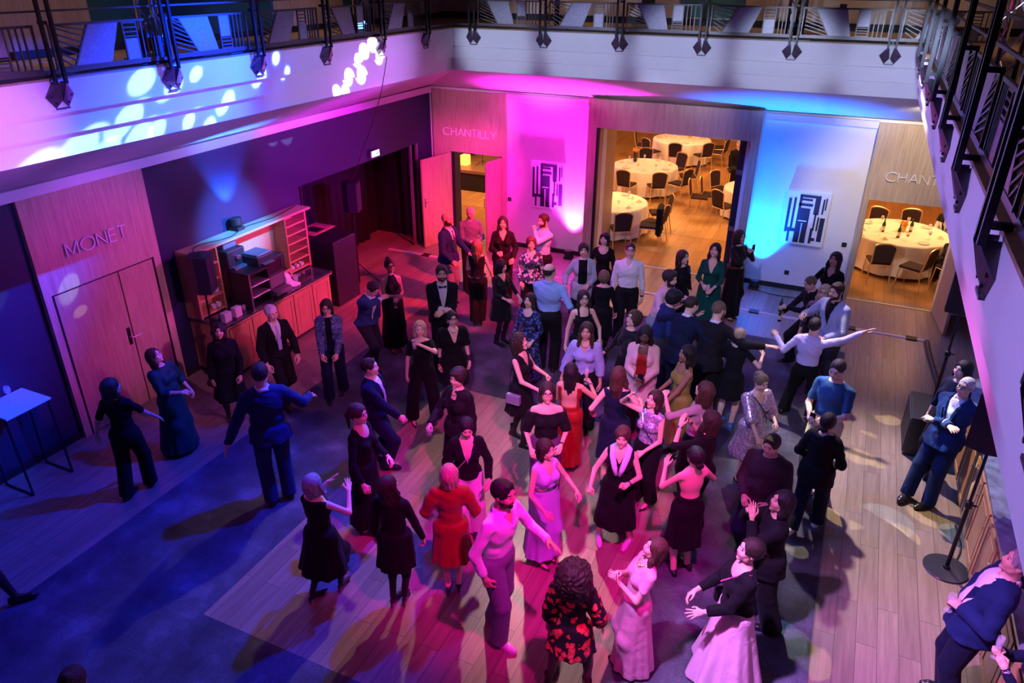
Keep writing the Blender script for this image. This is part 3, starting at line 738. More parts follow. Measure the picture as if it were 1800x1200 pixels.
        if kind == 'shirt' and o.get('collar'):
            mb = MB(); n = 18; vs = []; rr0 = .062 if male else .054
            for i in range(n+1):
                t = -2.72+5.44*i/n; zz = 1.462-.012*abs(t)/2.7; drop_ = .03+.022*(abs(t)/2.72)**3
                for rr_, z_ in ((rr0, zz+.045), (rr0+.008, zz+.046), (rr0+.030, zz+.046-drop_), (rr0+.022, zz+.042-drop_)):
                    vs.append(g.T((rr_*math.sin(t+PI)*1.05, -.012-rr_*math.cos(t)*-1*-1 if False else -.012+rr_*math.cos(t+PI), z_)))
            fs = []
            for i in range(n):
                for j in range(4): fs.append((i*4+j, i*4+(j+1) % 4, (i+1)*4+(j+1) % 4, (i+1)*4+j))
            fs += [(0, 1, 2, 3), (n*4+3, n*4+2, n*4+1, n*4)]
            mb.add(vs, fs); mb.obj('collar', mat, ob, smooth=True)
    for ex in extras:
        if ex[0] == 'tie':
            mb = MB(); yb = .128*build+.02
            pr = [(0, 1.455, .085), (0, 1.40, .105), (0, 1.30, .125*build+.012), (0, 1.2, yb), (0, ex[2] if len(ex) > 2 else 1.08, yb)]; ww = [.016, .018, .026, .032, .026]
            vs = []
            for (x0, z0, y0), wd in zip(pr, ww):
                for sg in (-1, 1): vs.append(g.T((sg*wd, y0+.004, z0)))
                for sg in (-1, 1): vs.append(g.T((sg*wd, y0-.006, z0)))
            fs = []
            for i in range(len(pr)-1):
                b = i*4; fs += [(b, b+1, b+5, b+4), (b+2, b+6, b+7, b+3), (b, b+4, b+6, b+2), (b+1, b+3, b+7, b+5)]
            fs += [(0, 2, 3, 1), (len(vs)-4, len(vs)-3, len(vs)-1, len(vs)-2)]
            mb.add(vs, fs); mb.obj('necktie', ex[1], root)
        if ex[0] == 'bow':
            mb = MB()
            for sg in (-1, 1):
                q = [g.T(p) for p in ((0, .105, 1.455), (sg*.055, .11, 1.48), (sg*.06, .11, 1.43), (0, .12, 1.455), (sg*.05, .125, 1.47), (sg*.052, .125, 1.44))]
                mb.add(q, [(0, 1, 2), (3, 5, 4), (0, 3, 4, 1), (1, 4, 5, 2), (2, 5, 3, 0)])
            mb.ball(tuple(g.T((0, .122, 1.455))), .013); mb.obj('bow_tie', ex[1], root)
        if ex[0] == 'belt':
            mb = MB(); n = 28; zc = ex[2] if len(ex) > 2 else 1.03; rx = ((.15 if male else .15)*build+.024)*g.s; ry = (.115*build+.02)*g.s; v = []; fc = []
            for i in range(n):
                t = 2*PI*i/n
                for dr, dz in ((0, -.018), (.008, -.018), (.008, .018), (0, .018)):
                    v.append(tuple(g.piv+g.Mh@np.array([(rx+dr)*math.cos(t), (ry+dr)*math.sin(t), (zc-.97)*g.s+dz])))
            for i in range(n):
                for j in range(4): fc.append((i*4+j, i*4+(j+1) % 4, ((i+1) % n)*4+(j+1) % 4, ((i+1) % n)*4+j))
            mb.add(v, fc); bl = mb.obj('belt', ex[1], root)
            if len(ex) > 3:
                mb = MB(); p = g.piv+g.Mh@np.array([0, ry+.012, (zc-.97)*g.s]); mb.box(p[0]-.025, p[1]-.004, p[2]-.02, p[0]+.025, p[1]+.006, p[2]+.02, bev=.003); mb.obj('buckle', ex[3], bl)
        if ex[0] == 'necklace':
            mb = MB(); n = 22; v = []
            pts = [g.T((.068*math.sin(t), .0+.072*math.cos(t)+.028*(math.cos(t) > 0)*math.cos(t), 1.475-.045*max(math.cos(t), 0)-.0)) for t in [2*PI*i/n for i in range(n+1)]]
            mb.tube(pts, .0035 if len(ex) < 3 else ex[2], 5, caps=False); mb.obj('necklace', ex[1], root)
        if ex[0] == 'earring':
            for sg in (-1, 1):
                mb = MB(); mb.ball(tuple(g.head+g.HM@(np.array([sg*.083, -.002, -.045])*g.s)), .009); mb.obj('earring', ex[1], root)
        if ex[0] == 'strap':     # bag strap over one shoulder, with the bag at the hip
            sg = ex[2]; mb = MB(); A = [(sg*.13, -.02, 1.475), (sg*.09, .07, 1.43), (0, .135*build, 1.28), (-sg*.13*build, .10, 1.08), (-sg*.2*build, .04, .95), (-sg*.17*build, -.08, 1.05), (0, -.135*build, 1.26), (sg*.1, -.07, 1.43), (sg*.13, -.02, 1.475)]
            if not male: A[2] = (0, .14*build+.025, 1.28)
            mb.tube([g.T(p) for p in A], .006, 6, caps=False); st = mb.obj('bag_strap', ex[1], root)
            if len(ex) > 3:
                mb = MB(); p = g.T((-sg*.24*build, .02, .86)); mb.box(p[0]-.035, p[1]-.1, p[2]-.07, p[0]+.035, p[1]+.1, p[2]+.07, bev=.015); mb.obj('handbag', ex[3], root)
        if ex[0] == 'watch':
            K = ex[2]; mb = MB(); wv = g.wr[K]; d = g.wr[K]-g.el[K]; d /= np.linalg.norm(d)
            mb.tube([wv-d*.03, wv-d*.008], .034*g.s, 12); mb.obj('wristband', ex[1], root)
        if ex[0] == 'scarf':
            mb = MB()
            for sg in (-1, 1): mb.tube([g.T(p) for p in ((sg*.04, -.07, 1.48), (sg*.1, 0, 1.47), (sg*.085, .09, 1.40), (sg*.05, .14, 1.28), (sg*.02, .155, 1.17))], [.03, .035, .035, .032, .02], 10)
            o_ = mb.obj('scarf', ex[1], root, smooth=True)
        if ex[0] == 'clip':
            mb = MB(); mb.tube([tuple(g.head+g.HM@(np.array(p)*g.s)) for p in ex[2]], .011, 8); mb.obj('hair_clip', ex[1], root, smooth=True)
    if glasses:
        mb = MB(); gm = plain('spectacle_frame', (.015, .012, .015), .25) if glasses != 'wire' else plain('wire_frame', (.5, .45, .4), .25, metal=1)
        top = (.045 if glasses == 'top' else 0); yb = .098-(.02 if glasses == 'top' else 0); zz = .010+(.075 if glasses == 'top' else 0)
        for sg in (-1, 1):
            ring_mesh(mb, g.head+g.HM@(np.array([sg*.032, yb, zz])*g.s), .0225*g.s, .0026, g.HM, sx=1.12)
            mb.tube([tuple(g.head+g.HM@(np.array(p)*g.s)) for p in ((sg*.057, yb, zz+.006), (sg*.079, yb-.03, zz+.006), (sg*.081, -.01, zz))], .0025, 5)
        mb.tube([tuple(g.head+g.HM@(np.array(p)*g.s)) for p in ((-.009, yb+.002, zz+.005), (.009, yb+.002, zz+.005))], .0028, 5)
        mb.obj('glasses', gm, root)
    if shoes:
        for K in 'RL':
            v_, f_ = shoe_mesh(shoes[0], g, K); link('shoe', np_mesh('shoe', v_, f_), plain('shoe_%02d%02d%02d' % tuple(int(x*99) for x in shoes[1]), shoes[1], .28), root)
    PEOPLE.append((label, H, at, [tuple(int(t) for t in proj(Rz@g.an[K]*np.array([1, 1, 0])+root_loc)) for K in 'RL']))
    return g
def held(g, K, off=(0, 0, 0)):
    """world point inside the curled fingers of hand K"""
    M, ps = g.hd[K]; sx = 1 if K == 'R' else -1
    l = g.wr[K]+M@(np.array([off[0]*sx, .085+off[1], -.035+off[2]])*g.s)
    return g.Rz@l+g.loc
# ================================================================ materials of the place
OAK = (.50, .37, .24); OAKD = (.30, .21, .13)
m_floor = wood('oak_floor', (.34, .27, .20), (.20, .155, .115), 'Y', 5, .38, planks=(.19, 1.5))
m_dance = wood('oak_dance_floor', (.37, .28, .19), (.23, .165, .115), 'Y', 5, .33, planks=(.19, 1.4))
m_carpet = carpet_mat('carpet_tiles', (.035, .04, .06), (.11, .12, .15))
m_panel = wood('oak_panel', (.55, .42, .30), (.37, .27, .185), 'Z', 7, .45)
m_door = wood('oak_door', (.50, .37, .24), (.33, .235, .15), 'Z', 7, .42)
m_balfloor = wood('oak_balcony_floor', (.40, .28, .16), (.27, .18, .10), 'X', 5, .5, planks=(.18, 1.3))
m_white = plain('white_plaster', (.72, .70, .70), .7, vary=.03, bscale=3)
m_navy = plain('navy_wall_paint', (.010, .014, .05), .55, bump=.1, bscale=60)
m_black = plain('matt_black', (.008, .008, .010), .6)
m_blackm = plain('black_metal', (.02, .02, .024), .35, metal=.6)
m_steel = plain('brushed_steel', (.55, .55, .58), .3, metal=1)
m_rail = plain('bronze_dark_steel', (.10, .085, .08), .38, metal=.75)
m_railp = plain('pewter_steel_plate', (.24, .22, .25), .42, metal=.7, vary=.12, bscale=30)
m_cream = plain('cream_wall_paint', (.66, .60, .52), .7)
m_teal = plain('dark_teal_wall', (.01, .10, .10), .6)
m_alu = plain('polished_aluminium', (.75, .75, .78), .22, metal=1)
m_glass = plain('clear_glass', (.85, .88, .95), .05, coat=1); m_glass.node_tree.nodes['Principled BSDF'].inputs['Alpha'].default_value = .24
m_curtain = plain('black_curtain', (.006, .006, .008), .9)
XL, XR, YB = -8.9, 2.71, 15.0
IX0, IX1, IY = -6.80, .61, 12.40
def st(o): o['kind'] = 'structure'; return o
# floors
f0 = st(MB().box(XL-2.4, -3, -.2, XR, YB+.2, 0).obj('floor', m_floor))
st(MB().box(-14, YB+.2, -.2, 7, 30, 0).obj('floor', wood('oak_banquet_floor', (.50, .26, .085), (.36, .17, .055), 'X', 5, .4, planks=(.19, 1.5))))
cp = MB(); DX0, DX1, DY0, DY1 = -5.02, -1.15, 3.60, 8.63; CY = 12.47
cp.box(-6.88, -3, 0, DX0, CY, .008); cp.box(DX1, -3, 0, .56, CY, .008); cp.box(DX0, -3, 0, DX1, DY0, .008); cp.box(DX0, DY1, 0, DX1, CY, .008)
st(cp.obj('carpet', m_carpet))
st(MB().box(DX0, DY0, -.002, DX1, DY1, .007).obj('dance_floor', m_dance))
st(MB().box(-14, 17.45, 0, 7, 19.9, .004).obj('floor_banquet_inlay', wood('oak_banquet_inlay', (.62, .37, .15), (.48, .27, .10), 'Y', 5, .4, planks=(.19, 1.5))))
# left wall
lw = MB(); lw.box(XL-.15, -3, 0, XL, 10.28, 3.45); lw.box(XL-.15, 10.28, 2.29, XL, 14.41, 3.45); lw.box(XL-.15, 14.41, 0, XL, YB, 3.45)
st(lw.obj('wall_left', m_navy))
st(MB().box(-10.4, 10.1, 0, -10.3, 14.6, 3.4).box(-10.4, 10.0, 0, XL-.16, 10.1, 3.4).box(-10.4, 14.6, 0, XL-.15, 14.7, 3.4).box(-10.4, 10, 2.7, XL-.15, 14.7, 2.8).obj('wall_recess', m_black))
# back wall with three openings (chantilly left, portal, chantilly right)
PL, PR = -5.12, -1.62
bw = MB(); 
for x0, x1, z0 in ((XL-.15, -8.36, 0), (-8.36, -7.08, 2.06), (-7.08, -4.75, 0), (-4.75, -1.86, 2.88), (-1.86, .47, 0), (.47, 1.98, 2.02), (1.98, XR+.15, 0)): bw.box(x0, YB, z0, x1, YB+.25, 3.45)
st(bw.obj('wall_back', m_white))
st(MB().box(XR, -3, 0, XR+.15, YB, 3.45).obj('wall_right', m_white))
# cornice strips
st(MB().box(XL, -3, 3.33, XL+.09, YB, 3.46).obj('trim_1', m_white))
st(MB().box(-6.96, YB-.08, 3.30, PL+.02, YB, 3.42).box(PR-.02, YB-.08, 3.30, .36, YB, 3.42).box(2.2, YB-.08, 3.3, XR, YB, 3.42).obj('trim_2', m_white))
st(MB().box(XR-.09, -3, 3.33, XR, YB, 3.46).obj('trim_3', m_white))
# balcony fascia, stepped, and the sloping soffit down to the walls: one profile swept round the well
prof = [(0, 4.86), (0, 4.57), (.06, 4.56), (.06, 4.365), (.12, 4.355), (.12, 4.15)]
fa = MB(); n0 = len(prof)
def ringpts(d, z): return [(IX0-d, -3, z), (IX0-d, IY+d, z), (IX1+d, IY+d, z), (IX1+d, -3, z)]
vs = []
for d, z in prof: vs += ringpts(d, z)
vs += [(XL, -3, 3.46), (XL, YB, 3.46), (XR, YB, 3.46), (XR, -3, 3.46)]
fs = []
for i in range(len(prof)):
    for k in range(3): fs.append((i*4+k, i*4+k+1, (i+1)*4+k+1, (i+1)*4+k))
fa.add(vs, fs); st(fa.obj('ceiling', m_white))
# balcony floor
bf = MB(); bf.box(-10.5, -3, 4.86, IX0, 15.6, 4.88); bf.box(IX1, -3, 4.86, 4.2, 15.6, 4.88); bf.box(IX0, IY, 4.86, IX1, 15.6, 4.88)
st(bf.obj('floor_balcony', m_balfloor))
# ---- upper walls
UL, UB, UR = -8.5, 14.85, 2.35
def ypx(u, v): return float(sight(u, v, 0, UL)[1])
st(MB().box(UL-.12, -3, 4.88, UL, 15.2, 8.6).obj('wall_upper_left', m_teal))
ups = [(-3, ypx(160, 60)), (ypx(476, 10), ypx(600, 20)), (ypx(655, 5), 14.85)]
up = MB()
for a, b in ups: up.box(UL, a, 4.88, UL+.05, b, 8.4)
st(up.obj('trim_4', m_panel))
st(MB().box(UL+.05, -3, 4.885, UL+.07, 14.8, 4.97).obj('baseboard_upper_left', m_black))
st(MB().box(-8.62, UB, 4.88, 4.2, UB+.12, 8.6).obj('wall_upper_back', m_cream))
def xpx(u, v=20): return float(sight(u, v, 1, UB)[0])
ub = MB()
for a, b in ((690, 890), (1310, 1368), (1600, 1640)): ub.box(xpx(a), UB-.05, 4.88, xpx(b), UB, 8.4)
st(ub.obj('trim_5', m_panel))
st(MB().box(xpx(1130), UB-.12, 4.88, xpx(1150), UB, 8.4).obj('trim_6', m_black))
gw = MB().box(xpx(1196), UB-.04, 5.02, xpx(1308), UB, 8.3).obj('window_1', plain('dark_green_glass', (.06, .14, .12), .1, coat=1)); st(gw)
st(MB().box(UL, UB-.06, 4.885, 2.3, UB, 5.0).obj('baseboard_upper_back', m_black))
st(MB().box(UR, -3, 4.88, UR+.12, 15, 8.6).obj('wall_upper_right', m_panel))
jt = MB()
for i in range(16): jt.box(UR-.008, -2+i*1.05, 4.9, UR, -1.985+i*1.05, 8.5)
st(jt.obj('trim_7', m_black))
st(MB().box(UR-.03, -3, 4.885, UR, 14.8, 4.98).obj('baseboard_upper_right', m_black))
st(MB().box(-10.6, -3, 8.6, 4.3, 15.3, 8.7).obj('ceiling_upper', plain('dark_ceiling', (.05, .045, .06), .9)))
so = MB().box(*[float(x) for x in (sight(1482, 12, 1, UB)[0]-.05, UB-.015, sight(1482, 12, 1, UB)[2]-.045)], float(sight(1482, 12, 1, UB)[0]+.06), UB, float(sight(1482, 12, 1, UB)[2]+.045), bev=.004)
tag(so.obj('wall_socket', m_black), 'black double wall socket on the cream wall behind the far balcony railing', 'socket')
# ---- balustrade bays
BAY = 1.33
def bay_frame(side, i):
    if side == 'L': return frame((IX0-.03, 4.75+BAY*(i), 4.95), (0, 1, 0), (0, 0, 1))
    if side == 'B': return frame((-6.41+BAY*i, IY+.03, 4.95), (1, 0, 0), (0, 0, 1))
    return frame((IX1+.03, 4.70+BAY*i, 4.95), (0, 1, 0), (0, 0, 1))
def bay(side, i, pat, label):
    M = bay_frame(side, i); H = .37; W = BAY
    def P(a, b, c=0): return M @ Vector((a, b, c))
    root = empty('balustrade_panel', P(0, 0, 0)); root.rotation_euler = M.to_euler(); bpy.context.view_layer.update()
    inv = M.inverted()
    Mi = Matrix.Identity(4)
    fr = MB(); th = .022
    for b in (0, H): fr.bar((.07, b, 0), (W-.07, b, 0), th)
    xs = (.10, W-.10) if True else ()
    for a in (.08, W-.08): fr.bar((a, 0, 0), (a, H, 0), th*.8)
    fr.obj('frame', m_rail, root)
    flip = (lambda a: a) if pat == 0 else (lambda a: a)
    if pat == 0:
        hat = [(.12, 0), (.46, 0), (.24, H), (.12, H)]; sol = [(.24, H), (.66, H), (.76, 0), (.46, 0)]; lad = (.82, .98, 1); bars = (1.04, 1.10, 1.16); L0, L1 = (.12, .12), (.46, .24)
    elif pat == 1:
        hat = [(.12, 0), (.26, 0), (.48, H), (.12, H)]; sol = [(.48, H), (.82, H), (.66, 0), (.26, 0)]; lad = (.86, 1.02, 0); bars = (1.08, 1.13, 1.18); L0, L1 = (.12, .12), (.26, .48)
    MB().prism(sol, Matrix.Translation((0, 0, -.006)), .012).obj('solid_plate', m_railp, root)
    hb = MB(); n = 8
    for k in range(n):
        t0 = k/(n-1)
        y0 = t0*H*.98; xr = L1[0]+(L1[1]-L1[0])*y0/H
        dy = .09 if pat == 0 else -.09
        y1 = min(max(y0+dy, 0), H); xl = .12
        hb.bar((xl, y1 if pat == 0 else y0-dy if y0-dy < H else H, 0), (xr, y0, 0), .014)
    hb.bar((L1[0], 0, 0), (L1[1], H, 0), .016)
    hb.obj('hatched_bars', m_rail, root)
    lb = MB(); a0, a1, up_ = lad
    for a in (a0, a1): lb.bar((a, 0, 0), (a, H, 0), .016)
    hh = (0, H*.38) if up_ else (H*.55, H)
    for k in range(4): b = hh[0]+(hh[1]-hh[0])*(k+.5)/4; lb.bar((a0, b, 0), (a1, b, 0), .014)
    pl = [(a0, H*.38), (a1, H*.38), (a1, H), (a0, H)] if up_ else [(a0, 0), (a1, 0), (a1, H*.55), (a0, H*.55)]
    lb.obj('ladder_bars', m_rail, root); MB().prism(pl, Matrix.Translation((0, 0, -.006)), .012).obj('small_plate', m_railp, root)
    vb = MB()
    for a in bars: vb.bar((a, 0, 0), (a, H, 0), .014)
    vb.obj('vertical_bars', m_rail, root)
    tag(root, label, 'railing panel', {'L': 'balustrade panels on the left balcony', 'B': 'balustrade panels on the far balcony', 'R': 'balustrade panels on the right balcony'}[side])
def post(side, i, label):
    M = bay_frame(side, i); P = lambda a, b, c=0: M @ Vector((a, b, c)); out = .06 if side != 'R' else -.06
    if side == 'L': c = .05
    elif side == 'B': c = .05
    else: c = -.05
    # c along the frame's normal; the posts stand on the room side of the fascia
    root = empty('railing_post', M.translation); root.rotation_euler = M.to_euler()
    sgn = 1 if side == 'L' else 1 if side == 'B' else -1
    nn = sgn*.10
    for a in (-.05, .05): MB().box(a-.014, -.12, nn-.016, a+.014, 1.9, nn+.016).obj('upright', m_blackm, root)
    br = MB(); pts = [(-.035, -.10), (-.15, -.215), (-.06, -.335), (.06, -.335), (.15, -.215), (.035, -.10)]
    # two folded plates that meet in a notch
    for s_ in (-1, 1):
        v = [(s_*.045, -.10, nn+.012*sgn), (s_*.145, -.225, .04*sgn), (s_*.065, -.335, .035*sgn), (s_*.004, -.26, .075*sgn), (s_*.03, -.12, nn+.02*sgn)]
        w = [(x, y, .0305*sgn) for x, y, z in v]
        br.add(v+w, [tuple(range(5)), tuple(range(9, 4, -1))]+[(k, (k+1) % 5, 5+(k+1) % 5, 5+k) for k in range(5)])
    br.box(-.065, -.345, .0305*sgn, .065, -.33, .055*sgn)
    b_ = br.obj('bracket', plain('bracket_steel', (.11, .09, .12), .35, metal=.6), root)
    for s_ in (-1, 1):
        for q in ((s_*.10, -.225), (s_*.06, -.285)): MB().lathe([(0.001, 0), (.011, 0), (.011, .012), (.001, .014)], n=8, M=Matrix.Translation((q[0], q[1], .052*sgn)) @ (Matrix.Rotation(0 if sgn > 0 else PI, 4, 'X'))).obj('bolt', m_blackm, b_)
    for z_ in (-.05, .4): MB().bar((0, z_, nn), (0, z_, 0), .03).obj('stay', m_blackm, root)
    tag(root, label, 'railing post', {'L': 'twin posts on the left balcony', 'B': 'twin posts on the far balcony', 'R': 'twin posts on the right balcony'}[side])
ordl = ['nearest', 'second from the left edge', 'third from the left edge', 'fourth from the left edge', 'fifth from the left edge', 'last before the far corner']
for i in range(6): post('L', i, 'black twin railing post with faceted bracket, left balcony, %s' % ordl[i])
ordp = ['cut by the left edge', 'between the first and second posts', 'lit blue beside the truss', 'between the blue post and the fourth', 'beside the white light blobs', 'before the corner', '']
for i in range(-1, 5): bay('L', i, (i+1) % 2, 'dark steel art deco railing panel, left balcony, %s' % ['cut by the left edge of the photo', 'between first and second posts', 'lit blue between second and third posts', 'between third and fourth posts', 'between fourth and fifth posts', 'nearest the far left corner'][i+1])
ordb = ['first from the left corner', 'second from the left corner', 'third from the left corner', 'third from the right corner', 'second from the right, beside truss', 'lit magenta at the right end']
for i in range(6):
    post('B', i, 'black twin railing post with faceted bracket, far balcony, %s' % ordb[i])
for i in range(6): bay('B', i if i < 5 else 5, i % 2, 'dark steel art deco railing panel, far balcony, %s' % ['leftmost of six', 'second of six from the left', 'third of six from the left', 'fourth of six from the left', 'fifth of six, behind the truss', 'rightmost of six'][i])
ordr = ['third from the near end', 'fourth from the near end', 'fifth from the near end', 'sixth from the near end', 'seventh from the near end', 'farthest of all', 'second from the near end', 'nearest, cut by the frame']
for i in (0, 1, 2, 3, 4, 5, -1, -2): post('R', i, 'black twin railing post in steep view, right balcony, %s' % ordr[i])
for i in range(-2, 6): bay('R', i if i < 5 else 5-.25, i % 2, 'steel art deco railing panel in steep view, right balcony, number %s from the near end' % ['one', 'two', 'three', 'four', 'five', 'six', 'seven', 'eight'][i+2])
# handrails, one thing per side
def rails(side, p0, p1, label):
    r = empty('handrail', p0)
    p0 = Vector(p0); p1 = Vector(p1)
    for z in (.51, .66, .81): MB().bar((0, 0, z), tuple((p1-p0)+Vector((0, 0, z))), .018).obj('rail', m_rail, r)
    MB().bar((0, 0, .98), tuple((p1-p0)+Vector((0, 0, .98))), .05).obj('top_rail', m_rail, r)
    MB().bar((0, 0, .0), tuple((p1-p0)+Vector((0, 0, 0))), .012, .03).obj('base_rail', m_rail, r)
    tag(r, label, 'handrail')
rails('L', (IX0-.03, -2, 4.93), (IX0-.03, IY+.03, 4.93), 'dark metal horizontal rails above the panels of the left balcony')
rails('B', (IX0-.03, IY+.03, 4.93), (IX1+.03, IY+.03, 4.93), 'dark metal horizontal rails above the panels of the far balcony')
rails('R', (IX1+.03, .9, 4.93), (IX1+.03, IY+.03, 4.93), 'dark metal horizontal rails above the panels of the right balcony')
# ---- truss towers with lamps
def truss(x, y, label, n=14):
    r = empty('truss_tower', (x, y, 4.88)); a = .13
    cs = [(0, a), (-a*.87, -a*.5), (a*.87, -a*.5)]
    for c in cs:
        t = MB(); t.tube([(c[0], c[1], .02), (c[0], c[1], 3.6)], .025, 10); t.obj('chord', m_alu, r, smooth=True)
    lc = MB()
    for i in range(n):
        z0 = .05+i*.25; z1 = z0+.25
        for k in range(3):
            p, q = cs[k], cs[(k+1) % 3]
            if i % 2: p, q = q, p
            lc.tube([(p[0], p[1], z0), (q[0], q[1], z1)], .009, 6)
    lc.obj('lacing', m_alu, r)
    MB().box(-.25, -.25, 0, .25, .25, .015).obj('base_plate', m_blackm, r)
    tag(r, label, 'truss'); return r
truss(-7.25, 6.35, 'silver lighting truss tower bathed in blue on the left balcony')
truss(-7.12, 10.15, 'silver lighting truss tower standing by the bright white spots on the left balcony')
truss(-5.05, 12.72, 'silver lighting truss tower at the left of the far balcony')
truss(-1.12, 12.62, 'silver lighting truss tower at the right of the far balcony')
truss(.93, 7.2, 'tall silver truss tower lit blue behind the right balcony railing')
truss(1.05, 5.3, 'silver truss tower at the right edge of the photo')
def moving_head(x, y, z, aim, label, col):
    r = empty('stage_light', (x, y, z)); d = (Vector(aim)-Vector((x, y, z+.22))).normalized()
    MB().box(-.13, -.11, 0, .13, .11, .08, bev=.01).obj('base', m_black, r)
    yk = MB()
    for s_ in (-1, 1): yk.box(s_*.12-.012, -.05, .08, s_*.12+.012, .05, .27)
    yk.obj('yoke', m_black, r)
    q = d.to_track_quat('Z', 'Y').to_matrix().to_4x4(); M = Matrix.Translation((0, 0, .22)) @ q
    hd = MB(); hd.lathe([(.05, -.13), (.09, -.10), (.095, .06), (.085, .12), (.075, .12)], n=18, M=M); h = hd.obj('lamp_head', m_black, r, smooth=False)
    MB().lathe([(.001, .121), (.072, .121)], n=18, M=M).obj('lens', plain('lens_'+label[:14], (.1, .1, .1), .1, emit=col, es=6), h)
    tag(r, label, 'stage light')
moving_head(-7.0, 6.05, 4.88, (-7.0, 9, 4.2), 'black moving stage light glowing blue at the foot of the blue truss', (.1, .3, 1))
moving_head(-6.98, 9.85, 4.88, (-6, 9, 4.5), 'black moving stage light glaring white on the left balcony edge', (1, 1, 1))
# cables along the balcony edge
def cable(pts, r, label, mat=None, name='cable'):
    P = [Vector(p) for p in pts]; P = [P[0]]+P+[P[-1]]; out = []
    for i in range(1, len(P)-2):
        for k in range(4):
            t = k/4; a, b, c, d = P[i-1], P[i], P[i+1], P[i+2]
            out.append(.5*((2*b)+(c-a)*t+(2*a-5*b+4*c-d)*t*t+(3*b-a-3*c+d)*t**3))
    out.append(P[-2]); o = MB().tube(out, r, 6).obj(name, mat or m_black, smooth=True); tag(o, label, 'cable'); return o
rnd = random.Random(3)
cable([(IX0-.06+rnd.uniform(-.05, .04), 3.5+i*.35, 4.892) for i in range(10)], .009, 'thin black cable lying along the edge of the left balcony floor near the truss')
cable([(IX0-.06+rnd.uniform(-.05, .03), 7.0+i*.4, 4.892) for i in range(8)], .011, 'black cable along the left balcony edge past the blue light')
cable([(-5.0+i*.42, IY+.08+rnd.uniform(-.04, .05), 4.892) for i in range(10)], .009, 'black cable winding along the far balcony edge to the middle truss')
cable([(-1.1+i*.3, IY+.06+rnd.uniform(-.03, .09), 4.892) for i in range(6)], .011, 'black cable from the right truss to the far right balcony corner')
p_ = [sight(680, 100, 0, IX0+.1), sight(668, 170, 0, IX0+.1), sight(650, 230, 0, XL+.2), sight(632, 280, 0, XL+.12), sight(616, 330, 0, XL+.12)]
cable([tuple(float(a) for a in p) for p in p_], .006, 'black cable hanging from the left balcony past the white light spots')
# ================================================================ wooden panels, doors and lettering
STROKES = {'M': [((0, 0), (0, 1)), ((0, 1), (.42, .1)), ((.42, .1), (.84, 1)), ((.84, 1), (.84, 0))], 'N': [((0, 0), (0, 1)), ((0, 1), (.7, 0)), ((.7, 0), (.7, 1))], 'E': [((0, 0), (0, 1)), ((0, 1), (.5, 1)), ((0, .52), (.45, .52)), ((0, 0), (.5, 0))],
           'T': [((.3, 0), (.3, 1)), ((0, 1), (.6, 1))], 'H': [((0, 0), (0, 1)), ((.65, 0), (.65, 1)), ((0, .52), (.65, .52))], 'A': [((0, 0), (.37, 1)), ((.37, 1), (.74, 0)), ((.14, .36), (.6, .36))], 'I': [((0, 0), (0, 1))], 'L': [((0, 1), (0, 0)), ((0, 0), (.48, 0))], 'Y': [((0, 1), (.34, .48)), ((.68, 1), (.34, .48)), ((.34, .48), (.34, 0))]}
ADV = {'M': 1.08, 'N': .93, 'E': .72, 'T': .78, 'H': .9, 'A': .9, 'I': .24, 'L': .66, 'Y': .8, 'O': 1.2, 'C': 1.02}
def lettering(word, M, h, label, mat, width=None):
    tot = sum(ADV[c] for c in word); sx = (width/tot) if width else h
    mb = MB(); x = 0
    for c in word:
        if c in 'OC':
            n = 28; a0, a1 = (0, 2*PI) if c == 'O' else (math.radians(48), math.radians(312)); pts = [(x+.5*sx+.5*sx*math.cos(a0+(a1-a0)*i/n), h*.5+.5*h*math.sin(a0+(a1-a0)*i/n)) for i in range(n+1)]
            sg = list(zip(pts[:-1], pts[1:]))
        else: sg = [((x+p[0]*sx, p[1]*h), (x+q[0]*sx, q[1]*h)) for p, q in STROKES[c]]
        for p, q in sg: mb.bar(M @ Vector((p[0], p[1], .02)), M @ Vector((q[0], q[1], .02)), .013, .022, up=tuple(M.to_3x3() @ Vector((0, 0, 1))))
        x += ADV[c]*sx
    o = mb.obj('sign_lettering', mat); return tag(o, label, 'sign')
m_letter = plain('satin_steel_letter', (.82, .82, .92), .4)
# Monet panel on the left wall
PM = XL+.07
mp_ = MB(); mp_.box(XL, 5.27, 0, PM, 5.37, 3.40); mp_.box(XL, 6.95, 0, PM, 7.07, 3.40); mp_.box(XL, 5.37, 2.08, PM, 6.95, 3.40)
st(mp_.obj('trim_8', m_panel))
def door_leaf(name, hinge, ang, w, h, label, handle=1, t=.045, mat=None, hz=1.05, kindst=True):
    """leaf in its own space: hinge at origin, leaf along +X, thickness +Y"""
    r = empty(name, hinge, math.radians(ang))
    MB().box(0, 0, .01, w, t, h, bev=.003).obj('leaf', mat or m_door, r)
    if handle:
        for yy, s_ in ((0, -1), (t, 1)):
            if handle == 2 and s_ < 0: continue
            hb = MB(); hb.box(w-.085, yy if s_ > 0 else yy-.008, hz-.11, w-.045, yy+.008 if s_ > 0 else yy, hz+.11, bev=.002)
            k = hb.obj('handle_plate', m_steel, r)
            MB().tube([(w-.065, yy, hz+.03), (w-.065, yy+s_*.05, hz+.03), (w-.17, yy+s_*.052, hz+.03)], .009, 8).obj('lever', m_steel, k)
    r['kind'] = 'structure'; return r
d1 = door_leaf('door_1', (XL+.067, 5.40, 0), 90, .94, 2.06, '', handle=0)
d2 = door_leaf('door_1', (XL+.067, 6.36, 0), 90, .56, 2.06, '', handle=0)
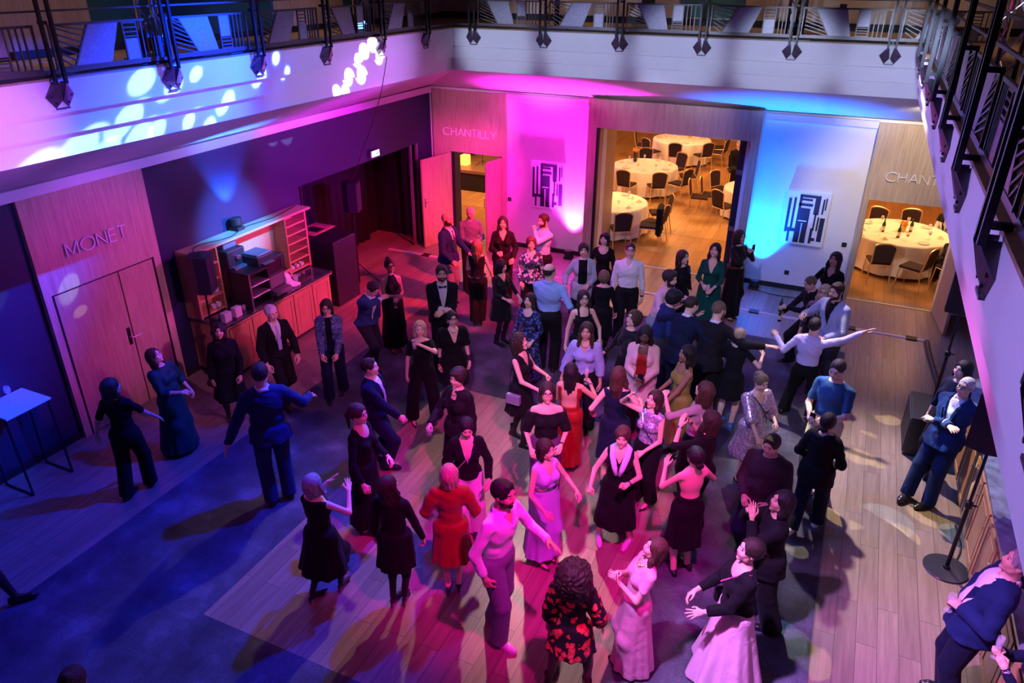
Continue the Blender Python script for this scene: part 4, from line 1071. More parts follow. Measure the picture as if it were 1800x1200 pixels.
hb = MB(); hb.box(PM-.01, 6.255, .98, PM+.005, 6.31, 1.24, bev=.004); hb.box(PM-.005, 6.26, 1.16, PM+.02, 6.305, 1.23, bev=.006); h_ = hb.obj('door_handle', m_blackm); tag(h_, 'black card lock plate with chrome lever on the wooden door under MONET', 'door handle')
MB().tube([(PM+.0, 6.28, 1.10), (PM+.06, 6.28, 1.10), (PM+.062, 6.42, 1.10)], .010, 8).obj('lever', m_steel, h_)
st(MB().box(XL+.0, 5.37, 0, XL+.02, 6.95, 2.08).box(XL+.02, 6.925, 0, PM+.004, 6.95, 2.085).box(XL+.02, 5.37, 2.065, PM+.004, 6.95, 2.08).box(XL+.02, 5.37, 0, PM+.004, 5.385, 2.08).obj('trim_9', m_black))
lettering('MONET', frame((PM, 5.70, 2.50), (0, 1, 0), (0, 0, 1)), .17, 'pale steel letters reading MONET on the wooden panel above the left door', m_letter, width=.93)
# Chantilly left
PY = YB-.07
c1 = MB(); c1.box(-8.80, PY, 0, -8.38, YB, 3.40); c1.box(-7.06, PY, 0, -6.96, YB, 3.40); c1.box(-8.38, PY, 2.06, -7.06, YB, 3.40); st(c1.obj('trim_10', m_panel))
st(MB().box(-8.38, YB, 0, -8.30, YB+.27, 2.06).box(-7.14, YB, 0, -7.08, YB+.27, 2.06).obj('trim_11', m_black))
lettering('CHANTILLY', frame((-8.53, PY, 2.43), (1, 0, 0), (0, 0, 1)), .16, 'pale steel letters reading CHANTILLY above the pink lit double doors', m_letter, width=1.36)
door_leaf('door_2', (-8.40, PY-.01, 0), 258, .98, 2.04, '', handle=1)
door_leaf('door_2', (-7.10, PY-.01, 0), 262, .60, 2.04, '', handle=0, t=.045)
hh = MB().tube([(-7.20, 14.43, 1.0), (-7.26, 14.43, 1.0), (-7.26, 14.43, 1.22), (-7.20, 14.43, 1.22)], .01, 8).obj('door_handle', m_steel); tag(hh, 'steel pull handle on the magenta lit right leaf under CHANTILLY', 'door handle')
# Chantilly right
c2 = MB(); c2.box(.37, PY, 0, .47, YB, 3.40); c2.box(.47, PY, 2.02, 2.05, YB, 3.40); c2.box(2.0, PY, 0, 2.2, YB, 3.40); st(c2.obj('trim_12', m_panel))
lettering('CHANTILLY', frame((.66, PY, 2.40), (1, 0, 0), (0, 0, 1)), .16, 'pale steel letters beginning CHANT on the wooden panel cut by the right balcony', m_letter, width=1.36)
door_leaf('door_3', (1.98, PY-.01, 0), 277, 1.0, 2.0, '', handle=1)
door_leaf('door_3', (.49, YB+.25, 0), 88, .6, 2.0, '', handle=1)
st(MB().box(.47, YB-.02, 0, 1.98, YB+.03, .012).box(-4.75, YB-.02, 0, -1.86, YB+.03, .012).box(-8.3, YB-.02, 0, -7.1, YB+.03, .012).obj('trim_13', plain('pale_threshold', (.6, .5, .4), .5)))
# portal
PF = 14.62
def X(u, v): return float(sight(u, v, 1, PF)[0])
def Z(u, v): return float(sight(u, v, 1, PF)[2])
oxl, oxr, ozt = X(1036, 175), X(1344, 196), Z(1190, 184); ixl, ixr, izt = X(1049, 224), X(1320, 250), Z(1180, 236)
po = MB(); po.box(oxl, PF, 0, ixl, YB+.1, ozt); po.box(ixr, PF, 0, oxr, YB+.1, ozt); po.box(ixl, PF, izt, ixr, YB+.1, ozt)
st(po.obj('trim_14', m_panel))
st(MB().box(ixl, PF+.02, 0, ixl+.05, PF+.10, izt).obj('trim_15', m_black))
st(MB().box(ixl, PF+.12, 0, ixl+.03, YB+.95, izt).obj('trim_16', m_door))
fw = empty('folding_partition', (ixr-.05, PF+.4, 0))
for i in range(4): MB().box(-.17-.05*(i % 2), i*.17, .01, .0, i*.17+.15, izt-.01, bev=.006).obj('partition_leaf', plain('navy_partition', (.012, .014, .035), .35), fw)
MB().box(-.20, -.01, 1.05, -.08, .02, 1.14).box(-.20, -.01, 2.2, -.08, .02, 2.29).obj('latch', m_steel, fw)
tag(fw, 'dark folded sliding partition stacked at the right side of the big opening', 'partition')
# baseboards
st(MB().box(-6.94, YB-.02, 0, oxl, YB, .1).box(oxr, YB-.02, 0, .36, YB, .1).obj('baseboard_back', m_black))
st(MB().box(XL, -3, 0, XL+.02, 5.26, .1).box(XL, 7.08, 0, XL+.02, 10.28, .1).obj('baseboard_left', m_black))
# profiles beside the dark opening
for yy, lb in ((14.02, 'left'), (14.28, 'right')):
    tag(MB().box(XL-.02, yy, 0, XL+.03, yy+.06, 2.3).obj('steel_profile', plain('satin_profile', (.25, .22, .3), .4, metal=.6)), 'narrow vertical metal profile at the dark opening, the %s one' % lb, 'profile')
# curtain in the recess, soft pleats
cu = MB(); n = 90; vs = []; 
for i in range(n+1):
    y = 10.3+i*(14.0-10.3)/n; x = -10.1+.05*math.sin(i*1.1)+.02*math.sin(i*2.7); vs += [(x, y, .02), (x, y, 2.65), (x-.02, y, 2.65), (x-.02, y, .02)]
fs = []
for i in range(n):
    for k in range(4): fs.append((i*4+k, i*4+(k+1) % 4, (i+1)*4+(k+1) % 4, (i+1)*4+k))
cu.add(vs, fs); tag(cu.obj('curtain', m_curtain, smooth=True), 'black pleated curtain filling the dark opening in the left wall', 'curtain')
# exit sign
ex = empty('exit_sign', (XL+.06, 12.62, 2.42))
MB().box(-.02, -.14, -.06, .02, .14, .07, bev=.004).obj('housing', plain('exit_housing', (.5, .5, .5), .5), ex)
MB().box(.02, -.13, -.05, .024, .13, .06).obj('lit_face', plain('exit_face', (.2, .6, .35), .4, emit=(.75, 1, .9), es=5), ex)
pg = MB(); pg.box(.024, .01, -.035, .026, .05, .03); pg.bar((.026, -.02, .02), (.026, -.04, -.03), .012); pg.bar((.026, -.02, .02), (.026, -.07, .0), .01); pg.box(.024, .07, -.03, .026, .11, .035); pg.obj('pictogram', plain('exit_pictogram', (.02, .2, .08), .5), ex)
tag(ex, 'small glowing emergency exit sign above the dark opening', 'exit sign')
# abstract pictures
def picture(x0, z0, x1, z1, label, flip=False):
    r = empty('wall_picture', ((x0+x1)/2, YB-.03, (z0+z1)/2)); w = (x1-x0)/2; h = (z1-z0)/2
    MB().box(-w, -.03, -h, w, .03, h).obj('canvas', plain('canvas_white', (.72, .72, .74), .6), r)
    ink = MB()
    def R(a, b, c, d): ink.box(-w+a*2*w, -.034, -h+b*2*h, -w+c*2*w, -.03, -h+d*2*h)
    for q in ((.06, .22, .12, .86), (.18, .30, .23, .88), (.12, .24, .30, .30), (.14, .04, .19, .24), (.30, .04, .58, .70), (.30, .74, .62, .79), (.34, .84, .60, .88), (.30, .90, .66, .95), (.30, .70, .36, .92), (.66, .60, .78, .95), (.70, .30, .74, .62), (.66, .05, .72, .34), (.72, .10, .80, .16), (.84, .10, .95, .55), (.84, .62, .88, .90), (.90, .70, .93, .92), (.78, .3, .82, .56)): R(*q)
    ink.obj('printed_shapes', plain('ink_navy', (.015, .02, .045), .5), r)
    gp = MB(); gp.box(-w+.43*2*w, -.0355, -h+.04*2*h, -w+.455*2*w, -.034, -h+.42*2*h); gp.box(-w+.34*2*w, -.0355, -h+.45*2*h, -w+.54*2*w, -.034, -h+.47*2*h); gp.obj('pale_line', plain('canvas_white', (.72, .72, .74), .6), r)
    tag(r, label, 'picture')
picture(-6.36, 1.01, -5.56, 2.06, 'abstract picture of dark bars on white, on the magenta lit wall left of the opening')
picture(-.96, .98, -.17, 2.03, 'abstract picture of dark bars on white, on the blue lit wall right of the opening')
def switch(x, z, label): tag(MB().box(x-.045, YB-.012, z-.045, x+.045, YB, z+.045, bev=.004).obj('wall_switch', m_black), label, 'switch')
switch(-6.90, 1.10, 'small black wall switch on the pink wall beside the CHANTILLY doors')
switch(.22, 1.08, 'small black wall switch between the right picture and the right doors')
switch(-.72, .35, 'small black wall socket low under the right picture')
# cable covers on the floor
cv = empty('cable_cover', (-9.3, 13.55, 0)); 
MB().prism([(-.05, 0), (.05, 0), (.028, .016), (-.028, .016)], frame((0, 0, 0), (0, -1, 0), (0, 0, 1)) , 11.15).obj('ramp', plain('cover_grey', (.55, .53, .6), .4), cv)
for i, x in enumerate((1.0, 2.3, 8.2, 9.9, 10.9)): MB().box(x-.09, -.075, 0, x+.09, .075, .021).obj('gaffer_tape', m_black, cv)
cvv = cv
# flip the ramp so that it runs along +X
for ch in [o for o in bpy.data.objects if o.parent == cv and o.name.startswith('ramp')]:
    me = ch.data
    for v in me.vertices: v.co = Vector((abs(v.co.x), v.co.y, v.co.z))
    bm = bmesh.new(); bm.from_mesh(me); bmesh.ops.recalc_face_normals(bm, faces=bm.faces[:]); bm.to_mesh(me); bm.free()
tag(cv, 'long pale cable cover taped across the floor before the back wall', 'cable cover')
cable([(1.84, 13.5, .02), (1.86, 12.9, .02), (1.92, 12.2, .02), (1.95, 11.5, .02), (2.0, 10.9, .02)], .045, 'brown flat cable cover bending towards the right loudspeaker', plain('brown_cover', (.06, .035, .03), .6), 'floor_cable_cover')
cable([(-1.35, 14.72, .02), (-.9, 14.55, .012), (-.2, 14.6, .012), (.3, 14.75, .012)], .008, 'thin black cable on the floor from the blue uplight')
cable([(1.95, 8.3, .01), (1.98, 7.9, .01), (1.9, 7.6, .01)], .01, 'black cable running down to the round base by the right cabinet')
# ---- uplights
def uplight(loc, col, label, aim=(0, .15, 1)):
    r = empty('uplight', loc)
    MB().box(-.1, -.08, 0, .1, .08, .05, bev=.01).obj('base', m_black, r)
    M = Matrix.Translation((0, 0, .13)) @ Vector(aim).to_track_quat('Z', 'Y').to_matrix().to_4x4()
    b = MB(); b.lathe([(.07, -.08), (.095, -.05), (.1, .05), (.09, .06)], n=18, M=M); b.obj('lamp_can', m_black, r)
    MB().lathe([(.001, .056), (.085, .056)], n=18, M=M).obj('lens', plain('uplight_lens_'+str(col), (.1, .1, .1), .2, emit=col, es=8), r)
    for s_ in (-1, 1): pass
    tag(r, label, 'uplight')
uplight((-1.28, 14.72, 0), (.15, .5, 1), 'small black uplight glowing blue at the foot of the wall right of the opening')
uplight((-5.32, 14.74, 0), (1, .1, .9), 'small black uplight glowing magenta at the foot of the wall left of the opening')
uplight((-8.77, 8.55, 2.03), (.2, .45, 1), 'small black uplight glowing blue on top of the wooden hutch', aim=(-.12, 0, 1))
# ================================================================ furniture
m_cab = wood('cabinet_cherry', (.46, .26, .13), (.30, .16, .08), 'Z', 8, .4)
m_cabt = wood('cabinet_top_wood', (.50, .33, .20), (.36, .23, .13), 'Y', 8, .45)
m_marble = plain('dark_marble', (.035, .04, .05), .15, vary=.6, bscale=9, coat=.3)
m_bmarble = plain('blue_grey_marble', (.16, .20, .26), .2, vary=.45, bscale=7)
m_shelf = wood('shelf_wood', (.50, .30, .16), (.36, .20, .10), 'X', 8, .45)
def panel_door(parent, M, w, h, mat, name='door', knob=True):
    """framed panel door in frame M (a across, b up, n out)"""
    b = MB()
    b.prism([(0, 0), (w, 0), (w, h), (0, h)], M, .018)
    M2 = M @ Matrix.Translation((0, 0, .018)); t = .065
    for q in ([(0, 0), (w, 0), (w, t), (0, t)], [(0, h-t), (w, h-t), (w, h), (0, h)], [(0, t), (t, t), (t, h-t), (0, h-t)], [(w-t, t), (w, t), (w, h-t), (w-t, h-t)]): b.prism(q, M2, .010)
    u = t+.03; b.prism([(u, u), (w-u, u), (w-u, h-u), (u, h-u)], M2, .007)
    d = b.obj(name, mat, parent)
    if knob: k = MB(); k.ball(tuple(M2 @ Vector((w-.03, h*.75, .022))), .012, 8, 6); k.obj('knob', m_steel, d)
    return d
# ---- left sideboard with hutch
sb = empty('sideboard', (XL+.02, 7.35, 0)); W_, D_ = 2.58, .80
MB().box(0, .03, .08, D_-.05, W_-.03, .91).obj('body', m_cab, sb)
MB().box(0, .06, 0, D_-.09, W_-.06, .08).obj('plinth', m_black, sb)
MB().box(0, 0, .91, D_, W_, .945, bev=.006).obj('worktop', m_marble, sb)
MB().box(D_-.05, 0, .885, D_+.0, W_, .91, bev=.004).obj('moulding', m_cab, sb)
for i in range(5): panel_door(sb, frame((D_-.05, .06+i*.496, .12), (0, 1, 0), (0, 0, 1)), .47, .74, m_cab)
hu = empty('hutch', (XL+.02, 7.36, .947)); hh_, hd, hw = 1.07, .30, 2.75
MB().box(0, 0, hh_-.04, hd+.03, hw, hh_, bev=.004).obj('top_board', m_cabt, hu)
MB().box(0, 0, 0, hd, .035, hh_-.04).obj('side_panel', m_cab, hu); MB().box(0, 2.60, 0, hd, 2.64, hh_-.04).obj('side_panel', m_cab, hu)
MB().box(0, .035, 0, .015, 2.60, hh_-.04).obj('back_panel', m_shelf, hu)
MB().box(0, .50, 0, hd, .53, hh_-.04).obj('divider', m_cab, hu); MB().box(0, 2.08, 0, hd, 2.11, hh_-.04).obj('divider', m_cab, hu)
for z in (.02, .20, .36, .52, .68, .84): MB().box(.015, 2.11, z, hd-.01, 2.60, z+.03).obj('shelf', m_shelf, hu)
for z in (.02, .27, .52, .77): MB().box(.015, .035, z, hd-.01, .50, z+.03).obj('shelf', m_shelf, hu)
tag(sb, 'long reddish wooden sideboard with panelled doors and dark worktop by the left wall', 'sideboard')
tag(hu, 'open wooden hutch with shelves standing on the left sideboard, top lit blue', 'hutch')
# end panel of the left sideboard reaching the floor
CT = .947
def X_(d): return XL+.02+d
def shape(name, fnlist, loc, label, cat, group=None):
    r = empty(name, loc)
    for pn, mb, mt in fnlist: mb.obj(pn, mt, r)
    return tag(r, label, cat, group)
darkp = plain('dark_plastic', (.015, .016, .02), .35); greyp = plain('grey_plastic', (.10, .10, .12), .4); whitec = plain('white_ceramic', (.7, .7, .72), .25); clothw = plain('white_linen', (.7, .7, .75), .8, bump=.4, bscale=25)
fr_ = MB().box(0, 0, 0, .42, .46, .03).box(0, 0, .56, .42, .46, .60).box(0, 0, .03, .42, .03, .56).box(0, .43, .03, .42, .46, .56).box(0, .03, .03, .02, .43, .56)
shape('cutlery_rack', [('carcass', fr_, darkp), ('shelf', MB().box(.02, .03, .20, .41, .43, .215), greyp), ('shelf', MB().box(.02, .03, .38, .41, .43, .395), greyp), ('rail', MB().tube([(.43, .03, .20), (.43, .43, .20)], .006).tube([(.43, .03, .38), (.43, .43, .38)], .006).box(.41, .0, .0, .43, .03, .6), m_steel)], (X_(.33), 7.98, CT), 'black open rack with three compartments on the left sideboard', 'rack')
shape('coffee_machine', [('body', MB().box(0, 0, 0, .34, .38, .30, bev=.02), darkp), ('hopper', MB().box(.04, .05, .30, .24, .33, .42, bev=.02), greyp), ('drip_tray', MB().box(.34, .05, 0, .42, .33, .03), greyp), ('spout', MB().box(.34, .15, .14, .39, .23, .20, bev=.005), m_steel)], (X_(.03), 8.0, CT+.602), 'black coffee machine on top of the tall rack in the hutch', 'coffee machine')
shape('printer', [('body', MB().box(0, 0, 0, .36, .36, .16, bev=.015), darkp), ('lid', MB().box(.02, .02, .16, .34, .34, .19, bev=.01), greyp), ('paper_tray', MB().box(.36, .06, .03, .43, .30, .045), greyp)], (X_(.33), 8.30, CT+.602), 'dark box shaped printer set in front of the coffee machine', 'printer')
shape('equipment_stack', [('cabinet', MB().box(0, 0, 0, .36, .40, .38, bev=.01), darkp), ('drawer', MB().box(.36, .02, .05, .50, .38, .12, bev=.005), greyp), ('front_panel', MB().box(.36, .03, .15, .37, .37, .35), greyp)], (X_(.30), 8.48, CT), 'dark cabinet with an open drawer on the left sideboard', 'cabinet')
shape('microwave', [('case', MB().box(0, 0, 0, .32, .44, .26, bev=.01), darkp), ('window', MB().box(.32, .03, .04, .326, .32, .22), plain('dark_window', (.03, .01, .02), .1)), ('handle', MB().tube([(.345, .34, .05), (.345, .34, .21)], .008), m_steel)], (X_(.33), 8.50, CT+.382), 'small black microwave with dark window on the left sideboard stack', 'microwave')
shape('wooden_crate', [('side_board', MB().box(0, 0, 0, .02, .42, .16).box(.28, 0, 0, .30, .42, .16), m_shelf), ('end_board', MB().box(.02, 0, 0, .28, .02, .16).box(.02, .40, 0, .28, .42, .16), m_shelf), ('base', MB().box(.02, .02, 0, .28, .40, .015), m_shelf)], (X_(.05), 8.98, CT), 'low wooden crate beside the microwave on the left sideboard', 'crate')
b = MB(); b.lathe([(.001, 0), (.11, 0), (.14, .04), (.13, .12), (.06, .17), (.001, .18)], n=20); k = MB(); k.lathe([(.001, .175), (.02, .18), (.025, .2), (.001, .215)], n=10)
shape('tureen', [('bowl', b, darkp), ('lid_knob', k, m_steel)], (X_(.22), 9.33, CT), 'rounded black pot on the left sideboard near the lit shelves', 'pot')
def fieldobj(prims, res, lo, hi, name, mat, noise=0):
    f = Field(lo, hi, res)
    for p in prims: f.cone(*p)
    if noise:
        x, y, z = f.pts(); f.D = f.D+noise*np.sin(x*45+2*np.sin(z*30))*np.sin(y*50+z*20)
    V, F = f.net(); return link(name, np_mesh(name, V, F), mat)
lin = fieldobj([((0, 0, .03), (.12, .1, .04), .05, .06, .03), ((.1, .05, .05), (0, .12, .14), .07, .06, .03), ((.16, .14, .02), (.2, .2, .02), .05, .03, .03), ((.02, .1, .14), (.03, .06, .2), .055, .04, .03)], .011, (-.06, -.06, 0), (.26, .26, .26), 'linen_pile', clothw, .008)
lin.location = (X_(.50), 8.96, CT); tag(lin, 'crumpled white linen pile glowing blue on the left sideboard', 'linen')
def glass_obj(loc, label, kind='wine', group=None, s=1.0, wine=None, rx=(0, 0, 0)):
    r = empty('wine_glass' if kind == 'wine' else 'glass', loc); r.rotation_euler = rx
    if kind == 'wine':
        b = MB(); b.lathe([(.001, 0), (.033*s, .002), (.033*s, .004), (.005, .008), (.004, .075*s), (.012, .085*s), (.034*s, .115*s), (.036*s, .14*s), (.028*s, .18*s), (.0265*s, .18*s), (.034*s, .14*s), (.032*s, .117*s), (.010, .089*s), (.001, .087*s)], n=16)
    elif kind == 'flute':
        b = MB(); b.lathe([(.001, 0), (.03*s, .002), (.004, .006), (.004, .07*s), (.02*s, .10*s), (.026*s, .16*s), (.023*s, .21*s), (.0215*s, .21*s), (.024*s, .16*s), (.018*s, .102*s), (.001, .08*s)], n=14)
    else:
        b = MB(); b.lathe([(.001, 0), (.028*s, 0), (.036*s, .10*s), (.0345*s, .10*s), (.027*s, .005), (.001, .005)], n=16)
    b.obj('bowl', m_glass, r, smooth=True)
    if wine:
        w = MB()
        if kind == 'wine': w.lathe([(.001, .09*s), (.010, .092*s), (.030*s, .117*s), (.0325*s, .13*s), (.001, .13*s)], n=14)
        elif kind == 'flute': w.lathe([(.001, .085*s), (.016*s, .105*s), (.022*s, .15*s), (.001, .15*s)], n=14)
        else: w.lathe([(.001, .007), (.026*s, .007), (.031*s, .05*s), (.001, .05*s)], n=14)
        w.obj('drink', plain('drink_'+wine, {'red': (.25, .01, .03), 'amber': (.8, .35, .05), 'clear': (.8, .8, .7)}[wine], .1, trans=.6), r, smooth=True)
    return tag(r, label, 'glass', group)
glass_obj((X_(.58), 9.22, CT), 'empty drinking glass standing on the left sideboard next to the linen', 'tumbler', s=1.3)
for i, z in enumerate((.05, .30, .55)):
    for j in range(2):
        c = MB(); c.lathe([(.001, 0), (.03, 0), (.04, .03), (.042, .07), (.038, .07), (.034, .03), (.001, .008)], n=14); o = c.obj('cup', whitec); o.location = (X_(.22), 7.36+.34+j*.1, CT+z); 
        tag(o, 'white cup on the %s shelf at the left end of the hutch, %s' % (('lowest', 'middle', 'upper')[i], ('nearer the speaker', 'nearer the rack')[j]), 'cup', 'cups in the hutch')
for i in range(2):
    c = MB().box(0, 0, 0, .10, .14, .16, bev=.01); o = c.obj('napkin_box', plain('pale_box', (.5, .5, .6), .6)); o.location = (X_(.62), 7.42+i*.22, CT); tag(o, 'pale box at the left end of the left sideboard, %s' % ('beside the speaker', 'next to the glasses')[i], 'box')
for i in range(4): glass_obj((X_(.55+.06*(i % 2)), 7.78+.05*i, CT), 'small glass at the left end of the left sideboard, %s of the cluster' % ('nearest the speaker', 'second', 'third', 'nearest the rack')[i], 'tumbler', 'glasses by the left speaker', s=.9)
for i in range(3):
    c = MB(); c.lathe([(.001, 0), (.03, 0), (.04, .03), (.042, .06), (.038, .06), (.034, .03), (.001, .008)], n=12); o = c.obj('cup', whitec); o.location = (X_(.22), 9.58+i*.12, CT+.05); tag(o, 'pale cup on the bottom shelf of the lit right shelves, %s' % ('left one', 'middle one', 'right one')[i], 'cup', 'cups on the lit shelves')
cable([(XL+.08, 10.05, CT+1.075), (XL+.22, 9.3, CT+1.078), (XL+.15, 8.7, CT+1.078), (XL+.30, 8.2, CT+1.078), (XL+.15, 7.7, CT+1.078), (XL+.37, 7.38, CT+1.07), (XL+.38, 7.3, CT+.8)], .007, 'black cable snaking over the blue lit top of the hutch')
# ---- loudspeakers
def grille(): return plain('speaker_grille', (.012, .012, .016), .55, bump=.5, bscale=300)
def loudspeaker(loc, ang, w, d, h, label, base=None):
    r = empty('loudspeaker', loc, math.radians(ang))
    b = MB(); pl = [(-w/2, d/2), (w/2, d/2), (w/2, -d*.1), (w*.28, -d/2), (-w*.28, -d/2), (-w/2, -d*.1)]
    pl = pl[::-1]
    b.prism(pl, Matrix.Identity(4), h); b.obj('cabinet', darkp, r)
    g = MB(); n = 7; vs = []
    for i in range(n+1):
        a = -1+2*i/n; vs += [(a*w*.47, d/2+.022*(1-a*a)+.004, .02), (a*w*.47, d/2+.022*(1-a*a)+.004, h-.02)]
    vs2 = [(x, d/2, z) for x, y, z in vs]; N = len(vs)
    fs = [(2*i, 2*i+2, 2*i+3, 2*i+1) for i in range(n)]+[(N+2*i, N+2*i+1, N+2*i+3, N+2*i+2) for i in range(n)]+[(2*i, N+2*i, N+2*i+2, 2*i+2) for i in range(n)]+[(2*i+1, 2*i+3, N+2*i+3, N+2*i+1) for i in range(n)]+[(0, 1, N+1, N), (2*n, N+2*n, N+2*n+1, 2*n+1)]
    g.add(vs+vs2, fs); g.obj('grille', grille(), r)
    MB().box(-.06, -.02, h, .06, .03, h+.012, bev=.004).obj('handle', m_black, r)
    return tag(r, label, 'loudspeaker')
def pole(loc, h, label, base='round', z0=0.0):
    r = empty('speaker_stand', loc)
    MB().tube([(0, 0, z0), (0, 0, h*.55)], .022, 12).tube([(0, 0, h*.5), (0, 0, h)], .016, 12).obj('pole', m_blackm, r)
    c = MB(); c.lathe([(.022, h*.52), (.036, h*.53), (.036, h*.57), (.02, h*.58)], n=14); c.tube([(.03, 0, h*.55), (.075, 0, h*.55)], .011, 8); c.obj('clamp', m_blackm, r)
    if base == 'round':
        b = MB(); b.lathe([(.001, 0), (.225, 0), (.23, .006), (.22, .016), (.04, .022), (.035, .05), (.001, .05)], n=36); b.obj('base_plate', plain('stand_base', (.05, .055, .07), .3, metal=.5), r)
    elif base == 'tripod':
        for k in range(3):
            a = k*2*PI/3+.5; q = (math.cos(a), math.sin(a)); l = MB(); l.tube([(.02*q[0], .02*q[1], .42), (.42*q[0], .42*q[1], .02)], .012, 8); l.tube([(.02*q[0], .02*q[1], .16), (.24*q[0], .24*q[1], .20)], .008, 6); l.obj('leg', m_blackm, r)
    return tag(r, label, 'stand')
S1 = sight(360, 512, 2, 1.52); pole((S1[0], S1[1], 0), 1.53, 'black speaker pole on a round base in front of the left sideboard')
loudspeaker((S1[0], S1[1], 1.53), -60, .34, .30, .56, 'black loudspeaker on a pole at the left end of the wooden hutch')
sub = MB(); tag(MB().box(-8.86, 10.36, 0, -8.34, 11.05, 1.28, bev=.01).obj('equipment_case', darkp), 'tall black equipment case right of the left sideboard', 'case')
S2 = (-8.72, 11.55); pole((S2[0], S2[1], 0), 1.52, 'black speaker tripod stand before the dark opening', 'tripod'); loudspeaker((S2[0], S2[1], 1.53), -70, .32, .30, .58, 'black loudspeaker on a stand in front of the dark opening')
# laptop shelf
lt = empty('laptop_stand', (-9.55, 11.35, 0)); MB().box(-.25, -.35, 1.08, .25, .35, 1.10, bev=.004).obj('shelf', m_cabt, lt); MB().tube([(0, 0, 0), (0, 0, 1.08)], .018).obj('pole', m_steel, lt); MB().box(-.2, -.2, 0, .2, .2, .02).obj('foot_plate', m_black, lt); tag(lt, 'small wooden shelf table on a thin pole in the dark opening', 'table')
MB_ = MB().box(-.16, -.12, 0, .16, .12, .015, bev=.003); lap = MB_.obj('laptop', darkp); lap.location = (-9.52, 11.3, 1.10); tag(lap, 'closed dark laptop lying on the shelf table in the dark opening', 'laptop')
jug = MB(); jug.box(-.05, -.09, 0, .05, .09, .05, bev=.015); jo = jug.obj('controller', plain('blue_plastic', (.05, .15, .5), .3)); jo.location = (-9.66, 11.15, 1.10); tag(jo, 'small blue gadget beside the laptop in the dark opening', 'gadget')
tag(MB().tube([(-9.75, 11.32, 0), (-9.75, 11.32, 2.2)], .014).obj('metal_pole', m_steel), 'thin pink lit vertical pole behind the shelf table in the dark opening', 'pole')
# ---- high table on the left
ht = empty('high_table', (-8.57, 4.39, 0)); MB().box(-.27, -.27, 1.085, .27, .29, 1.11, bev=.003).obj('tabletop', plain('pale_tabletop', (.55, .58, .65), .4), ht)
for y in (-.26, .27):
    l = MB(); 
    for p, q in (((-.24, y, .01), (.26, y, .01)), ((.26, y, .01), (.22, y, 1.085)), ((-.24, y, .01), (-.22, y, 1.085))): l.bar(p, q, .02, .02, up=(0, 1, 0))
    l.obj('leg', m_blackm, ht)
MB().bar((-.22, -.26, 1.07), (-.22, .27, 1.07), .02).bar((.22, -.26, 1.07), (.22, .27, 1.07), .02).obj('apron', m_blackm, ht)
tag(ht, 'tall square table with blue lit top and black sled legs by the left wall', 'table')
glass_obj((-8.66, 4.42, 1.11), 'stemmed glass alone on the blue lit high table', s=1.1)
# ---- right hand side
cr = empty('counter_cabinet', (1.98, 5.0, 0)); L_ = 5.25
MB().box(.03, 0, .08, .68, L_, .96).obj('body', m_cab, cr); MB().box(.07, 0, 0, .68, L_, .08).obj('plinth', m_black, cr)
MB().box(0, -.02, .96, .72, L_+.02, 1.0, bev=.006).obj('worktop', m_bmarble, cr); MB().box(.01, 0, .93, .04, L_, .96).obj('moulding', m_cab, cr)
for i in range(9): panel_door(cr, frame((.03, .04+i*.58+.54, .12), (0, -1, 0), (0, 0, 1)), .54, .78, m_cab)
tag(cr, 'long wooden counter cabinet with panelled doors and blue marble top on the right', 'cabinet')
sw = empty('subwoofer', (1.40, 9.62, 0)); MB().box(0, 0, 0, .42, .78, .58, bev=.008).obj('cabinet', darkp, sw); MB().box(-.012, .03, .04, 0, .75, .54).obj('grille', grille(), sw); MB().box(.1, -.004, .3, .3, .0, .4).obj('handle_recess', m_black, sw)
tag(sw, 'large black subwoofer box standing on the wooden floor at the right', 'loudspeaker')
pole((1.66, 10.16, .58), 1.37, 'black speaker pole mounted on top of the right subwoofer', 'none')
loudspeaker((1.66, 10.16, 1.95), 75, .34, .32, .60, 'black loudspeaker high on a pole, far right, half hidden by the balcony')
RB = sight(1663, 998, 2, 0.01); pole((RB[0], RB[1], 0), 1.60, 'black pole on a large round base beside the right counter')
loudspeaker((RB[0], RB[1], 1.6), 60, .36, .32, .60, 'black loudspeaker on the round based pole, cut by the right balcony')
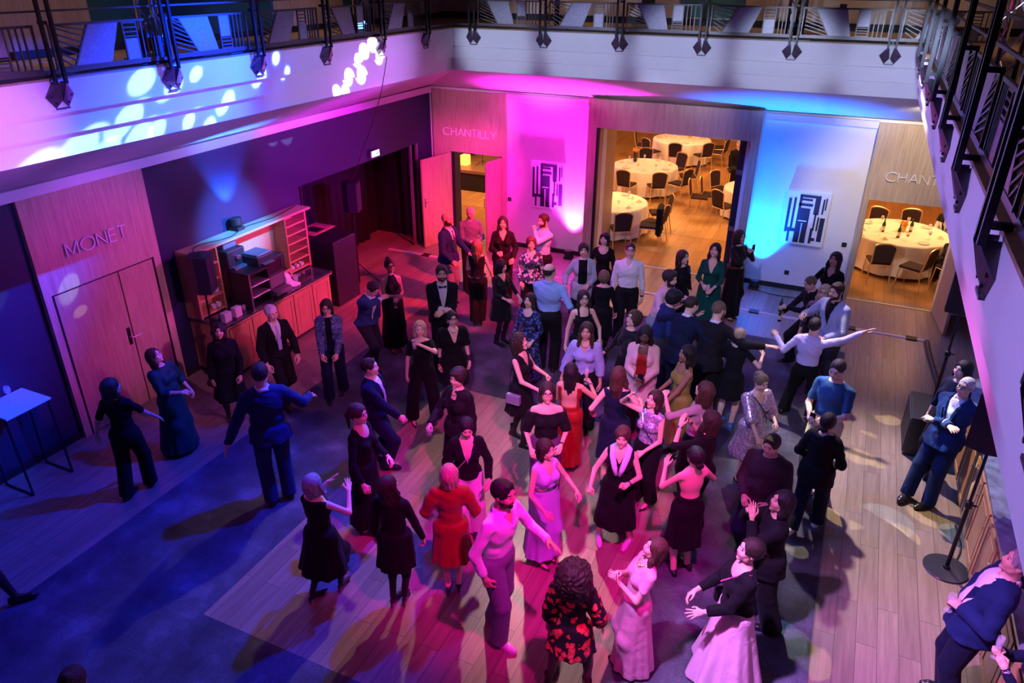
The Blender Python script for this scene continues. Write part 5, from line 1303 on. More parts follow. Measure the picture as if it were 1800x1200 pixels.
# ================================================================ banqueting room beyond
st(MB().box(-14, 29.5, 0, 7, 29.7, 3.4).box(-14, YB+.3, 0, -13.8, 29.5, 3.4).box(6.8, YB+.3, 0, 7, 29.5, 3.4).obj('wall_banquet', plain('banquet_wall', (.70, .55, .40), .7)))
st(MB().box(-14, YB+.25, 3.40, 7, 29.7, 3.5).obj('ceiling_banquet', plain('banquet_ceiling', (.7, .65, .6), .8)))
m_seat = cloth('chair_fabric', (.035, .02, .025), folds=.1); m_gold = plain('gold_tube', (.75, .52, .28), .32, metal=.7); m_linen = cloth('table_linen', (.82, .78, .74), sheen=0, folds=.15)
def make_chair():
    r = empty('banquet_chair', (0, 0, 0))    # faces +Y
    MB().box(-.21, -.20, .43, .21, .23, .49, bev=.022).obj('seat', m_seat, r)
    def outline(w0, w1, h, n=8):
        P = [(-w0, 0)]; 
        for i in range(n+1): a = PI-PI*i/n; P.append((w1*math.cos(a)*(1 if abs(math.cos(a)) > .9 else 1), h-.07+.07*math.sin(a)))
        return P+[(w0, 0)]
    M = frame((0, -.215, .50), (1, 0, 0), (0, -.16, .987)); pts = outline(.175, .195, .40)
    MB().prism(pts, M, .035).obj('backrest', m_seat, r)
    fr = MB(); o2 = outline(.19, .212, .425); fr.tube([M @ Vector((a, b, .018)) for a, b in o2], .015, 6); fr.obj('back_frame', m_gold, r)
    MB().tube([(-.2, .2, .43), (.2, .2, .43)], .01, 6).tube([(-.2, -.2, .43), (.2, -.2, .43)], .01, 6).tube([(-.2, -.2, .43), (-.2, .2, .43)], .01, 6).tube([(.2, -.2, .43), (.2, .2, .43)], .01, 6).obj('seat_frame', m_gold, r)
    for sx in (-1, 1):
        MB().tube([(sx*.2, .2, .43), (sx*.215, .24, 0)], .013, 6).obj('leg', m_gold, r); MB().tube([(sx*.19, -.215, .50), (sx*.2, -.2, .43), (sx*.215, -.29, 0)], .013, 6).obj('leg', m_gold, r)
    return r
chair0 = make_chair(); bpy.context.view_layer.update(); kids(chair0); used = [False]
def chair(x, y, ang, label, group):
    o = chair0 if not used[0] else copy_tree(chair0); used[0] = True
    o.location = (x, y, .004); o.rotation_euler = (0, 0, math.radians(ang)); return tag(o, label, 'chair', group)
def round_table(cx, cy, R, label, clabel, lit=()):
    r = empty('round_table', (cx, cy, 0)); b = MB(); b.lathe([(.001, .70), (R-.01, .70), (R-.01, .73), (.001, .73)], n=40); b.obj('tabletop', m_cabt, r)
    for k in range(4): a = k*PI/2+.4; MB().tube([(R*.5*math.cos(a), R*.5*math.sin(a), .0), (R*.5*math.cos(a), R*.5*math.sin(a), .70)], .018).obj('leg', m_gold, r)
    tag(r, label, 'table')
    c = MB(); n = 120; vs = [(0, 0, .738)]; rows = [(.5, .738, 0), (.97, .738, 0), (1.0, .732, 0), (1.012, .70, .2), (1.02, .55, .6), (1.03, .35, .9), (1.045, .06, 1)]
    for q, z, w in rows:
        for i in range(n):
            t = 2*PI*i/n; f_ = 1+w*(.03*math.sin(9*t)+.02*math.sin(17*t+1)); vs.append((R*q*f_*math.cos(t), R*q*f_*math.sin(t), z))
    fs = [(0, 1+i, 1+(i+1) % n) for i in range(n)]
    for j in range(len(rows)-1):
        for i in range(n): fs.append((1+j*n+i, 1+(j+1)*n+i, 1+(j+1)*n+(i+1) % n, 1+j*n+(i+1) % n))
    c.add(vs, fs); o = c.obj('tablecloth', m_linen, smooth=True); o.location = (cx, cy, .004); tag(o, clabel, 'tablecloth', None)
TAB = [(-5.15, 17.05, .92, 'front left', [200, 250, 300, 345, 25, 160]), (-5.35, 21.05, .92, 'middle left', [170, 215, 262, 300, 335, 20, 60, 105]), (-5.25, 25.25, .95, 'far', [190, 235, 275, 315, 350, 25, 75, 120]), (-1.95, 19.85, .92, 'right, half behind the partition', [150, 185, 235, 100]), (1.30, 17.50, 1.0, 'seen through the right doors', [55, 100, 150])]
for cx, cy, R, w, chs in TAB:
    round_table(cx, cy, R, 'round banquet table under a white cloth, the one %s' % w, 'long white cloth over the round table, the one %s' % w)
place = {'front left': ['', '', '', '', '', ''], }
desc = {0: 'front left table', 1: 'middle table on the left', 2: 'farthest table', 3: 'table half behind the dark partition', 4: 'table seen through the right doors'}
def dirw(a):
    a %= 360
    return ['right', 'far right', 'far', 'far left', 'left', 'near left', 'near', 'near right'][int(((a+22.5) % 360)//45)]
seen = {}
for ti, (cx, cy, R, w, chs) in enumerate(TAB[:4]):
    for a in chs:
        t = math.radians(a); x, y = cx+(R+.33)*math.cos(t), cy+(R+.33)*math.sin(t)
        key = (ti, dirw(a)); seen[key] = seen.get(key, 0)+1; extra = '' if seen[key] == 1 else ', second there'
        chair(x, y, a+90, 'banquet chair on the %s side of the %s%s' % (dirw(a), desc[ti], extra), 'chairs in the banqueting room')
chair(-3.95, 16.45, 100, 'gold framed banquet chair with a black jacket over its back', 'chairs in the banqueting room')
chair(-3.42, 19.4, 275, 'lone black and gold chair pulled out on the bright floor of the banqueting room', 'chairs in the banqueting room')
chair(.95, 16.22, 12, 'banquet chair with its back to the right doors, the left of two', 'chairs beyond the right doors')
chair(1.62, 16.12, 62, 'banquet chair turned sideways at the right doors, the right of two', 'chairs beyond the right doors')
chair(.75, 18.45, 155, 'banquet chair on the far left side of the table beyond the right doors', 'chairs beyond the right doors')
chair(1.6, 18.6, 190, 'banquet chair on the far side of the table beyond the right doors', 'chairs beyond the right doors')
jk = fieldobj([((-.17, 0, .5), (.17, 0, .5), .045, .045, .02), ((-.17, 0, .48), (-.2, 0, .0), .05, .045, .03), ((.17, 0, .48), (.2, 0, -.02), .05, .045, .03), ((0, 0, .45), (0, 0, .05), .06, .06, .05), ((-.1, 0, .45), (-.12, 0, .02), .05, .05, .05), ((.1, 0, .45), (.12, 0, .0), .05, .05, .05)], .014, (-.27, -.08, -.06), (.27, .08, .58), 'jacket', cloth('black_wool', (.01, .01, .012)), .008)
jk.location = (-3.72, 16.41, .36); jk.scale = (1.12, 1.5, 1.12); jk.rotation_euler = (0, 0, math.radians(100)); tag(jk, 'black jacket hung over the back of a banquet chair near the big opening', 'jacket')
# things on the tables
def vase(x, y, label, tall=False):
    r = empty('flower_vase', (x, y, .744)); b = MB(); h = .28 if tall else .14
    b.lathe([(.001, 0), (.05, 0), (.055, h*.5), (.065, h), (.055, h), (.001, h-.02)], n=16); b.obj('vase', plain('vase_dark' if tall else 'vase_gold', (.03, .01, .01) if tall else (.6, .35, .1), .3), r)
    rr = random.Random(int(x*100)+5); fl = MB()
    for i in range(16): a = rr.uniform(0, 6.28); d = rr.uniform(0, .09); fl.ball((d*math.cos(a), d*math.sin(a), h+rr.uniform(.01, .10)), rr.uniform(.018, .03), 7, 5)
    fl.obj('flowers', plain('orange_flowers', (.8, .35, .06), .7), r)
    sm = MB()
    for i in range(6): a = i*1.05; sm.tube([(0, 0, h*.8), (.07*math.cos(a), .07*math.sin(a), h+.06)], .003, 5)
    sm.obj('stems', plain('green_stem', (.1, .15, .03), .7), r); tag(r, label, 'vase')
vase(-5.5, 16.95, 'short gold vase of orange flowers on the front left banquet table'); vase(-5.75, 21.35, 'tall dark vase of orange flowers on the middle left banquet table', True); vase(-5.05, 25.5, 'small gold vase of orange flowers on the far banquet table'); vase(1.35, 17.55, 'gold vase of pale flowers amid bottles on the table beyond the right doors')
rr = random.Random(11)
def plate(x, y, label, grp):
    b = MB(); b.lathe([(.001, 0), (.07, 0), (.115, .014), (.112, .018), (.068, .006), (.001, .006)], n=22); o = b.obj('plate', whitec, smooth=True); o.location = (x, y, .744); tag(o, label, 'plate', grp)
def napkin(x, y, label, grp):
    b = MB(); b.add([(-.08, -.06, 0), (.08, -.05, 0), (.07, .07, 0), (-.06, .06, 0), (0, 0, .07), (.02, .05, .03)], [(0, 1, 4), (1, 2, 5, 4), (2, 3, 5), (3, 0, 4, 5), (0, 3, 2, 1)]); o = b.obj('napkin', plain('napkin_linen', (.75, .65, .55), .9)); o.location = (x, y, .744); o.rotation_euler = (0, 0, rr.uniform(0, 6)); tag(o, label, 'napkin', grp)
gn = {0: 'front left banquet table', 1: 'middle left banquet table', 2: 'far banquet table', 4: 'table beyond the right doors'}
for ti in (0, 1, 2, 4):
    cx, cy, R, w, _ = TAB[ti]
    for k in range(7):
        a = k*.9+ti; 
        glass_obj((cx+R*.62*math.cos(a), cy+R*.62*math.sin(a), .744), 'wine glass, %s, %s side of the %s' % (['empty', 'amber dregs', 'red dregs'][k % 3], dirw(math.degrees(a)), gn[ti]), group='wine glasses on the '+gn[ti], wine=[None, 'amber', 'red'][k % 3])
        if k % 2 == 0: napkin(cx+R*.78*math.cos(a+.3), cy+R*.78*math.sin(a+.3), 'crumpled napkin at the %s edge of the %s' % (dirw(math.degrees(a+.3)), gn[ti]), 'napkins on the '+gn[ti])
        if k % 2: plate(cx+R*.78*math.cos(a+.4), cy+R*.78*math.sin(a+.4), 'small white plate at the %s edge of the %s' % (dirw(math.degrees(a+.4)), gn[ti]), 'plates on the '+gn[ti])
def bottle(x, y, z, label, grp=None, s=1.0, mat=None, rot_=(0, 0, 0)):
    r = empty('bottle', (x, y, z)); b = MB(); b.lathe([(.001, 0), (.036*s, .002), (.037*s, .17*s), (.030*s, .20*s), (.014*s, .23*s), (.013*s, .29*s), (.001, .29*s)], n=16); b.obj('glass_body', mat or plain('green_bottle_glass', (.02, .07, .03), .1, coat=.5), r, smooth=True)
    l = MB(); l.lathe([(.0378*s, .05*s), (.0382*s, .13*s)], n=16); l.obj('label', plain('paper_label', (.7, .65, .5), .7), r); r.rotation_euler = rot_; return tag(r, label, 'bottle', grp)
bottle(.95, 17.35, .744, 'dark wine bottle standing on the table beyond the right doors, the left one'); bottle(1.25, 17.05, .744, 'green bottle standing on the table beyond the right doors, the middle one'); bottle(1.5, 17.6, .744, 'dark bottle behind the flowers on the table beyond the right doors')
# stage with drum kit seen through the left doors
stg = empty('stage', (-10.9, 18.75, 0)); MB().box(-2.5, .02, 0, 2.9, 5, .52).obj('skirt', plain('stage_skirt', (.02, .012, .012), .9), stg); MB().box(-2.5, 0, .52, 2.9, 5, .60).obj('deck', wood('stage_deck', (.30, .17, .10), (.2, .11, .07), 'X', 5, .4), stg)
tag(stg, 'low stage with a dark skirt seen through the CHANTILLY doors', 'stage')
dk = empty('drum_kit', (-10.9, 20.6, .6))
b = MB(); M = Matrix.Translation((0, 0, .28)) @ Matrix.Rotation(PI/2, 4, 'X'); b.lathe([(.001, -.2), (.27, -.2), (.27, .2), (.001, .2)], n=26, M=M); b.obj('bass_drum', m_black, dk)
for x, y, z, r_, h_ in ((-.2, -.05, .62, .14, .2), (.17, -.05, .62, .15, .2), (.45, .15, .32, .19, .32), (-.42, .2, .5, .17, .13)): b = MB(); b.lathe([(.001, z), (r_, z), (r_, z+h_), (.001, z+h_)], c=(x, y, 0), n=22); b.obj('drum', m_black, dk)
for x, y, z in ((-.6, -.05, .95), (.55, -.1, 1.0), (-.75, .3, .75)):
    c = empty('cymbal_stand', (x, y, 0)); c.parent = dk; b = MB(); b.lathe([(.001, z+.02), (.05, z+.012), (.2, z-.005), (.2, z-.008), (.001, z+.004)], n=22); b.obj('cymbal', plain('brass', (.9, .55, .15), .25, metal=1), c); MB().tube([(0, 0, 0), (0, 0, z)], .01).obj('stand', m_steel, c)
tag(dk, 'drum kit with brass cymbals on the stage beyond the CHANTILLY doors', 'drum kit')
ms = empty('microphone_stand', (-9.9, 19.6, .6)); MB().tube([(0, 0, .0), (0, 0, 1.2)], .011).obj('pole', m_black, ms)
for k in range(3): MB().tube([(0, 0, .12), (.25*math.cos(k*2.1), .25*math.sin(k*2.1), .01)], .009).obj('leg', m_black, ms)
tag(ms, 'black microphone stand on the stage beyond the CHANTILLY doors', 'stand')
spk = MB().box(-.35, -.3, 0, .35, .3, 1.1, bev=.02).obj('amplifier_stack', darkp); spk.location = (-9.7, 21.2, .6); tag(spk, 'black amplifier stack at the back of the stage', 'amplifier')
sl = MB(); sl.box(-.12, -.12, 0, .12, .12, .3, bev=.02); slo = sl.obj('stage_lantern', plain('amber_lamp', (.8, .4, .1), .4, emit=(1, .45, .08), es=2)); slo.location = (-10.35, 19.35, .6); tag(slo, 'small glowing amber lantern on the edge of the stage', 'lantern')
# ================================================================ the guests
K_ = cloth('black_crepe', (.005, .005, .007)); K2 = cloth('black_jersey', (.008, .007, .010), rough=.8); KV = cloth('black_velvet', (.008, .007, .010), rough=.6, sheen=.1)
NAVY = cloth('navy_wool', (.010, .025, .10)); NAVY2 = cloth('dark_navy_wool', (.006, .010, .035)); BLUEW = cloth('blue_wool', (.03, .06, .17)); CHAR = cloth('charcoal_wool', (.03, .03, .04)); GREYT = cloth('grey_trouser_wool', (.16, .17, .22))
WHITE = cloth('white_shirt_cotton', (.74, .74, .78), folds=.5); SKY = cloth('sky_blue_cotton', (.28, .45, .78), folds=.5); PALEB = cloth('pale_blue_cotton', (.45, .52, .72), folds=.5); GREYS = cloth('grey_shirt_cotton', (.14, .17, .26), folds=.5); LILACS = cloth('lilac_shirt_cotton', (.55, .50, .85), folds=.5)
DGREEN = cloth('dark_green_satin', (.005, .06, .055), rough=.45); TEALG = cloth('bottle_green_jersey', (.003, .07, .055)); RED = cloth('red_satin', (.26, .012, .012), rough=.45); RUST = cloth('rust_velvet', (.20, .016, .006), rough=.6, sheen=.2)
TWEED = cloth('blue_tweed', (.05, .09, .19), kind='flecks', col2=(.22, .27, .4), col3=(.02, .03, .08), scale=60); FLB = cloth('blue_floral_blouse', (.02, .05, .10), kind='floral', col2=(.30, .50, .62), col3=(.6, .7, .75), scale=17)
FLD = cloth('dark_floral_dress', (.015, .02, .05), kind='floral', col2=(.08, .14, .42), col3=(.45, .10, .10), scale=20); FLR = cloth('red_floral_dress', (.015, .01, .015), kind='floral', col2=(.75, .05, .05), col3=(.85, .20, .35), scale=15)
GCARD = cloth('pale_grey_knit', (.42, .46, .52), folds=.6); PINKC = cloth('pale_pink_coat', (.62, .42, .42), folds=.6); BBL = cloth('blue_grey_blouse', (.28, .34, .62), rough=.6, folds=.6); GBLZ = cloth('pale_blue_grey_blazer', (.36, .42, .62)); VEST = cloth('grey_green_shirt', (.18, .26, .28))
MUST = cloth('mustard_satin', (.22, .21, .04), rough=.45); SEQ = cloth('lilac_sequins', (.35, .25, .55), kind='sequin', col2=(.95, .9, 1), scale=85); SEQP = cloth('pale_sequin_dress', (.45, .32, .45), kind='sequin', col2=(.85, .7, .8), scale=70)
LILD = cloth('lilac_chiffon', (.45, .32, .72), rough=.6); PINKD = cloth('dusty_pink_satin', (.68, .34, .45), rough=.5); PINKS = cloth('pale_pink_satin', (.78, .50, .62), rough=.45); IVORY = cloth('ivory_crepe', (.72, .62, .70)); LBRN = cloth('brown_grey_cotton', (.30, .25, .28)); PLUM = cloth('plum_jersey', (.10, .04, .12))
BLK = (.008, .008, .010); TIE1 = plain('silver_tie', (.45, .42, .62), .4); TIE2 = plain('dark_tie', (.03, .03, .09), .4); BOW = plain('black_bow', BLK, .5); PEARL = plain('pearl', (.75, .7, .68), .25); GOLD = plain('gold_chain', (.8, .6, .3), .25, metal=1); SILV = plain('silver_chain', (.8, .8, .85), .2, metal=1); PHONE = plain('phone_black', (.01, .01, .015), .15)
PLAID = cloth('pink_plaid', (.45, .18, .40), kind='flecks', col2=(.2, .07, .22), col3=(.6, .4, .6), scale=90); STR = cloth('striped_cuff', (.02, .02, .04), kind='stripe', col2=(.6, .6, .65), scale=30); BEIGE = cloth('pale_khaki', (.5, .5, .38)); BRWN = cloth('dark_bomber_fabric', (.05, .035, .05))
G1 = 'guests dancing on the floor'; G2 = 'guests standing at the back'; G3 = 'guests along the left side'; G4 = 'guests at the right side'
def arm(p, h='relax', **k): return dict(p=p, h=h, **k)
def dress(m, hem=.55, rh=.25, sl=0, neck='scoop', **k):
    sk = dict(hem=hem, rh=rh, **{a: k.pop(a) for a in list(k) if a in ('amp', 'folds', 'rw', 'sway', 'top')}); return [('dress', m, dict(sl=sl, neck=neck, skirt=sk, **k))]
def suit(m, sh=None, tr=None, **k): return [('shirt', sh or WHITE, dict(collar=True, e=.010)), ('jacket', m, k), ('trousers', tr or m, dict(e=.014, ease=.010))]
def topt(a, b=None, sl=1.0, neck='crew', fl=.012, **k): return [('top', a, dict(sl=sl, neck=neck, **k)), ('trousers', b or a, dict(flare=fl))]
MSH = ('dress', (.012, .012, .014)); HL = ('heel', (.01, .01, .012)); FL = ('flat', (.01, .01, .012)); WSN = ('sneaker', (.75, .75, .8))
# --- left side
p1 = person('woman in black top and black trousers seen from behind, first at far left', (196, 680), 1.66, 150, hair=('longpart', 'brown'), wear=topt(K_, sl=.42), arms=(arm((.30, .32, .98), 'open'), arm((.36, .0, .9))), legs='step', head=(0, 0, -45), group=G3, glasses=None, fy=862)
p2 = person('woman in long dark green dress looking up beside the MONET door', (272, 626), 1.68, 40, hair=('long', 'chestnut'), sk='pale', wear=dress(DGREEN, .06, .30, .72, 'crew', sle=.03, amp=.03), arms=(arm((.06, .32, 1.10)), arm((.28, .12, .95))), lean=(-6, 0, 0), head=(16, 0, 15), build=1.15, group=G3, fy=787)
p3 = person('woman in black with a dark headscarf in front of the sideboard', (386, 582), 1.62, 0, hair=('scarf', 'black'), sk='tan', wear=dress(K_, .42, .26, 1.0, 'crew', e=.03), arms=('down', arm((.18, .2, .92))), tights='black', head=(5, 0, -10), group=G3, fy=728)
p4 = person('grey haired man in dark suit and silver tie by the sideboard', (477, 550), 1.80, 22, male=True, hair=('short', 'white'), wear=suit(K2, v=1.02), extras=[('tie', TIE1)], arms=(arm((.26, .18, .92)), arm((.22, .22, .95))), legs='walk', shoes=MSH, head=(-5, 0, 10), group=G3, fy=698)
p5 = person('man in navy suit seen from behind with both arms out to the sides', (457, 657), 1.80, 185, male=True, hair=('short', 'dark'), wear=suit(NAVY), arms=(arm((.50, .22, 1.12), 'open'), arm((.46, -.02, .86), 'open')), legs='stand', shoes=MSH, head=(-8, 0, -12), build=1.05, group=G3, fy=888)
p6 = person('woman in blue tweed jacket and glasses at the right end of the sideboard', (574, 540), 1.66, -8, hair=('bob', 'brown'), wear=[('top', K_, dict(sl=0)), ('jacket', TWEED, dict(open=.05, hem=.92, neck='crew', lapel=False)), ('trousers', NAVY2, {})], arms=(arm((.12, .28, .92)), arm((.10, .26, .88))), legs='step', glasses='dark', head=(-12, 0, -5), group=G3, fy=697)
p7 = person('man in blue suit bowing his head with a hand over his brow', (655, 508), 1.80, 45, male=True, hair=('short', 'dark'), wear=suit(BLUEW, v=1.0, open=.04, tr=CHAR), arms=(arm((.02, .26, 1.56), 'flat', pole=(.9, .6, .3)), 'down'), lean=(14, 0, 0), head=(-28, 0, 0), legs='step', shoes=MSH, group=G3, fy=645)
p8 = person('woman with glasses and piled up hair in a long black halter dress', (685, 468), 1.72, 20, hair=('highbun', 'black'), sk='brown', wear=dress(K_, .10, .24, 0, 'halter'), arms=(arm((.02, .26, 1.16), 'relax'), arm((.02, .24, 1.10), 'grip')), glasses='dark', legs='stand', shoes=HL, heel=.05, group=G3, fy=615)
p9 = person('man in dark suit in profile, third figure in the line left of centre', (651, 645), 1.80, 72, male=True, hair=('short', 'dark'), wear=suit(NAVY2, v=1.05), extras=[('tie', TIE1)], arms=(arm((.16, .38, 1.0)), 'down'), legs='step', shoes=MSH, build=1.08, group=G1, fy=812)
p10 = person('blonde woman in black jumpsuit drinking with one hand at her mouth', (738, 578), 1.70, -2, hair=('bob', 'blond'), wear=topt(K_, sl=.38, neck='boat', fl=.03), arms=('down', arm((.0, .20, 1.46), 'grip', pole=(1, .3, -.4))), legs='wide', shoes=HL, heel=.05, group=G1, fy=740)
p11 = person('woman with glasses and earrings in a black v necked wide sleeved dress', (795, 560), 1.70, 12, hair=('lowbun', 'black'), wear=dress(K_, .45, .27, .42, ('v', 1.22), sle=.045), arms=(arm((.27, .08, .84)), arm((.25, .12, .82))), glasses='dark', extras=[('earring', PEARL), ('necklace', SILV)], tights='black', shoes=FL, head=(0, 0, 8), group=G1, build=1.1, fy=688)
p12 = person('bearded man in black tuxedo and bow tie with hands at his chest', (776, 480), 1.80, 5, male=True, hair=('short', 'chestnut'), beard='full', wear=suit(K2, v=1.02, sl=.80), extras=[('bow', BOW)], arms=(arm((.0, .28, 1.16), 'fist'), arm((-.02, .27, 1.13), 'flat')), shoes=MSH, head=(-8, 0, 0), group=G1)
# --- back row
p13 = person('bald bearded man in navy blazer and grey trousers before the pink doors', (786, 386), 1.80, 55, male=True, hair=('bald', 'dark'), beard='full', sk='tan', wear=suit(NAVY, tr=GREYT, v=1.0, open=.02), extras=[('tie', TIE2)], arms=(arm((.20, .22, .95)), arm((.16, .34, 1.02), 'grip')), shoes=MSH, group=G2)
p14 = person('bald man in grey shirt and black trousers in the CHANTILLY doorway', (827, 374), 1.84, 5, male=True, hair=('bald', 'grey'), wear=[('shirt', GREYS, dict(collar=True, sl=1.0)), ('trousers', K2, {})], arms=(arm((.02, .28, 1.12)), arm((.10, .28, 1.12), 'grip')), legs='step', shoes=MSH, head=(-14, 0, 12), group=G2, fy=508)
p15 = person('blonde woman seen from behind in sleeveless black with a silver belt', (838, 432), 1.68, 172, hair=('long', 'darkblond'), wear=topt(K_, sl=0, neck='boat'), extras=[('belt', SILV)], arms=(arm((.3, .15, .9)), 'belly'), shoes=HL, heel=.06, group=G2, legs='close', fy=572)
p16 = person('smiling woman with long hair in black blazer holding a glass', (884, 392), 1.68, 0, hair=('long', 'brown'), wear=[('top', K_, dict(neck=('v', 1.3))), ('jacket', K2, dict(open=.06, v=1.1)), ('trousers', K_, {})], arms=(arm((.1, .27, 1.12), 'grip'), arm((.2, .2, .98))), group=G2)
p17 = person('bearded man in pale blue shirt with a hand on his chin', (955, 388), 1.80, -52, male=True, hair=('short', 'dark'), beard='full', wear=[('shirt', PALEB, dict(collar=True, sl=.95)), ('trousers', K2, {})], arms=(arm((.08, .25, 1.12)), arm((.0, .20, 1.50), 'fist', pole=(.5, .8, -.6))), shoes=MSH, head=(-10, 0, 0), group=G2)
p18 = person('woman with short red hair in a blue floral blouse at the back', (934, 428), 1.62, 3, hair=('shortw', 'chestnut'), wear=topt(FLB, K2, neck=('v', 1.36), hem=.88), arms=(arm((.20, .16, .92), 'grip'), 'down'), glasses='wire', build=1.05, group=G2)
p19 = person('woman with dark curly hair in short black velvet dress and tights', (882, 468), 1.64, 40, hair=('curly', 'black'), wear=dress(KV, .55, .24, .8, ('v', 1.34)), arms=(arm((.1, .3, 1.06)), arm((.2, .32, 1.02), 'grip')), tights='black', shoes=('boot', BLK), head=(-14, 0, 10), group=G1, fy=603)
p20 = person('balding man in bright blue shirt seen from behind', (966, 477), 1.80, 165, male=True, hair=('fringe', 'brown'), wear=[('shirt', SKY, dict(collar=True, sl=.95)), ('trousers', K2, {})], arms=(arm((.34, .12, 1.0)), arm((.05, .30, 1.1))), shoes=MSH, head=(0, 0, -25), build=1.15, group=G1, fy=650)
p21 = person('woman in long dark floral dress with sunglasses pushed up in her hair', (931, 528), 1.66, -35, hair=('long', 'brown'), wear=dress(FLD, .12, .25, .9, 'scoop'), arms=(arm((.15, .25, 1.0)), arm((.2, .2, .98))), glasses='top', shoes=FL, group=G1, fy=645)
p22 = person('woman with short dark hair in pale grey cardigan over a black dress', (1026, 440), 1.64, 3, hair=('shortw', 'dark'), wear=dress(K_, .35, .22, 0, 'crew')+[('cardigan', GCARD, dict(open=.08, hem=.72, e=.03, neck='crew', sl=.95))], arms=(arm((.32, .2, 1.02)), arm((.1, .26, 1.06))), group=G2)
p23 = person('woman with a black bob in black top at the left edge of the big opening', (1063, 420), 1.62, -12, hair=('bobfringe', 'black'), wear=topt(K_, sl=.9, neck='scoop'), arms=(arm((.2, .25, 1.04)), 'down'), extras=[('necklace', PEARL)], head=(4, 0, -10), group=G2)
p24 = person('man in white shirt and glasses facing forward before the big opening', (1108, 440), 1.78, 2, male=True, hair=('thin', 'brown'), wear=[('shirt', WHITE, dict(collar=True, sl=.9, neck=('v', 1.40, .05))), ('trousers', K2, {})], arms=('down', 'down'), glasses='dark', extras=[('watch', PHONE, 'L')], shoes=MSH, legs='stand', group=G2, build=1.05, fy=600)
p25 = person('woman with short curly blond hair seen from behind in black lace sleeves', (1062, 486), 1.64, 175, hair=('curlybob', 'darkblond'), wear=dress(K_, .40, .22, .95, 'boat'), arms=(arm((.26, .1, .86)), 'belly'), tights='black', shoes=FL, group=G1, fy=602)
p26 = person('woman with glasses and dark hair in a strappy black dress', (1026, 524), 1.64, 15, hair=('long', 'dark'), wear=dress(K_, .5, .24, 0, 'strap'), arms=(arm((.28, .06, .86)), arm((.22, .28, 1.04))), glasses='dark', group=G1)
p27 = person('woman with curly short hair and glasses looking up to the left in black', (1113, 560), 1.66, -48, hair=('curlybob', 'chestnut'), wear=topt(KV, K_, sl=.9, neck='crew'), arms=('bent', 'down'), glasses='wire', head=(14, 0, 0), legs='walk', shoes=('dress', BLK), group=G1)
p28 = person('woman with long brown hair in a blue grey blouse, centre of the floor', (1031, 582), 1.66, -8, hair=('wavy', 'brown'), sk='tan', wear=topt(BBL, K_, sl=1, neck=('v', 1.34), sle=.035), arms=(arm((.32, .05, .86)), 'down'), extras=[('necklace', SILV)], group=G1)
p29 = person('long haired woman in pale pink coat over a red top, looking at her hands', (1134, 588), 1.68, -5, hair=('wavy', 'black'), sk='dark', wear=[('top', RED, dict(neck='scoop', sl=0, hem=1.0)), ('coat', PINKC, dict(open=.07, hem=.55, neck='crew', e=.034)), ('trousers', K_, {})], arms=(arm((.04, .30, 1.12), 'grip'), arm((.06, .30, 1.08), 'flat')), head=(-18, 0, 0), group=G1)
p30 = person('bearded man in pale pink shirt leaning into the huddle of men', (1178, 490), 1.82, 62, male=True, hair=('quiff', 'dark'), beard='full', wear=[('shirt', PINKC, dict(collar=True)), ('trousers', VEST, {})], arms=(arm((.36, .42, 1.20), 'flat'), arm((.1, .2, 1.35))), lean=(12, 0, 0), shoes=MSH, group=G1)
p31 = person('dark haired person bowed in the middle of the huddle of men', (1186, 524), 1.74, 110, male=True, hair=('curlybob', 'black'), wear=[('shirt', NAVY, dict(collar=True)), ('trousers', CHAR, {})], arms=(arm((.4, .2, 1.3)), arm((.36, .3, 1.5))), lean=(16, 0, 0), head=(-12, 0, 0), shoes=MSH, group=G1)
p32 = person('man in dark navy jacket, back to us, hand laid on his neighbour in the huddle', (1216, 536), 1.80, 150, male=True, hair=('crop', 'brown'), wear=suit(NAVY2), arms=(arm((.62, .16, 1.28), 'open'), arm((.40, .28, 1.45), 'flat')), lean=(18, 0, 0), head=(-6, 0, -20), shoes=MSH, legs='wide', build=1.05, group=G1)
p33 = person('man in black jacket with cropped hair, right end of the huddle, arm stretched right', (1264, 545), 1.82, 160, male=True, hair=('crop', 'darkblond'), beard='full', wear=suit(K2, tr=K2), arms=(arm((.66, .10, 1.32), 'open'), arm((.4, .3, 1.4), 'flat')), lean=(14, 0, 0), head=(-4, 0, -25), shoes=MSH, legs='stand', group=G1)
p34 = person('blonde woman in short black dress under the outstretched arm of the huddle', (1300, 590), 1.62, 165, hair=('updo', 'blond'), wear=dress(K_, .58, .22, .3, 'crew'), arms=(arm((.36, .16, 1.36), pole=(1, -.2, -.6)), 'down'), legs='stand', shoes=('sneaker', (.05, .12, .4)), lean=(6, 0, 0), group=G1, fy=745)
p35 = person('woman with long dark hair in black, left of the two at the big opening', (1201, 452), 1.66, 50, hair=('verylong', 'dark'), wear=topt(K_, sl=.95), arms=(arm((.2, .32, 1.04)), arm((.2, .1, .9))), group=G2)
p36 = person('woman in dark green wrap dress holding a glass at the big opening', (1257, 440), 1.70, -8, hair=('long', 'black'), wear=dress(TEALG, .40, .26, .8, ('v', 1.24)), arms=(arm((.08, .26, 1.08)), arm((.08, .30, 1.04), 'grip')), head=(8, 0, -6), tights='black', shoes=HL, heel=.06, group=G2)
p37 = person('woman with curly hair in long black outfit filming with a phone by the blue wall', (1301, 416), 1.74, 48, hair=('curly', 'brown'), wear=[('top', KV, dict(sl=1, neck='crew')), ('skirt', K_, dict(hem=.05, rh=.22, rw=.16))], extras=[('belt', plain('brown_belt', (.12, .03, .02), .4), 1.06, SILV)], arms=(arm((.04, .30, 1.42), 'grip'), arm((.04, .28, 1.42), 'grip')), glasses='wire', heel=.05, shoes=HL, group=G2, fy=558)
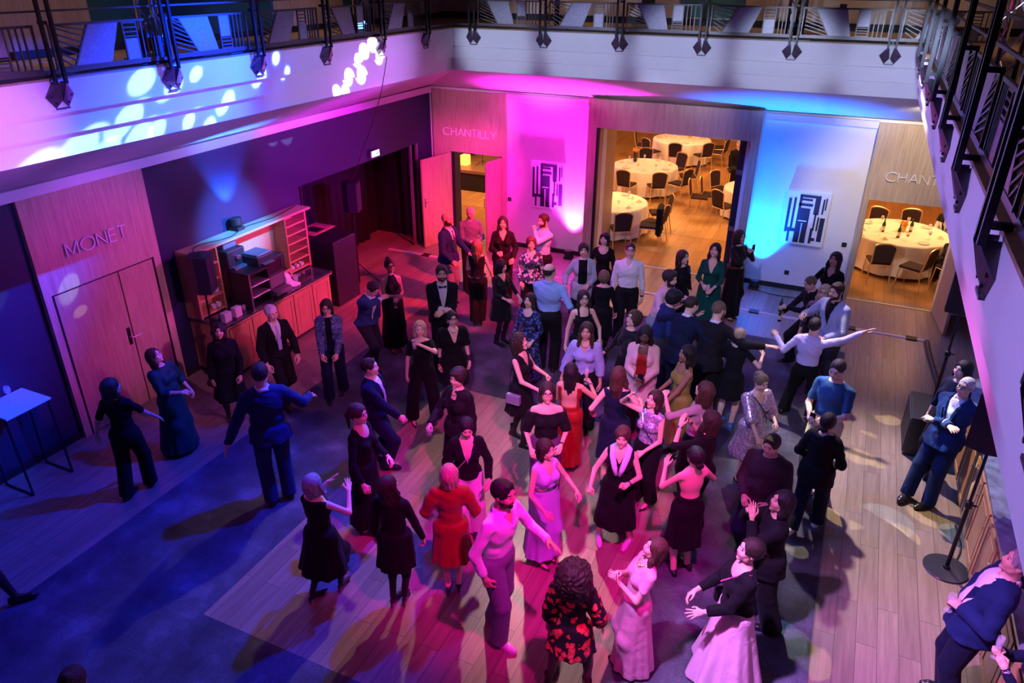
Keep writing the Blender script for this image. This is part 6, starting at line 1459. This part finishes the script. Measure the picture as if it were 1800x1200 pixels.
p38 = person('cropped haired man in black holding out two green bottles', (1424, 498), 1.80, -62, male=True, hair=('crop', 'darkblond'), wear=[('shirt', K2, dict(collar=True, sl=1)), ('trousers', K_, {})], arms=(arm((.06, .50, 1.16), 'grip'), arm((.02, .44, 1.30), 'grip')), lean=(12, 0, 0), head=(-14, 0, 0), legs='walk', shoes=MSH, group=G4, fy=626)
p39 = person('woman with glasses squeezed between two men near the right picture', (1449, 514), 1.66, -15, hair=('long', 'blond'), wear=[('top', cloth('black_sequins', (.01, .01, .012), kind='sequin', col2=(.5, .5, .55), scale=90), dict(sl=.9)), ('trousers', K_, {})], arms=('down', 'bent'), glasses='dark', group=G4)
p40 = person('smiling bearded man in pale blue grey blazer hugging the others', (1470, 512), 1.84, -35, male=True, hair=('short', 'brown'), beard='full', wear=suit(GBLZ, sh=K2, tr=CHAR, v=1.1), arms=(arm((.28, .26, 1.25)), arm((.15, .30, 1.06))), lean=(6, 0, 0), head=(-8, 0, 0), shoes=MSH, group=G4)
p41 = person('woman with long dark wavy hair in black by the right hand wall', (1468, 456), 1.72, -25, hair=('wavy', 'black'), sk='tan', wear=topt(K_, sl=1, neck=('v', 1.34)), arms=(arm((.2, .26, 1.2)), 'down'), group=G4)
p42 = person('man in lilac shirt seen from behind with arms spread wide', (1432, 573), 1.82, 168, male=True, hair=('short', 'black'), wear=[('shirt', LILACS, dict(collar=True, sl=1)), ('trousers', K_, {})], arms=(arm((.70, .06, 1.74), 'open'), arm((.52, .06, 1.30), 'grip', pole=(.3, -.4, -1))), legs='wide', shoes=MSH, head=(-6, 0, 0), group=G4, fy=722)
p43 = person('man in dark blue t shirt lit by pale patches, looking down at his hands', (1472, 650), 1.82, -22, male=True, hair=('thin', 'brown'), wear=[('t_shirt', cloth('ink_blue_cotton', (.03, .09, .22)), dict(sl=.4)), ('trousers', BEIGE, {})], arms=(arm((.08, .30, 1.12), 'grip'), arm((.08, .28, 1.10), 'relax')), head=(-22, 0, 0), shoes=WSN, group=G4)
p44 = person('woman with blond piled up hair in pale sequinned dress kicking a foot back', (1338, 672), 1.66, 42, hair=('updo', 'darkblond'), wear=dress(SEQP, .50, .27, .6, 'scoop', sle=.04), arms=(arm((.22, .40, 1.0), 'open'), arm((.12, .3, 1.12))), extras=[('strap', PHONE, 1)], head=(-14, 0, 0), legs='stand', shoes=HL, heel=.03, group=G1, fy=848)
p45 = person('woman with black braids in a mustard yellow dress facing left', (1207, 622), 1.64, -62, hair=('braids', 'black'), sk='brown', wear=dress(MUST, .3, .24, 0, 'strap'), arms=('belly', arm((.1, .3, .95))), extras=[('earring', GOLD)], group=G1)
p46 = person('woman with curly dark hair in sleeveless black dress dancing, facing right', (914, 600), 1.66, 62, hair=('curly', 'brown'), wear=dress(K_, .56, .23, 0, ('v', 1.28)), arms=(arm((.16, .36, 1.06), 'fist'), arm((.2, .3, 1.1), 'fist')), tights='black', shoes=('boot', BLK), legs='step', extras=[('strap', PHONE, -1, plain('silver_bag', (.5, .55, .75), .25, metal=.7))], head=(6, 0, 0), group=G1, fy=776)
p47 = person('woman with glasses in a black off the shoulder top with bangles', (962, 690), 1.64, 5, hair=('bob', 'dark'), wear=topt(K_, PLUM, sl=.5, neck='off', sle=.03), arms=(arm((.2, .25, 1.0)), arm((.16, .28, 1.06))), glasses='dark', extras=[('watch', GOLD, 'L')], build=1.1, group=G1)
p48 = person('woman in long red dress seen from behind with very long black hair', (1004, 652), 1.70, 170, hair=('verylong', 'black'), sk='tan', wear=dress(RED, .12, .19, 0, 'open_back', rw=.165), arms=(arm((.24, .24, 1.34), 'grip', pole=(.8, -.3, -.8)), 'belly'), extras=[('watch', SILV, 'R')], build=1.1, shoes=HL, heel=.05, group=G1, fy=824)
p49 = person('woman with streaked brown hair seen from behind in sleeveless dark dress', (1088, 660), 1.66, 178, hair=('wavy', 'chestnut'), wear=dress(NAVY2, .45, .23, 0, 'boat'), arms=(arm((.30, .15, 1.2)), arm((.32, .1, 1.0))), head=(0, 0, -20), group=G1, shoes=FL)
p50 = person('woman in glittering sequin top with one arm raised, facing left', (1150, 702), 1.66, -30, hair=('long', 'dark'), wear=topt(SEQ, K_, sl=0, neck='crew', hem=.95), arms=(arm((.22, .24, 1.70), 'open', pole=(.9, -.1, -.4)), arm((.1, .28, 1.02))), extras=[('strap', PHONE, 1)], legs='stand', shoes=HL, heel=.04, head=(8, 0, -12), group=G1, fy=884)
p51 = person('woman with long brown hair in a dark grey top raising her left hand', (1238, 686), 1.66, -125, hair=('long', 'chestnut'), wear=topt(LBRN, K_, sl=.6), arms=('down', arm((.30, .30, 1.50), 'fist')), head=(10, 0, 10), group=G1)
p52 = person('woman with long streaked hair holding both hands up by her face, in black', (1248, 738), 1.66, -118, hair=('wavy', 'brown'), wear=topt(K_, sl=.6), arms=(arm((.08, .26, 1.44), 'flat'), arm((.10, .28, 1.46), 'flat')), extras=[('watch', SILV, 'L')], head=(8, 0, 0), group=G1)
p53 = person('woman with short hair in black dress and long pale scarf, ruffled hem', (1094, 768), 1.64, -6, hair=('shortw', 'chestnut'), wear=dress(K_, .32, .27, 0, ('v', 1.3)), arms=(arm((.30, .32, 1.06), 'fist'), arm((.14, .28, 1.16), 'fist')), extras=[('scarf', cloth('lilac_scarf', (.6, .5, .85))), ('watch', SILV, 'L')], shoes=('flat', (.6, .5, .65)), legs='wide', head=(-6, 0, 0), build=1.1, group=G1, fy=950)
p54 = person('woman with a dark bun and bare back in a black halter dress', (1222, 802), 1.68, -148, hair=('lowbun', 'black'), wear=dress(K_, .45, .21, 0, 'halter', rw=.16), arms=(arm((.24, .30, 1.32), 'open'), arm((.16, .32, 1.30), 'open')), extras=[('clip', plain('teal_scrunchie', (.03, .3, .35), .4), [(-.03, -.10, -.01), (0, -.115, .01), (.03, -.10, -.01)])], shoes=FL, group=G1, fy=1000)
p55 = person('woman in long lilac gown with a short dark bob, right of the man in white', (960, 790), 1.68, 42, hair=('bob', 'dark'), wear=dress(LILD, .12, .24, 0, ('v', 1.28), top=1.15), arms=(arm((.22, .26, 1.0)), arm((.24, .3, 1.1))), extras=[('belt', SILV, 1.17)], shoes=HL, heel=.05, head=(-5, 0, 8), group=G1, fy=984)
p56 = person('woman in black jacket and wide pale trousers looking down at centre', (820, 752), 1.68, 4, hair=('lowbun', 'black'), wear=[('top', IVORY, dict(neck=('v', 1.2, .10), sl=0)), ('blouse', K_, dict(neck=('v', 1.16, .09), sl=.95, hem=.93, e=.026)), ('trousers', IVORY, dict(flare=.05))], arms=(arm((.26, .1, .9)), arm((.24, .24, .98))), extras=[('strap', plain('pale_chain', (.7, .6, .7), .3, metal=.5), -1)], head=(-24, 0, 4), shoes=FL, group=G1, fy=938)
p57 = person('woman with short dark hair and necklace in black, facing left, holding a glass', (804, 664), 1.66, -42, hair=('shortw', 'dark'), wear=[('top', K_, dict(neck='scoop', sl=0)), ('jacket', K2, dict(open=.05, neck='crew', lapel=False)), ('trousers', K_, {})], arms=(arm((.16, .36, 1.08), 'grip'), 'down'), extras=[('necklace', SILV)], head=(-8, 0, 0), group=G1)
p58 = person('woman with a ponytail in a long black scoop necked dress, left of centre', (630, 728), 1.70, 58, hair=('ponytail', 'chestnut'), wear=dress(K_, .15, .22, .95, 'scoop'), arms=(arm((.30, .16, .92)), 'belly'), shoes=FL, head=(-4, 0, 0), group=G1, fy=930)
p59 = person('woman with a grey bob in sleeveless black dress clapping, seen from behind', (550, 850), 1.64, 140, hair=('bobwide', 'grey'), sk='pale', wear=dress(K2, .42, .29, 0, 'boat'), arms=(arm((.20, .34, 1.34), 'open', pole=(.8, -.2, -.9)), arm((.10, .36, 1.36), 'open')), tights='black', shoes=HL, heel=.05, legs='step', group=G1, fy=1042)
p60 = person('woman with long dark hair in short black dress and tights seen from behind', (683, 853), 1.66, 158, hair=('verylong', 'dark'), wear=dress(K_, .58, .22, 1, 'crew'), arms=(arm((.30, .10, .84)), 'down'), tights='black', shoes=HL, heel=.07, head=(10, 0, -25), legs='close', group=G1, fy=1062)
p61 = person('blonde woman in rust red velvet dress seen from behind', (789, 833), 1.68, 178, hair=('bob', 'blond'), sk='pale', wear=dress(RUST, .52, .24, .85, 'crew', sle=.03, puff=True), arms=(arm((.27, .18, .95)), arm((.27, .18, .95))), shoes=HL, heel=.06, legs='close', group=G1, fy=1038)
p62 = person('man in white shirt and grey trousers with white trainers dancing', (886, 868), 1.78, 55, male=True, hair=('short', 'black'), beard='light', sk='tan', wear=[('shirt', WHITE, dict(collar=True, neck=('v', 1.36, .06), hem=.94)), ('trousers', GREYT, {})], arms=(arm((.24, .06, .90)), arm((.20, .36, 1.20), 'open', pole=(.6, -.6, -.7))), legs=((.09, .10, 0, 0), (-.1, -.1, .0, -5)), shoes=WSN, lean=(7, 0, 0), group=G1, fy=1120)
p63 = person('woman with huge curly hair in short red floral dress, back to us', (1010, 1006), 1.68, 172, hair=('bigcurly', 'dark'), wear=dress(FLR, .62, .25, .8, 'crew', sle=.04, puff=True), arms=(arm((.28, .12, .9), 'open'), 'down'), tights='sheer', shoes=('boot', BLK), legs='wide', group=G1, fy=1195)
p64 = person('woman in long dusty pink dress looking up with hands at her chest', (1150, 964), 1.70, -72, hair=('long', 'chestnut'), wear=dress(PINKD, .04, .26, .3, 'scoop'), arms=(arm((.02, .26, 1.28)), arm((.06, .27, 1.24))), extras=[('necklace', GOLD)], lean=(-8, 0, 0), head=(10, 0, 0), group=G1, fy=1165)
p65 = person('woman in black cardigan and long bright pink skirt at the bottom', (1318, 968), 1.66, -68, hair=('ponytail', 'dark'), wear=[('top', K_, dict(sl=.9, neck='scoop', e=.024, hem=.92)), ('skirt', PINKS, dict(hem=.03, rh=.40, rw=.18, amp=.10, folds=7, top=1.08))], arms=(arm((.1, .36, 1.06)), arm((.12, .34, 1.02), 'open')), extras=[('strap', plain('pink_strap', (.8, .1, .3), .4), -1, PHONE)], build=1.1, head=(8, 0, 0), group=G1)
p66 = person('dark haired woman in black with hands at her mouth, behind the pink skirt', (1374, 882), 1.68, -72, hair=('long', 'black'), sk='tan', wear=[('blouse', K_, dict(sl=.95, hem=.80, e=.03)), ('trousers', K_, dict(flare=.03))], arms=(arm((.06, .26, 1.46), 'fist'), arm((.06, .24, 1.46), 'flat')), extras=[('earring', GOLD)], legs='step', head=(10, 0, 12), group=G1, build=1.1, fy=1095)
p67 = person('stocky person in dark jacket with yellow and blue light patches on the arms', (1356, 782), 1.80, -15, male=True, hair=('short', 'dark'), wear=[('jacket', BRWN, dict(neck='crew', lapel=False, e=.034)), ('trousers', NAVY2, {})], arms=(arm((.12, .28, 1.05)), arm((.14, .26, 1.04))), head=(-16, 0, -10), build=1.2, shoes=MSH, group=G1, fy=950)
p68 = person('person in black suit with gathered dark hair, back to us, white trainers', (1456, 742), 1.72, 168, hair=('lowbun', 'dark'), wear=[('jacket', K2, dict(neck='crew', lapel=False, hem=.78, e=.032)), ('trousers', NAVY2, {})], arms=(arm((.18, .2, 1.0)), arm((.18, .2, 1.0))), legs='walk', shoes=WSN, group=G4, fy=930)
p69 = person('grey haired man in navy suit and glasses leaning on the right counter, arms folded', (1697, 680), 1.78, -28, male=True, hair=('thin', 'white'), wear=suit(NAVY, v=1.15), arms=(arm((-.12, .24, 1.20), 'flat'), arm((-.10, .22, 1.16), 'fist')), glasses='dark', legs='lean', shoes=('sneaker', (.02, .02, .03)), lean=(-6, 0, 0), build=1.12, head=(-4, 0, 0), group=G4, fy=872)
p70 = person('dark haired woman mostly hidden behind the grey haired man at the right', (1692, 650), 1.66, -40, hair=('bob', 'black'), wear=topt(NAVY2, K_, sl=1), arms=('down', 'down'), extras=[('earring', PEARL)], shoes=FL, group=G4)
p71 = person('man in open navy jacket and white shirt holding a glass at the bottom right', (1790, 990), 1.80, -78, male=True, hair=('short', 'grey'), wear=[('shirt', WHITE, dict(collar=True)), ('jacket', NAVY, dict(v=1.0, open=.10)), ('trousers', NAVY2, {})], arms=(arm((.42, -.16, 1.26), 'flat', pole=(.4, -1, -.3)), arm((.12, .17, 1.10), 'grip')), build=1.2, lean=(-10, 0, 0), shoes=MSH, legs='stand', group=G4)
p72 = person('person with raised hands and a striped cuff in the bottom right corner', (1866, 1140), 1.62, -68, hair=('bob', 'dark'), wear=topt(NAVY2, K_, sl=1), arms=(arm((.1, .32, 1.36), 'grip'), arm((.08, .30, 1.34), 'grip')), glasses='dark', extras=[('watch', STR, 'R'), ('watch', STR, 'L')], group=G4)
p73 = person('legs in black shorts, sheer tights and loafers entering at the left edge', ('foot', -18, 1062), 1.68, 70, hair=('long', 'brown'), wear=[('jacket', PLAID, dict(v=1.1, hem=.88)), ('shorts', K_, dict(sl=0, neck='crew', hem=.9, skirt=dict(hem=.66, rh=.2)))], tights='black', arms=('down', 'down'), legs=((.1, .30, 0, 0), (-.1, -.22, .0, 0)), shoes=('loafer', BLK), group=G3)
p74 = person('top of a reddish grey head just showing at the bottom left edge', (130, 1196), 1.60, 150, hair=('highbun', 'chestnut'), wear=topt(K_), group=G3)
p76 = person('grey haired man sitting in the banqueting room, seen past the partition', None, 1.76, 10, male=True, hair=('crop', 'grey'), pos=(-3.05, 22.9), seat=True, drop=.44, legs='sit', arms=('low', 'low'), wear=[('shirt', K2, dict(collar=True)), ('trousers', K_, {})], shoes=MSH, group='seated guests')
chair(-3.05, 22.75, 196, 'banquet chair under the seated grey haired man', 'chairs in the banqueting room')
p77 = person('bald man with glasses sitting at the table beyond the right doors', None, 1.76, -20, male=True, hair=('bald', 'dark'), pos=(2.25, 18.25), seat=True, drop=.44, legs='sit', arms=('belly', 'low'), wear=suit(K2), glasses='dark', shoes=MSH, group='seated guests')
chair(2.25, 18.15, 160, 'banquet chair under the man with glasses beyond the right doors', 'chairs beyond the right doors')
p78 = person('guest in dark sequins sitting with back turned at the table beyond the right doors', None, 1.68, 195, hair=('bob', 'dark'), pos=(2.25, 16.45), seat=True, drop=.44, legs='sit', arms=('belly', 'low'), wear=[('top', cloth('black_sequins', (.01, .01, .012)), dict(sl=1)), ('trousers', K_, {})], group='seated guests')
chair(2.3, 16.35, 35, 'banquet chair under the guest in dark sequins beyond the right doors', 'chairs beyond the right doors')
# ---- things in hands
def hold(g, K, kind, label, off=(0, 0, 0), wine=None, tilt=0):
    p = held(g, K, off)
    if kind in ('wine', 'tumbler', 'flute'): return glass_obj((p[0], p[1], p[2]-(.10 if kind == 'wine' else .06)), label, kind, wine=wine, s=1.0)
    if kind == 'bottle': return bottle(p[0], p[1], p[2]-.08, label, s=.8)
    if kind == 'phone':
        r = MB().box(-.036, -.005, -.075, .036, .005, .075, bev=.004).obj('mobile_phone', PHONE); r.location = (p[0], p[1], p[2]+.03); r.rotation_euler = (0, 0, g.root.rotation_euler.z); return tag(r, label, 'phone')
hold(p13, 'L', 'tumbler', 'tumbler held by the bald man in the navy blazer', wine='clear'); hold(p14, 'L', 'tumbler', 'tumbler held by the bald man in the doorway'); hold(p16, 'R', 'wine', 'glass held by the smiling woman in the black blazer'); hold(p8, 'L', 'wine', 'glass held by the woman in the long halter dress')
hold(p10, 'L', 'tumbler', 'tumbler at the mouth of the blonde woman in black'); hold(p19, 'L', 'wine', 'glass held by the curly haired woman in velvet'); hold(p36, 'L', 'flute', 'slim glass held by the woman in the green wrap dress'); hold(p37, 'R', 'phone', 'black phone held up by the curly haired woman at the blue wall')
hold(p38, 'R', 'bottle', 'green bottle in the right hand of the man in black'); hold(p38, 'L', 'bottle', 'green bottle in the left hand of the man in black'); hold(p42, 'L', 'tumbler', 'tumbler held out by the man in the lilac shirt'); hold(p43, 'R', 'phone', 'phone held by the man in the dark blue t shirt')
hold(p48, 'R', 'flute', 'glass with amber drink held up by the woman in the long red dress', wine='amber'); hold(p57, 'R', 'tumbler', 'clear cup held out by the short haired woman facing left'); hold(p71, 'L', 'wine', 'large wine glass held by the man in the open navy jacket'); hold(p72, 'R', 'flute', 'tilted glass in the hands of the person in the bottom right corner'); hold(p18, 'R', 'tumbler', 'glass held by the woman in the blue floral blouse'); hold(p29, 'R', 'phone', 'lit phone in the hands of the woman in the pink coat')
# ================================================================ light
w = bpy.data.worlds.new('world'); SC.world = w; w.use_nodes = True
w.node_tree.nodes['Background'].inputs[0].default_value = (.10, .12, .90, 1); w.node_tree.nodes['Background'].inputs[1].default_value = .03
def spot(name, loc, aim, col, e, ang=40, blend=.5, size=.08):
    l = bpy.data.lights.new(name, 'SPOT'); l.energy = e; l.color = col; l.spot_size = math.radians(ang); l.spot_blend = blend; l.shadow_soft_size = size
    o = bpy.data.objects.new(name, l); COL.objects.link(o); o.location = loc; o.rotation_euler = (Vector(aim)-Vector(loc)).to_track_quat('-Z', 'Y').to_euler(); return o
def area(name, loc, aim, col, e, sx, sy=None):
    l = bpy.data.lights.new(name, 'AREA'); l.energy = e; l.color = col; l.size = sx
    if sy: l.shape = 'RECTANGLE'; l.size_y = sy
    o = bpy.data.objects.new(name, l); COL.objects.link(o); o.location = loc; o.rotation_euler = (Vector(aim)-Vector(loc)).to_track_quat('-Z', 'Y').to_euler(); return o
def point(name, loc, col, e, size=.3):
    l = bpy.data.lights.new(name, 'POINT'); l.energy = e; l.color = col; l.shadow_soft_size = size; o = bpy.data.objects.new(name, l); COL.objects.link(o); o.location = loc; return o
# violet wash over the balcony fronts, from the middle of the well
for i in range(7):
    y = .6+1.6*i; c = (.40, .12, 1) if y < 4.5 else (.22, .12, 1) if y < 8.5 else (.45, .30, 1) if y < 11 else (.5, .25, 1)
    spot('wash_left', (.2, y, 5.75), (-6.8, y, 4.40), c, (2600 if y < 3 else 5600) if y < 4.5 else 700 if y < 7 else 1300, 19, .9, .1)
for x in (-6.0, -4.4, -2.8, -1.2, .3): spot('wash_far', (x, 5.0, 5.5), (x, 12.4, 4.60), (.52, .64, 1), 1500, 14, .7, .1)
for i in range(8): spot('wash_right', (-6.1, .8+1.6*i, 5.6), (.61, .8+1.6*i, 4.66), (.40, .30, 1), 1500, 17, .8, .1)
spot('blue_hutch', (-4.2, 8.4, 5.3), (-8.75, 8.6, 2.1), (.02, .26, 1), 14000, 18, .9, .1)  # extra spot with no fixture, added to turn the hutch top blue
spot('blue_table', (-3.6, 5.0, 4.9), (-8.6, 4.35, 1.0), (.0, .08, 1), 1100, 13, .8, .1)
spot('pink_doors', (-3.4, 9.6, 3.9), (-8.0, 14.7, 1.5), (1, .02, .5), 3400, 26, .8, .1)  # added to turn the doors pink; no fixture, separate from the wash
spot('mauve_panel', (-4.0, 9.4, 3.9), (-7.8, 15, 2.8), (1, .26, .8), 900, 20, .8, .1)  # also added in mid-air, to tint the CHANTILLY panel
spot('mauve_portal', (-2.8, 7.0, 3.9), (-3.3, 14.6, 3.1), (.55, .36, .75), 900, 22, .8, .1)
for y, c in ((2.6, (.48, .15, 1)), (6.4, (.20, .12, 1)), (10.0, (.75, .10, 1))): spot('cove_violet', (-2.6, y, 3.0), (-7.9, y, 3.95), c, 420, 44, 1, .1)  # added low down in place of bounced light, for the sloping soffit
point('violet_fill', (-3.2, 7.0, 7.8), (.45, .22, 1.0), 45, .8)  # unseen point lamp added as overall violet fill
# lilac-white from the far truss onto the right strip and the floor
spot('far_truss_white', (-1.1, 12.3, 7.4), (1.3, 8.4, 0), (1, .74, .86), 4800, 34, .9, .12)
spot('strip_lilac', (-2.2, 2.6, 7.3), (1.0, 4.4, 0), (.62, .27, 1), 7000, 38, .9, .12)  # unseen spot near the camera, not the far truss; added to brighten the strip
spot('far_truss_warm', (-5.0, 12.5, 7.4), (-3.2, 5.4, 0), (1, .66, .66), 1500, 40, .8, .12)
# magenta keys
spot('right_truss_magenta', (-.1, 3.3, 6.6), (-2.2, 6.0, 1.0), (1, .0, .52), 3600, 42, .9, .10)
spot('crowd_lavender', (-1.2, 1.2, 7.6), (-2.6, 9.6, .9), (.72, .62, 1), 2000, 38, .9, .10)
spot('near_magenta', (-1.0, .2, 6.8), (-3.0, 5.6, .8), (1, .0, .62), 400, 44, .8, .10)
spot('left_truss_purple', (-7.0, 10.2, 7.2), (-3.5, 10.8, .6), (.85, .03, 1), 1000, 40, .9, .10)
spot('red_side', (-3.4, 10.6, 3.9), (-7.4, 12.2, .0), (1, .02, .07), 3600, 60, .9, .1)  # hangs free without a fixture; added to redden the floor at the side
spot('magenta_counter', (-2.5, 2.5, 6.4), (2.1, 5.0, .8), (1, .0, .45), 900, 40, .6, .08)
spot('left_guests_pink', (-.6, 5.2, 5.0), (-7.6, 7.6, 1.3), (1, .22, .72), 1100, 34, .9, .1)  # added in mid-air to brighten faces on the left
# blue
spot('left_truss_blue', (-3.2, 8.5, 7.6), (-6.0, 3.4, 0), (.0, .02, 1), 6500, 48, .9, .12)
spot('blue_right', (-6.8, 6.4, 6.8), (-.5, 8.8, .3), (.12, .22, 1), 1100, 50, .8, .12)
spot('blue_counter', (-5.0, 8.6, 7.0), (1.9, 8.4, 1.0), (.05, .18, 1), 1500, 26, .7, .08)
# left wall washes: free-hanging spots with no fixture, added to tint it
spot('magenta_left_wall', (-3.2, 8.4, 3.9), (-8.9, 10.9, 2.6), (.75, .0, 1), 2600, 34, .7, .1)
spot('pink_sideboard', (-3.2, 11.0, 2.7), (-8.6, 9.0, 1.1), (1, .04, .38), 1900, 34, .8, .1)
spot('pink_monet', (-3.2, 8.6, 3.9), (-8.9, 6.1, 1.9), (.75, .02, .85), 1100, 32, .8, .1)
# uplights
spot('uplight_blue', (-1.28, 14.72, .22), (-1.20, 14.92, 3.2), (.0, .13, 1), 3200, 70, .8, .03)
spot('uplight_magenta', (-5.32, 14.74, .22), (-5.36, 14.92, 3.2), (1, .02, .85), 4600, 70, .8, .03)
spot('uplight_hutch', (-8.70, 8.55, 2.27), (-8.88, 8.62, 3.3), (.02, .14, 1), 500, 75, .7, .03)
spot('magenta_back_wall', (-4.2, 10.6, 3.9), (-6.2, 15, 2.0), (1, .0, .85), 620, 38, .6, .08)  # not an uplight: mid-air spot without fixture, added to tint the wall
spot('blue_back_wall', (-2.2, 12.0, 3.9), (-1.0, 15, 1.6), (.0, .16, 1), 420, 40, .8, .1)
spot('cool_wall', (-1.5, 8.5, 3.9), (.1, 15, 1.9), (1, .92, .75), 420, 20, .8, .1)
spot('warm_cove', (1.0, 13.0, 4.0), (.8, 15, 2.7), (1, .84, .58), 360, 84, .9, .1)
# banqueting room
for x, y in ((-9.5, 18), (-5, 18), (-1, 18.4), (2.5, 18), (-5, 23.5), (-1, 23.5), (-9.5, 23)): area('banquet_lamp', (x, y, 3.36), (x, y, 0), (1, .47, .17), 150, 1.2)
area('stage_pink', (-12.5, 17, 3.2), (-11, 20, .6), (1, .2, .4), 60, .6)
spot('banquet_pink', (-12, 20, 3.2), (-6, 22, .6), (1, .2, .7), 500, 50, .6)
# upper balconies, dim warm house light
for p, q in (((-7.7, 3), (-8.5, 3, 5.4)), ((-7.7, 6), (-8.5, 6, 5.4)), ((-7.7, 10), (-8.5, 10, 5.4)), ((-5.5, 14.0), (-5.5, 14.85, 5.4)), ((-2.5, 14.0), (-2.5, 14.85, 5.4)), ((.3, 14.0), (.3, 14.85, 5.4)), ((1.7, 12), (2.35, 12, 5.6)), ((1.7, 8), (2.35, 8, 5.6)), ((1.7, 4), (2.35, 4, 5.6))):
    spot('balcony_lamp', (p[0], p[1], 8.3), q, (1, .62, .36), 160, 62, .8, .1)
spot('balcony_blue', (-5.8, 5.0, 6.6), (-7.2, 7.4, 5.0), (.02, .12, 1), 420, 40, .5, .05)
spot('truss_white_r', (-.4, 5.6, 6.5), (.93, 7.2, 6.0), (.6, .75, 1), 150, 30, .6, .05)
# beams of the moving lights: one narrow beam for each lobe of the pattern on the left fascia
def fas(u, v, d=.0): p = sight(u, v, 0, IX0-d); return tuple(float(a) for a in p)
SRC = (-4.7, 8.7, 6.2)
def lobe(p, ang, e, core=(.45, .75, 1), halo=(.0, .10, 1), src=SRC):
    d2 = (Vector(p)-Vector(src)).length_squared/25
    spot('beam_core', src, p, core, e*d2, ang, .45, .01); spot('beam_halo', src, p, halo, e*.55*d2, ang*1.7, .9, .01)
for (u, v), a in [((345, 130), 2.6), ((250, 143), 3.6), ((290, 160), 3.0), ((228, 208), 3.4), ((292, 218), 2.6), ((262, 232), 3.6), ((160, 250), 3.6), ((90, 288), 3.6), ((345, 204), 2.4), ((402, 176), 3.4), ((380, 214), 3.0), ((460, 133), 3.4), ((485, 102), 3.2), ((505, 125), 2.4), ((430, 222), 2.6), ((205, 258), 3.2), ((50, 318), 3.0)]:
    lobe(fas(u, v, .0 if v < 150 else .06), a, 3200)
spot('beam_blue_wide', SRC, fas(330, 190), (.0, .04, 1), 9000, 40, .9, .02)
for u, v, a in ((640, 90, 5), (655, 78, 5), (630, 105, 4), (668, 100, 4), (618, 132, 5), (640, 128, 5), (600, 155, 4), (615, 155, 4)): spot('beam_white', (-4.0, 8.0, 5.6), fas(u, v), (.9, .95, 1), 5000, a*.8, .4, .01)
pm_ = tuple(float(a) for a in sight(142, 547, 0, PM)); spot('fleck_door', (-3.4, 12.0, 3.8), pm_, (1, .8, .5), 1500, .9, .3, .008)
# yellow-white flecks thrown on the right strip and on the guests there
def flo(u, v, z=0): p = sight(u, v, 2, z); return tuple(float(a) for a in p)
for u, v, z, a, c in ((1560, 737, 0, 1.9, 'y'), (1525, 765, 0, 1.4, 'y'), (1512, 803, 0, 2.2, 'y'), (1540, 815, 0, 1.2, 'y'), (1635, 905, 0, 2.6, 'y'), (1575, 935, 0, 1.3, 'y'), (1455, 885, 0, 1.2, 'y'), (1478, 700, 1.25, 3.2, 'b'), (1470, 655, 1.6, 2.4, 'y'), (1440, 770, .8, 2.8, 'y'), (1660, 765, 1.0, 2.4, 'b'), (1690, 800, .8, 2.2, 'b'), (1655, 870, .4, 2.2, 'b'), (1345, 835, 1.3, 2.6, 'y'), (1320, 820, 1.3, 2.2, 'b'), (1238, 795, 1.6, 1.8, 'b'), (1725, 870, .5, 2.4, 'y'), (1715, 830, .7, 1.6, 'y'), (1335, 690, 1.5, 1.4, 'y')):
    spot('fleck_'+('warm' if c == 'y' else 'blue'), (-3.4, 10.6, 7.6), flo(u, v, z), (1, .80, .42) if c == 'y' else (.35, .65, 1), 3600, a*1.05, .12, .004)
SC.view_settings.exposure = 0
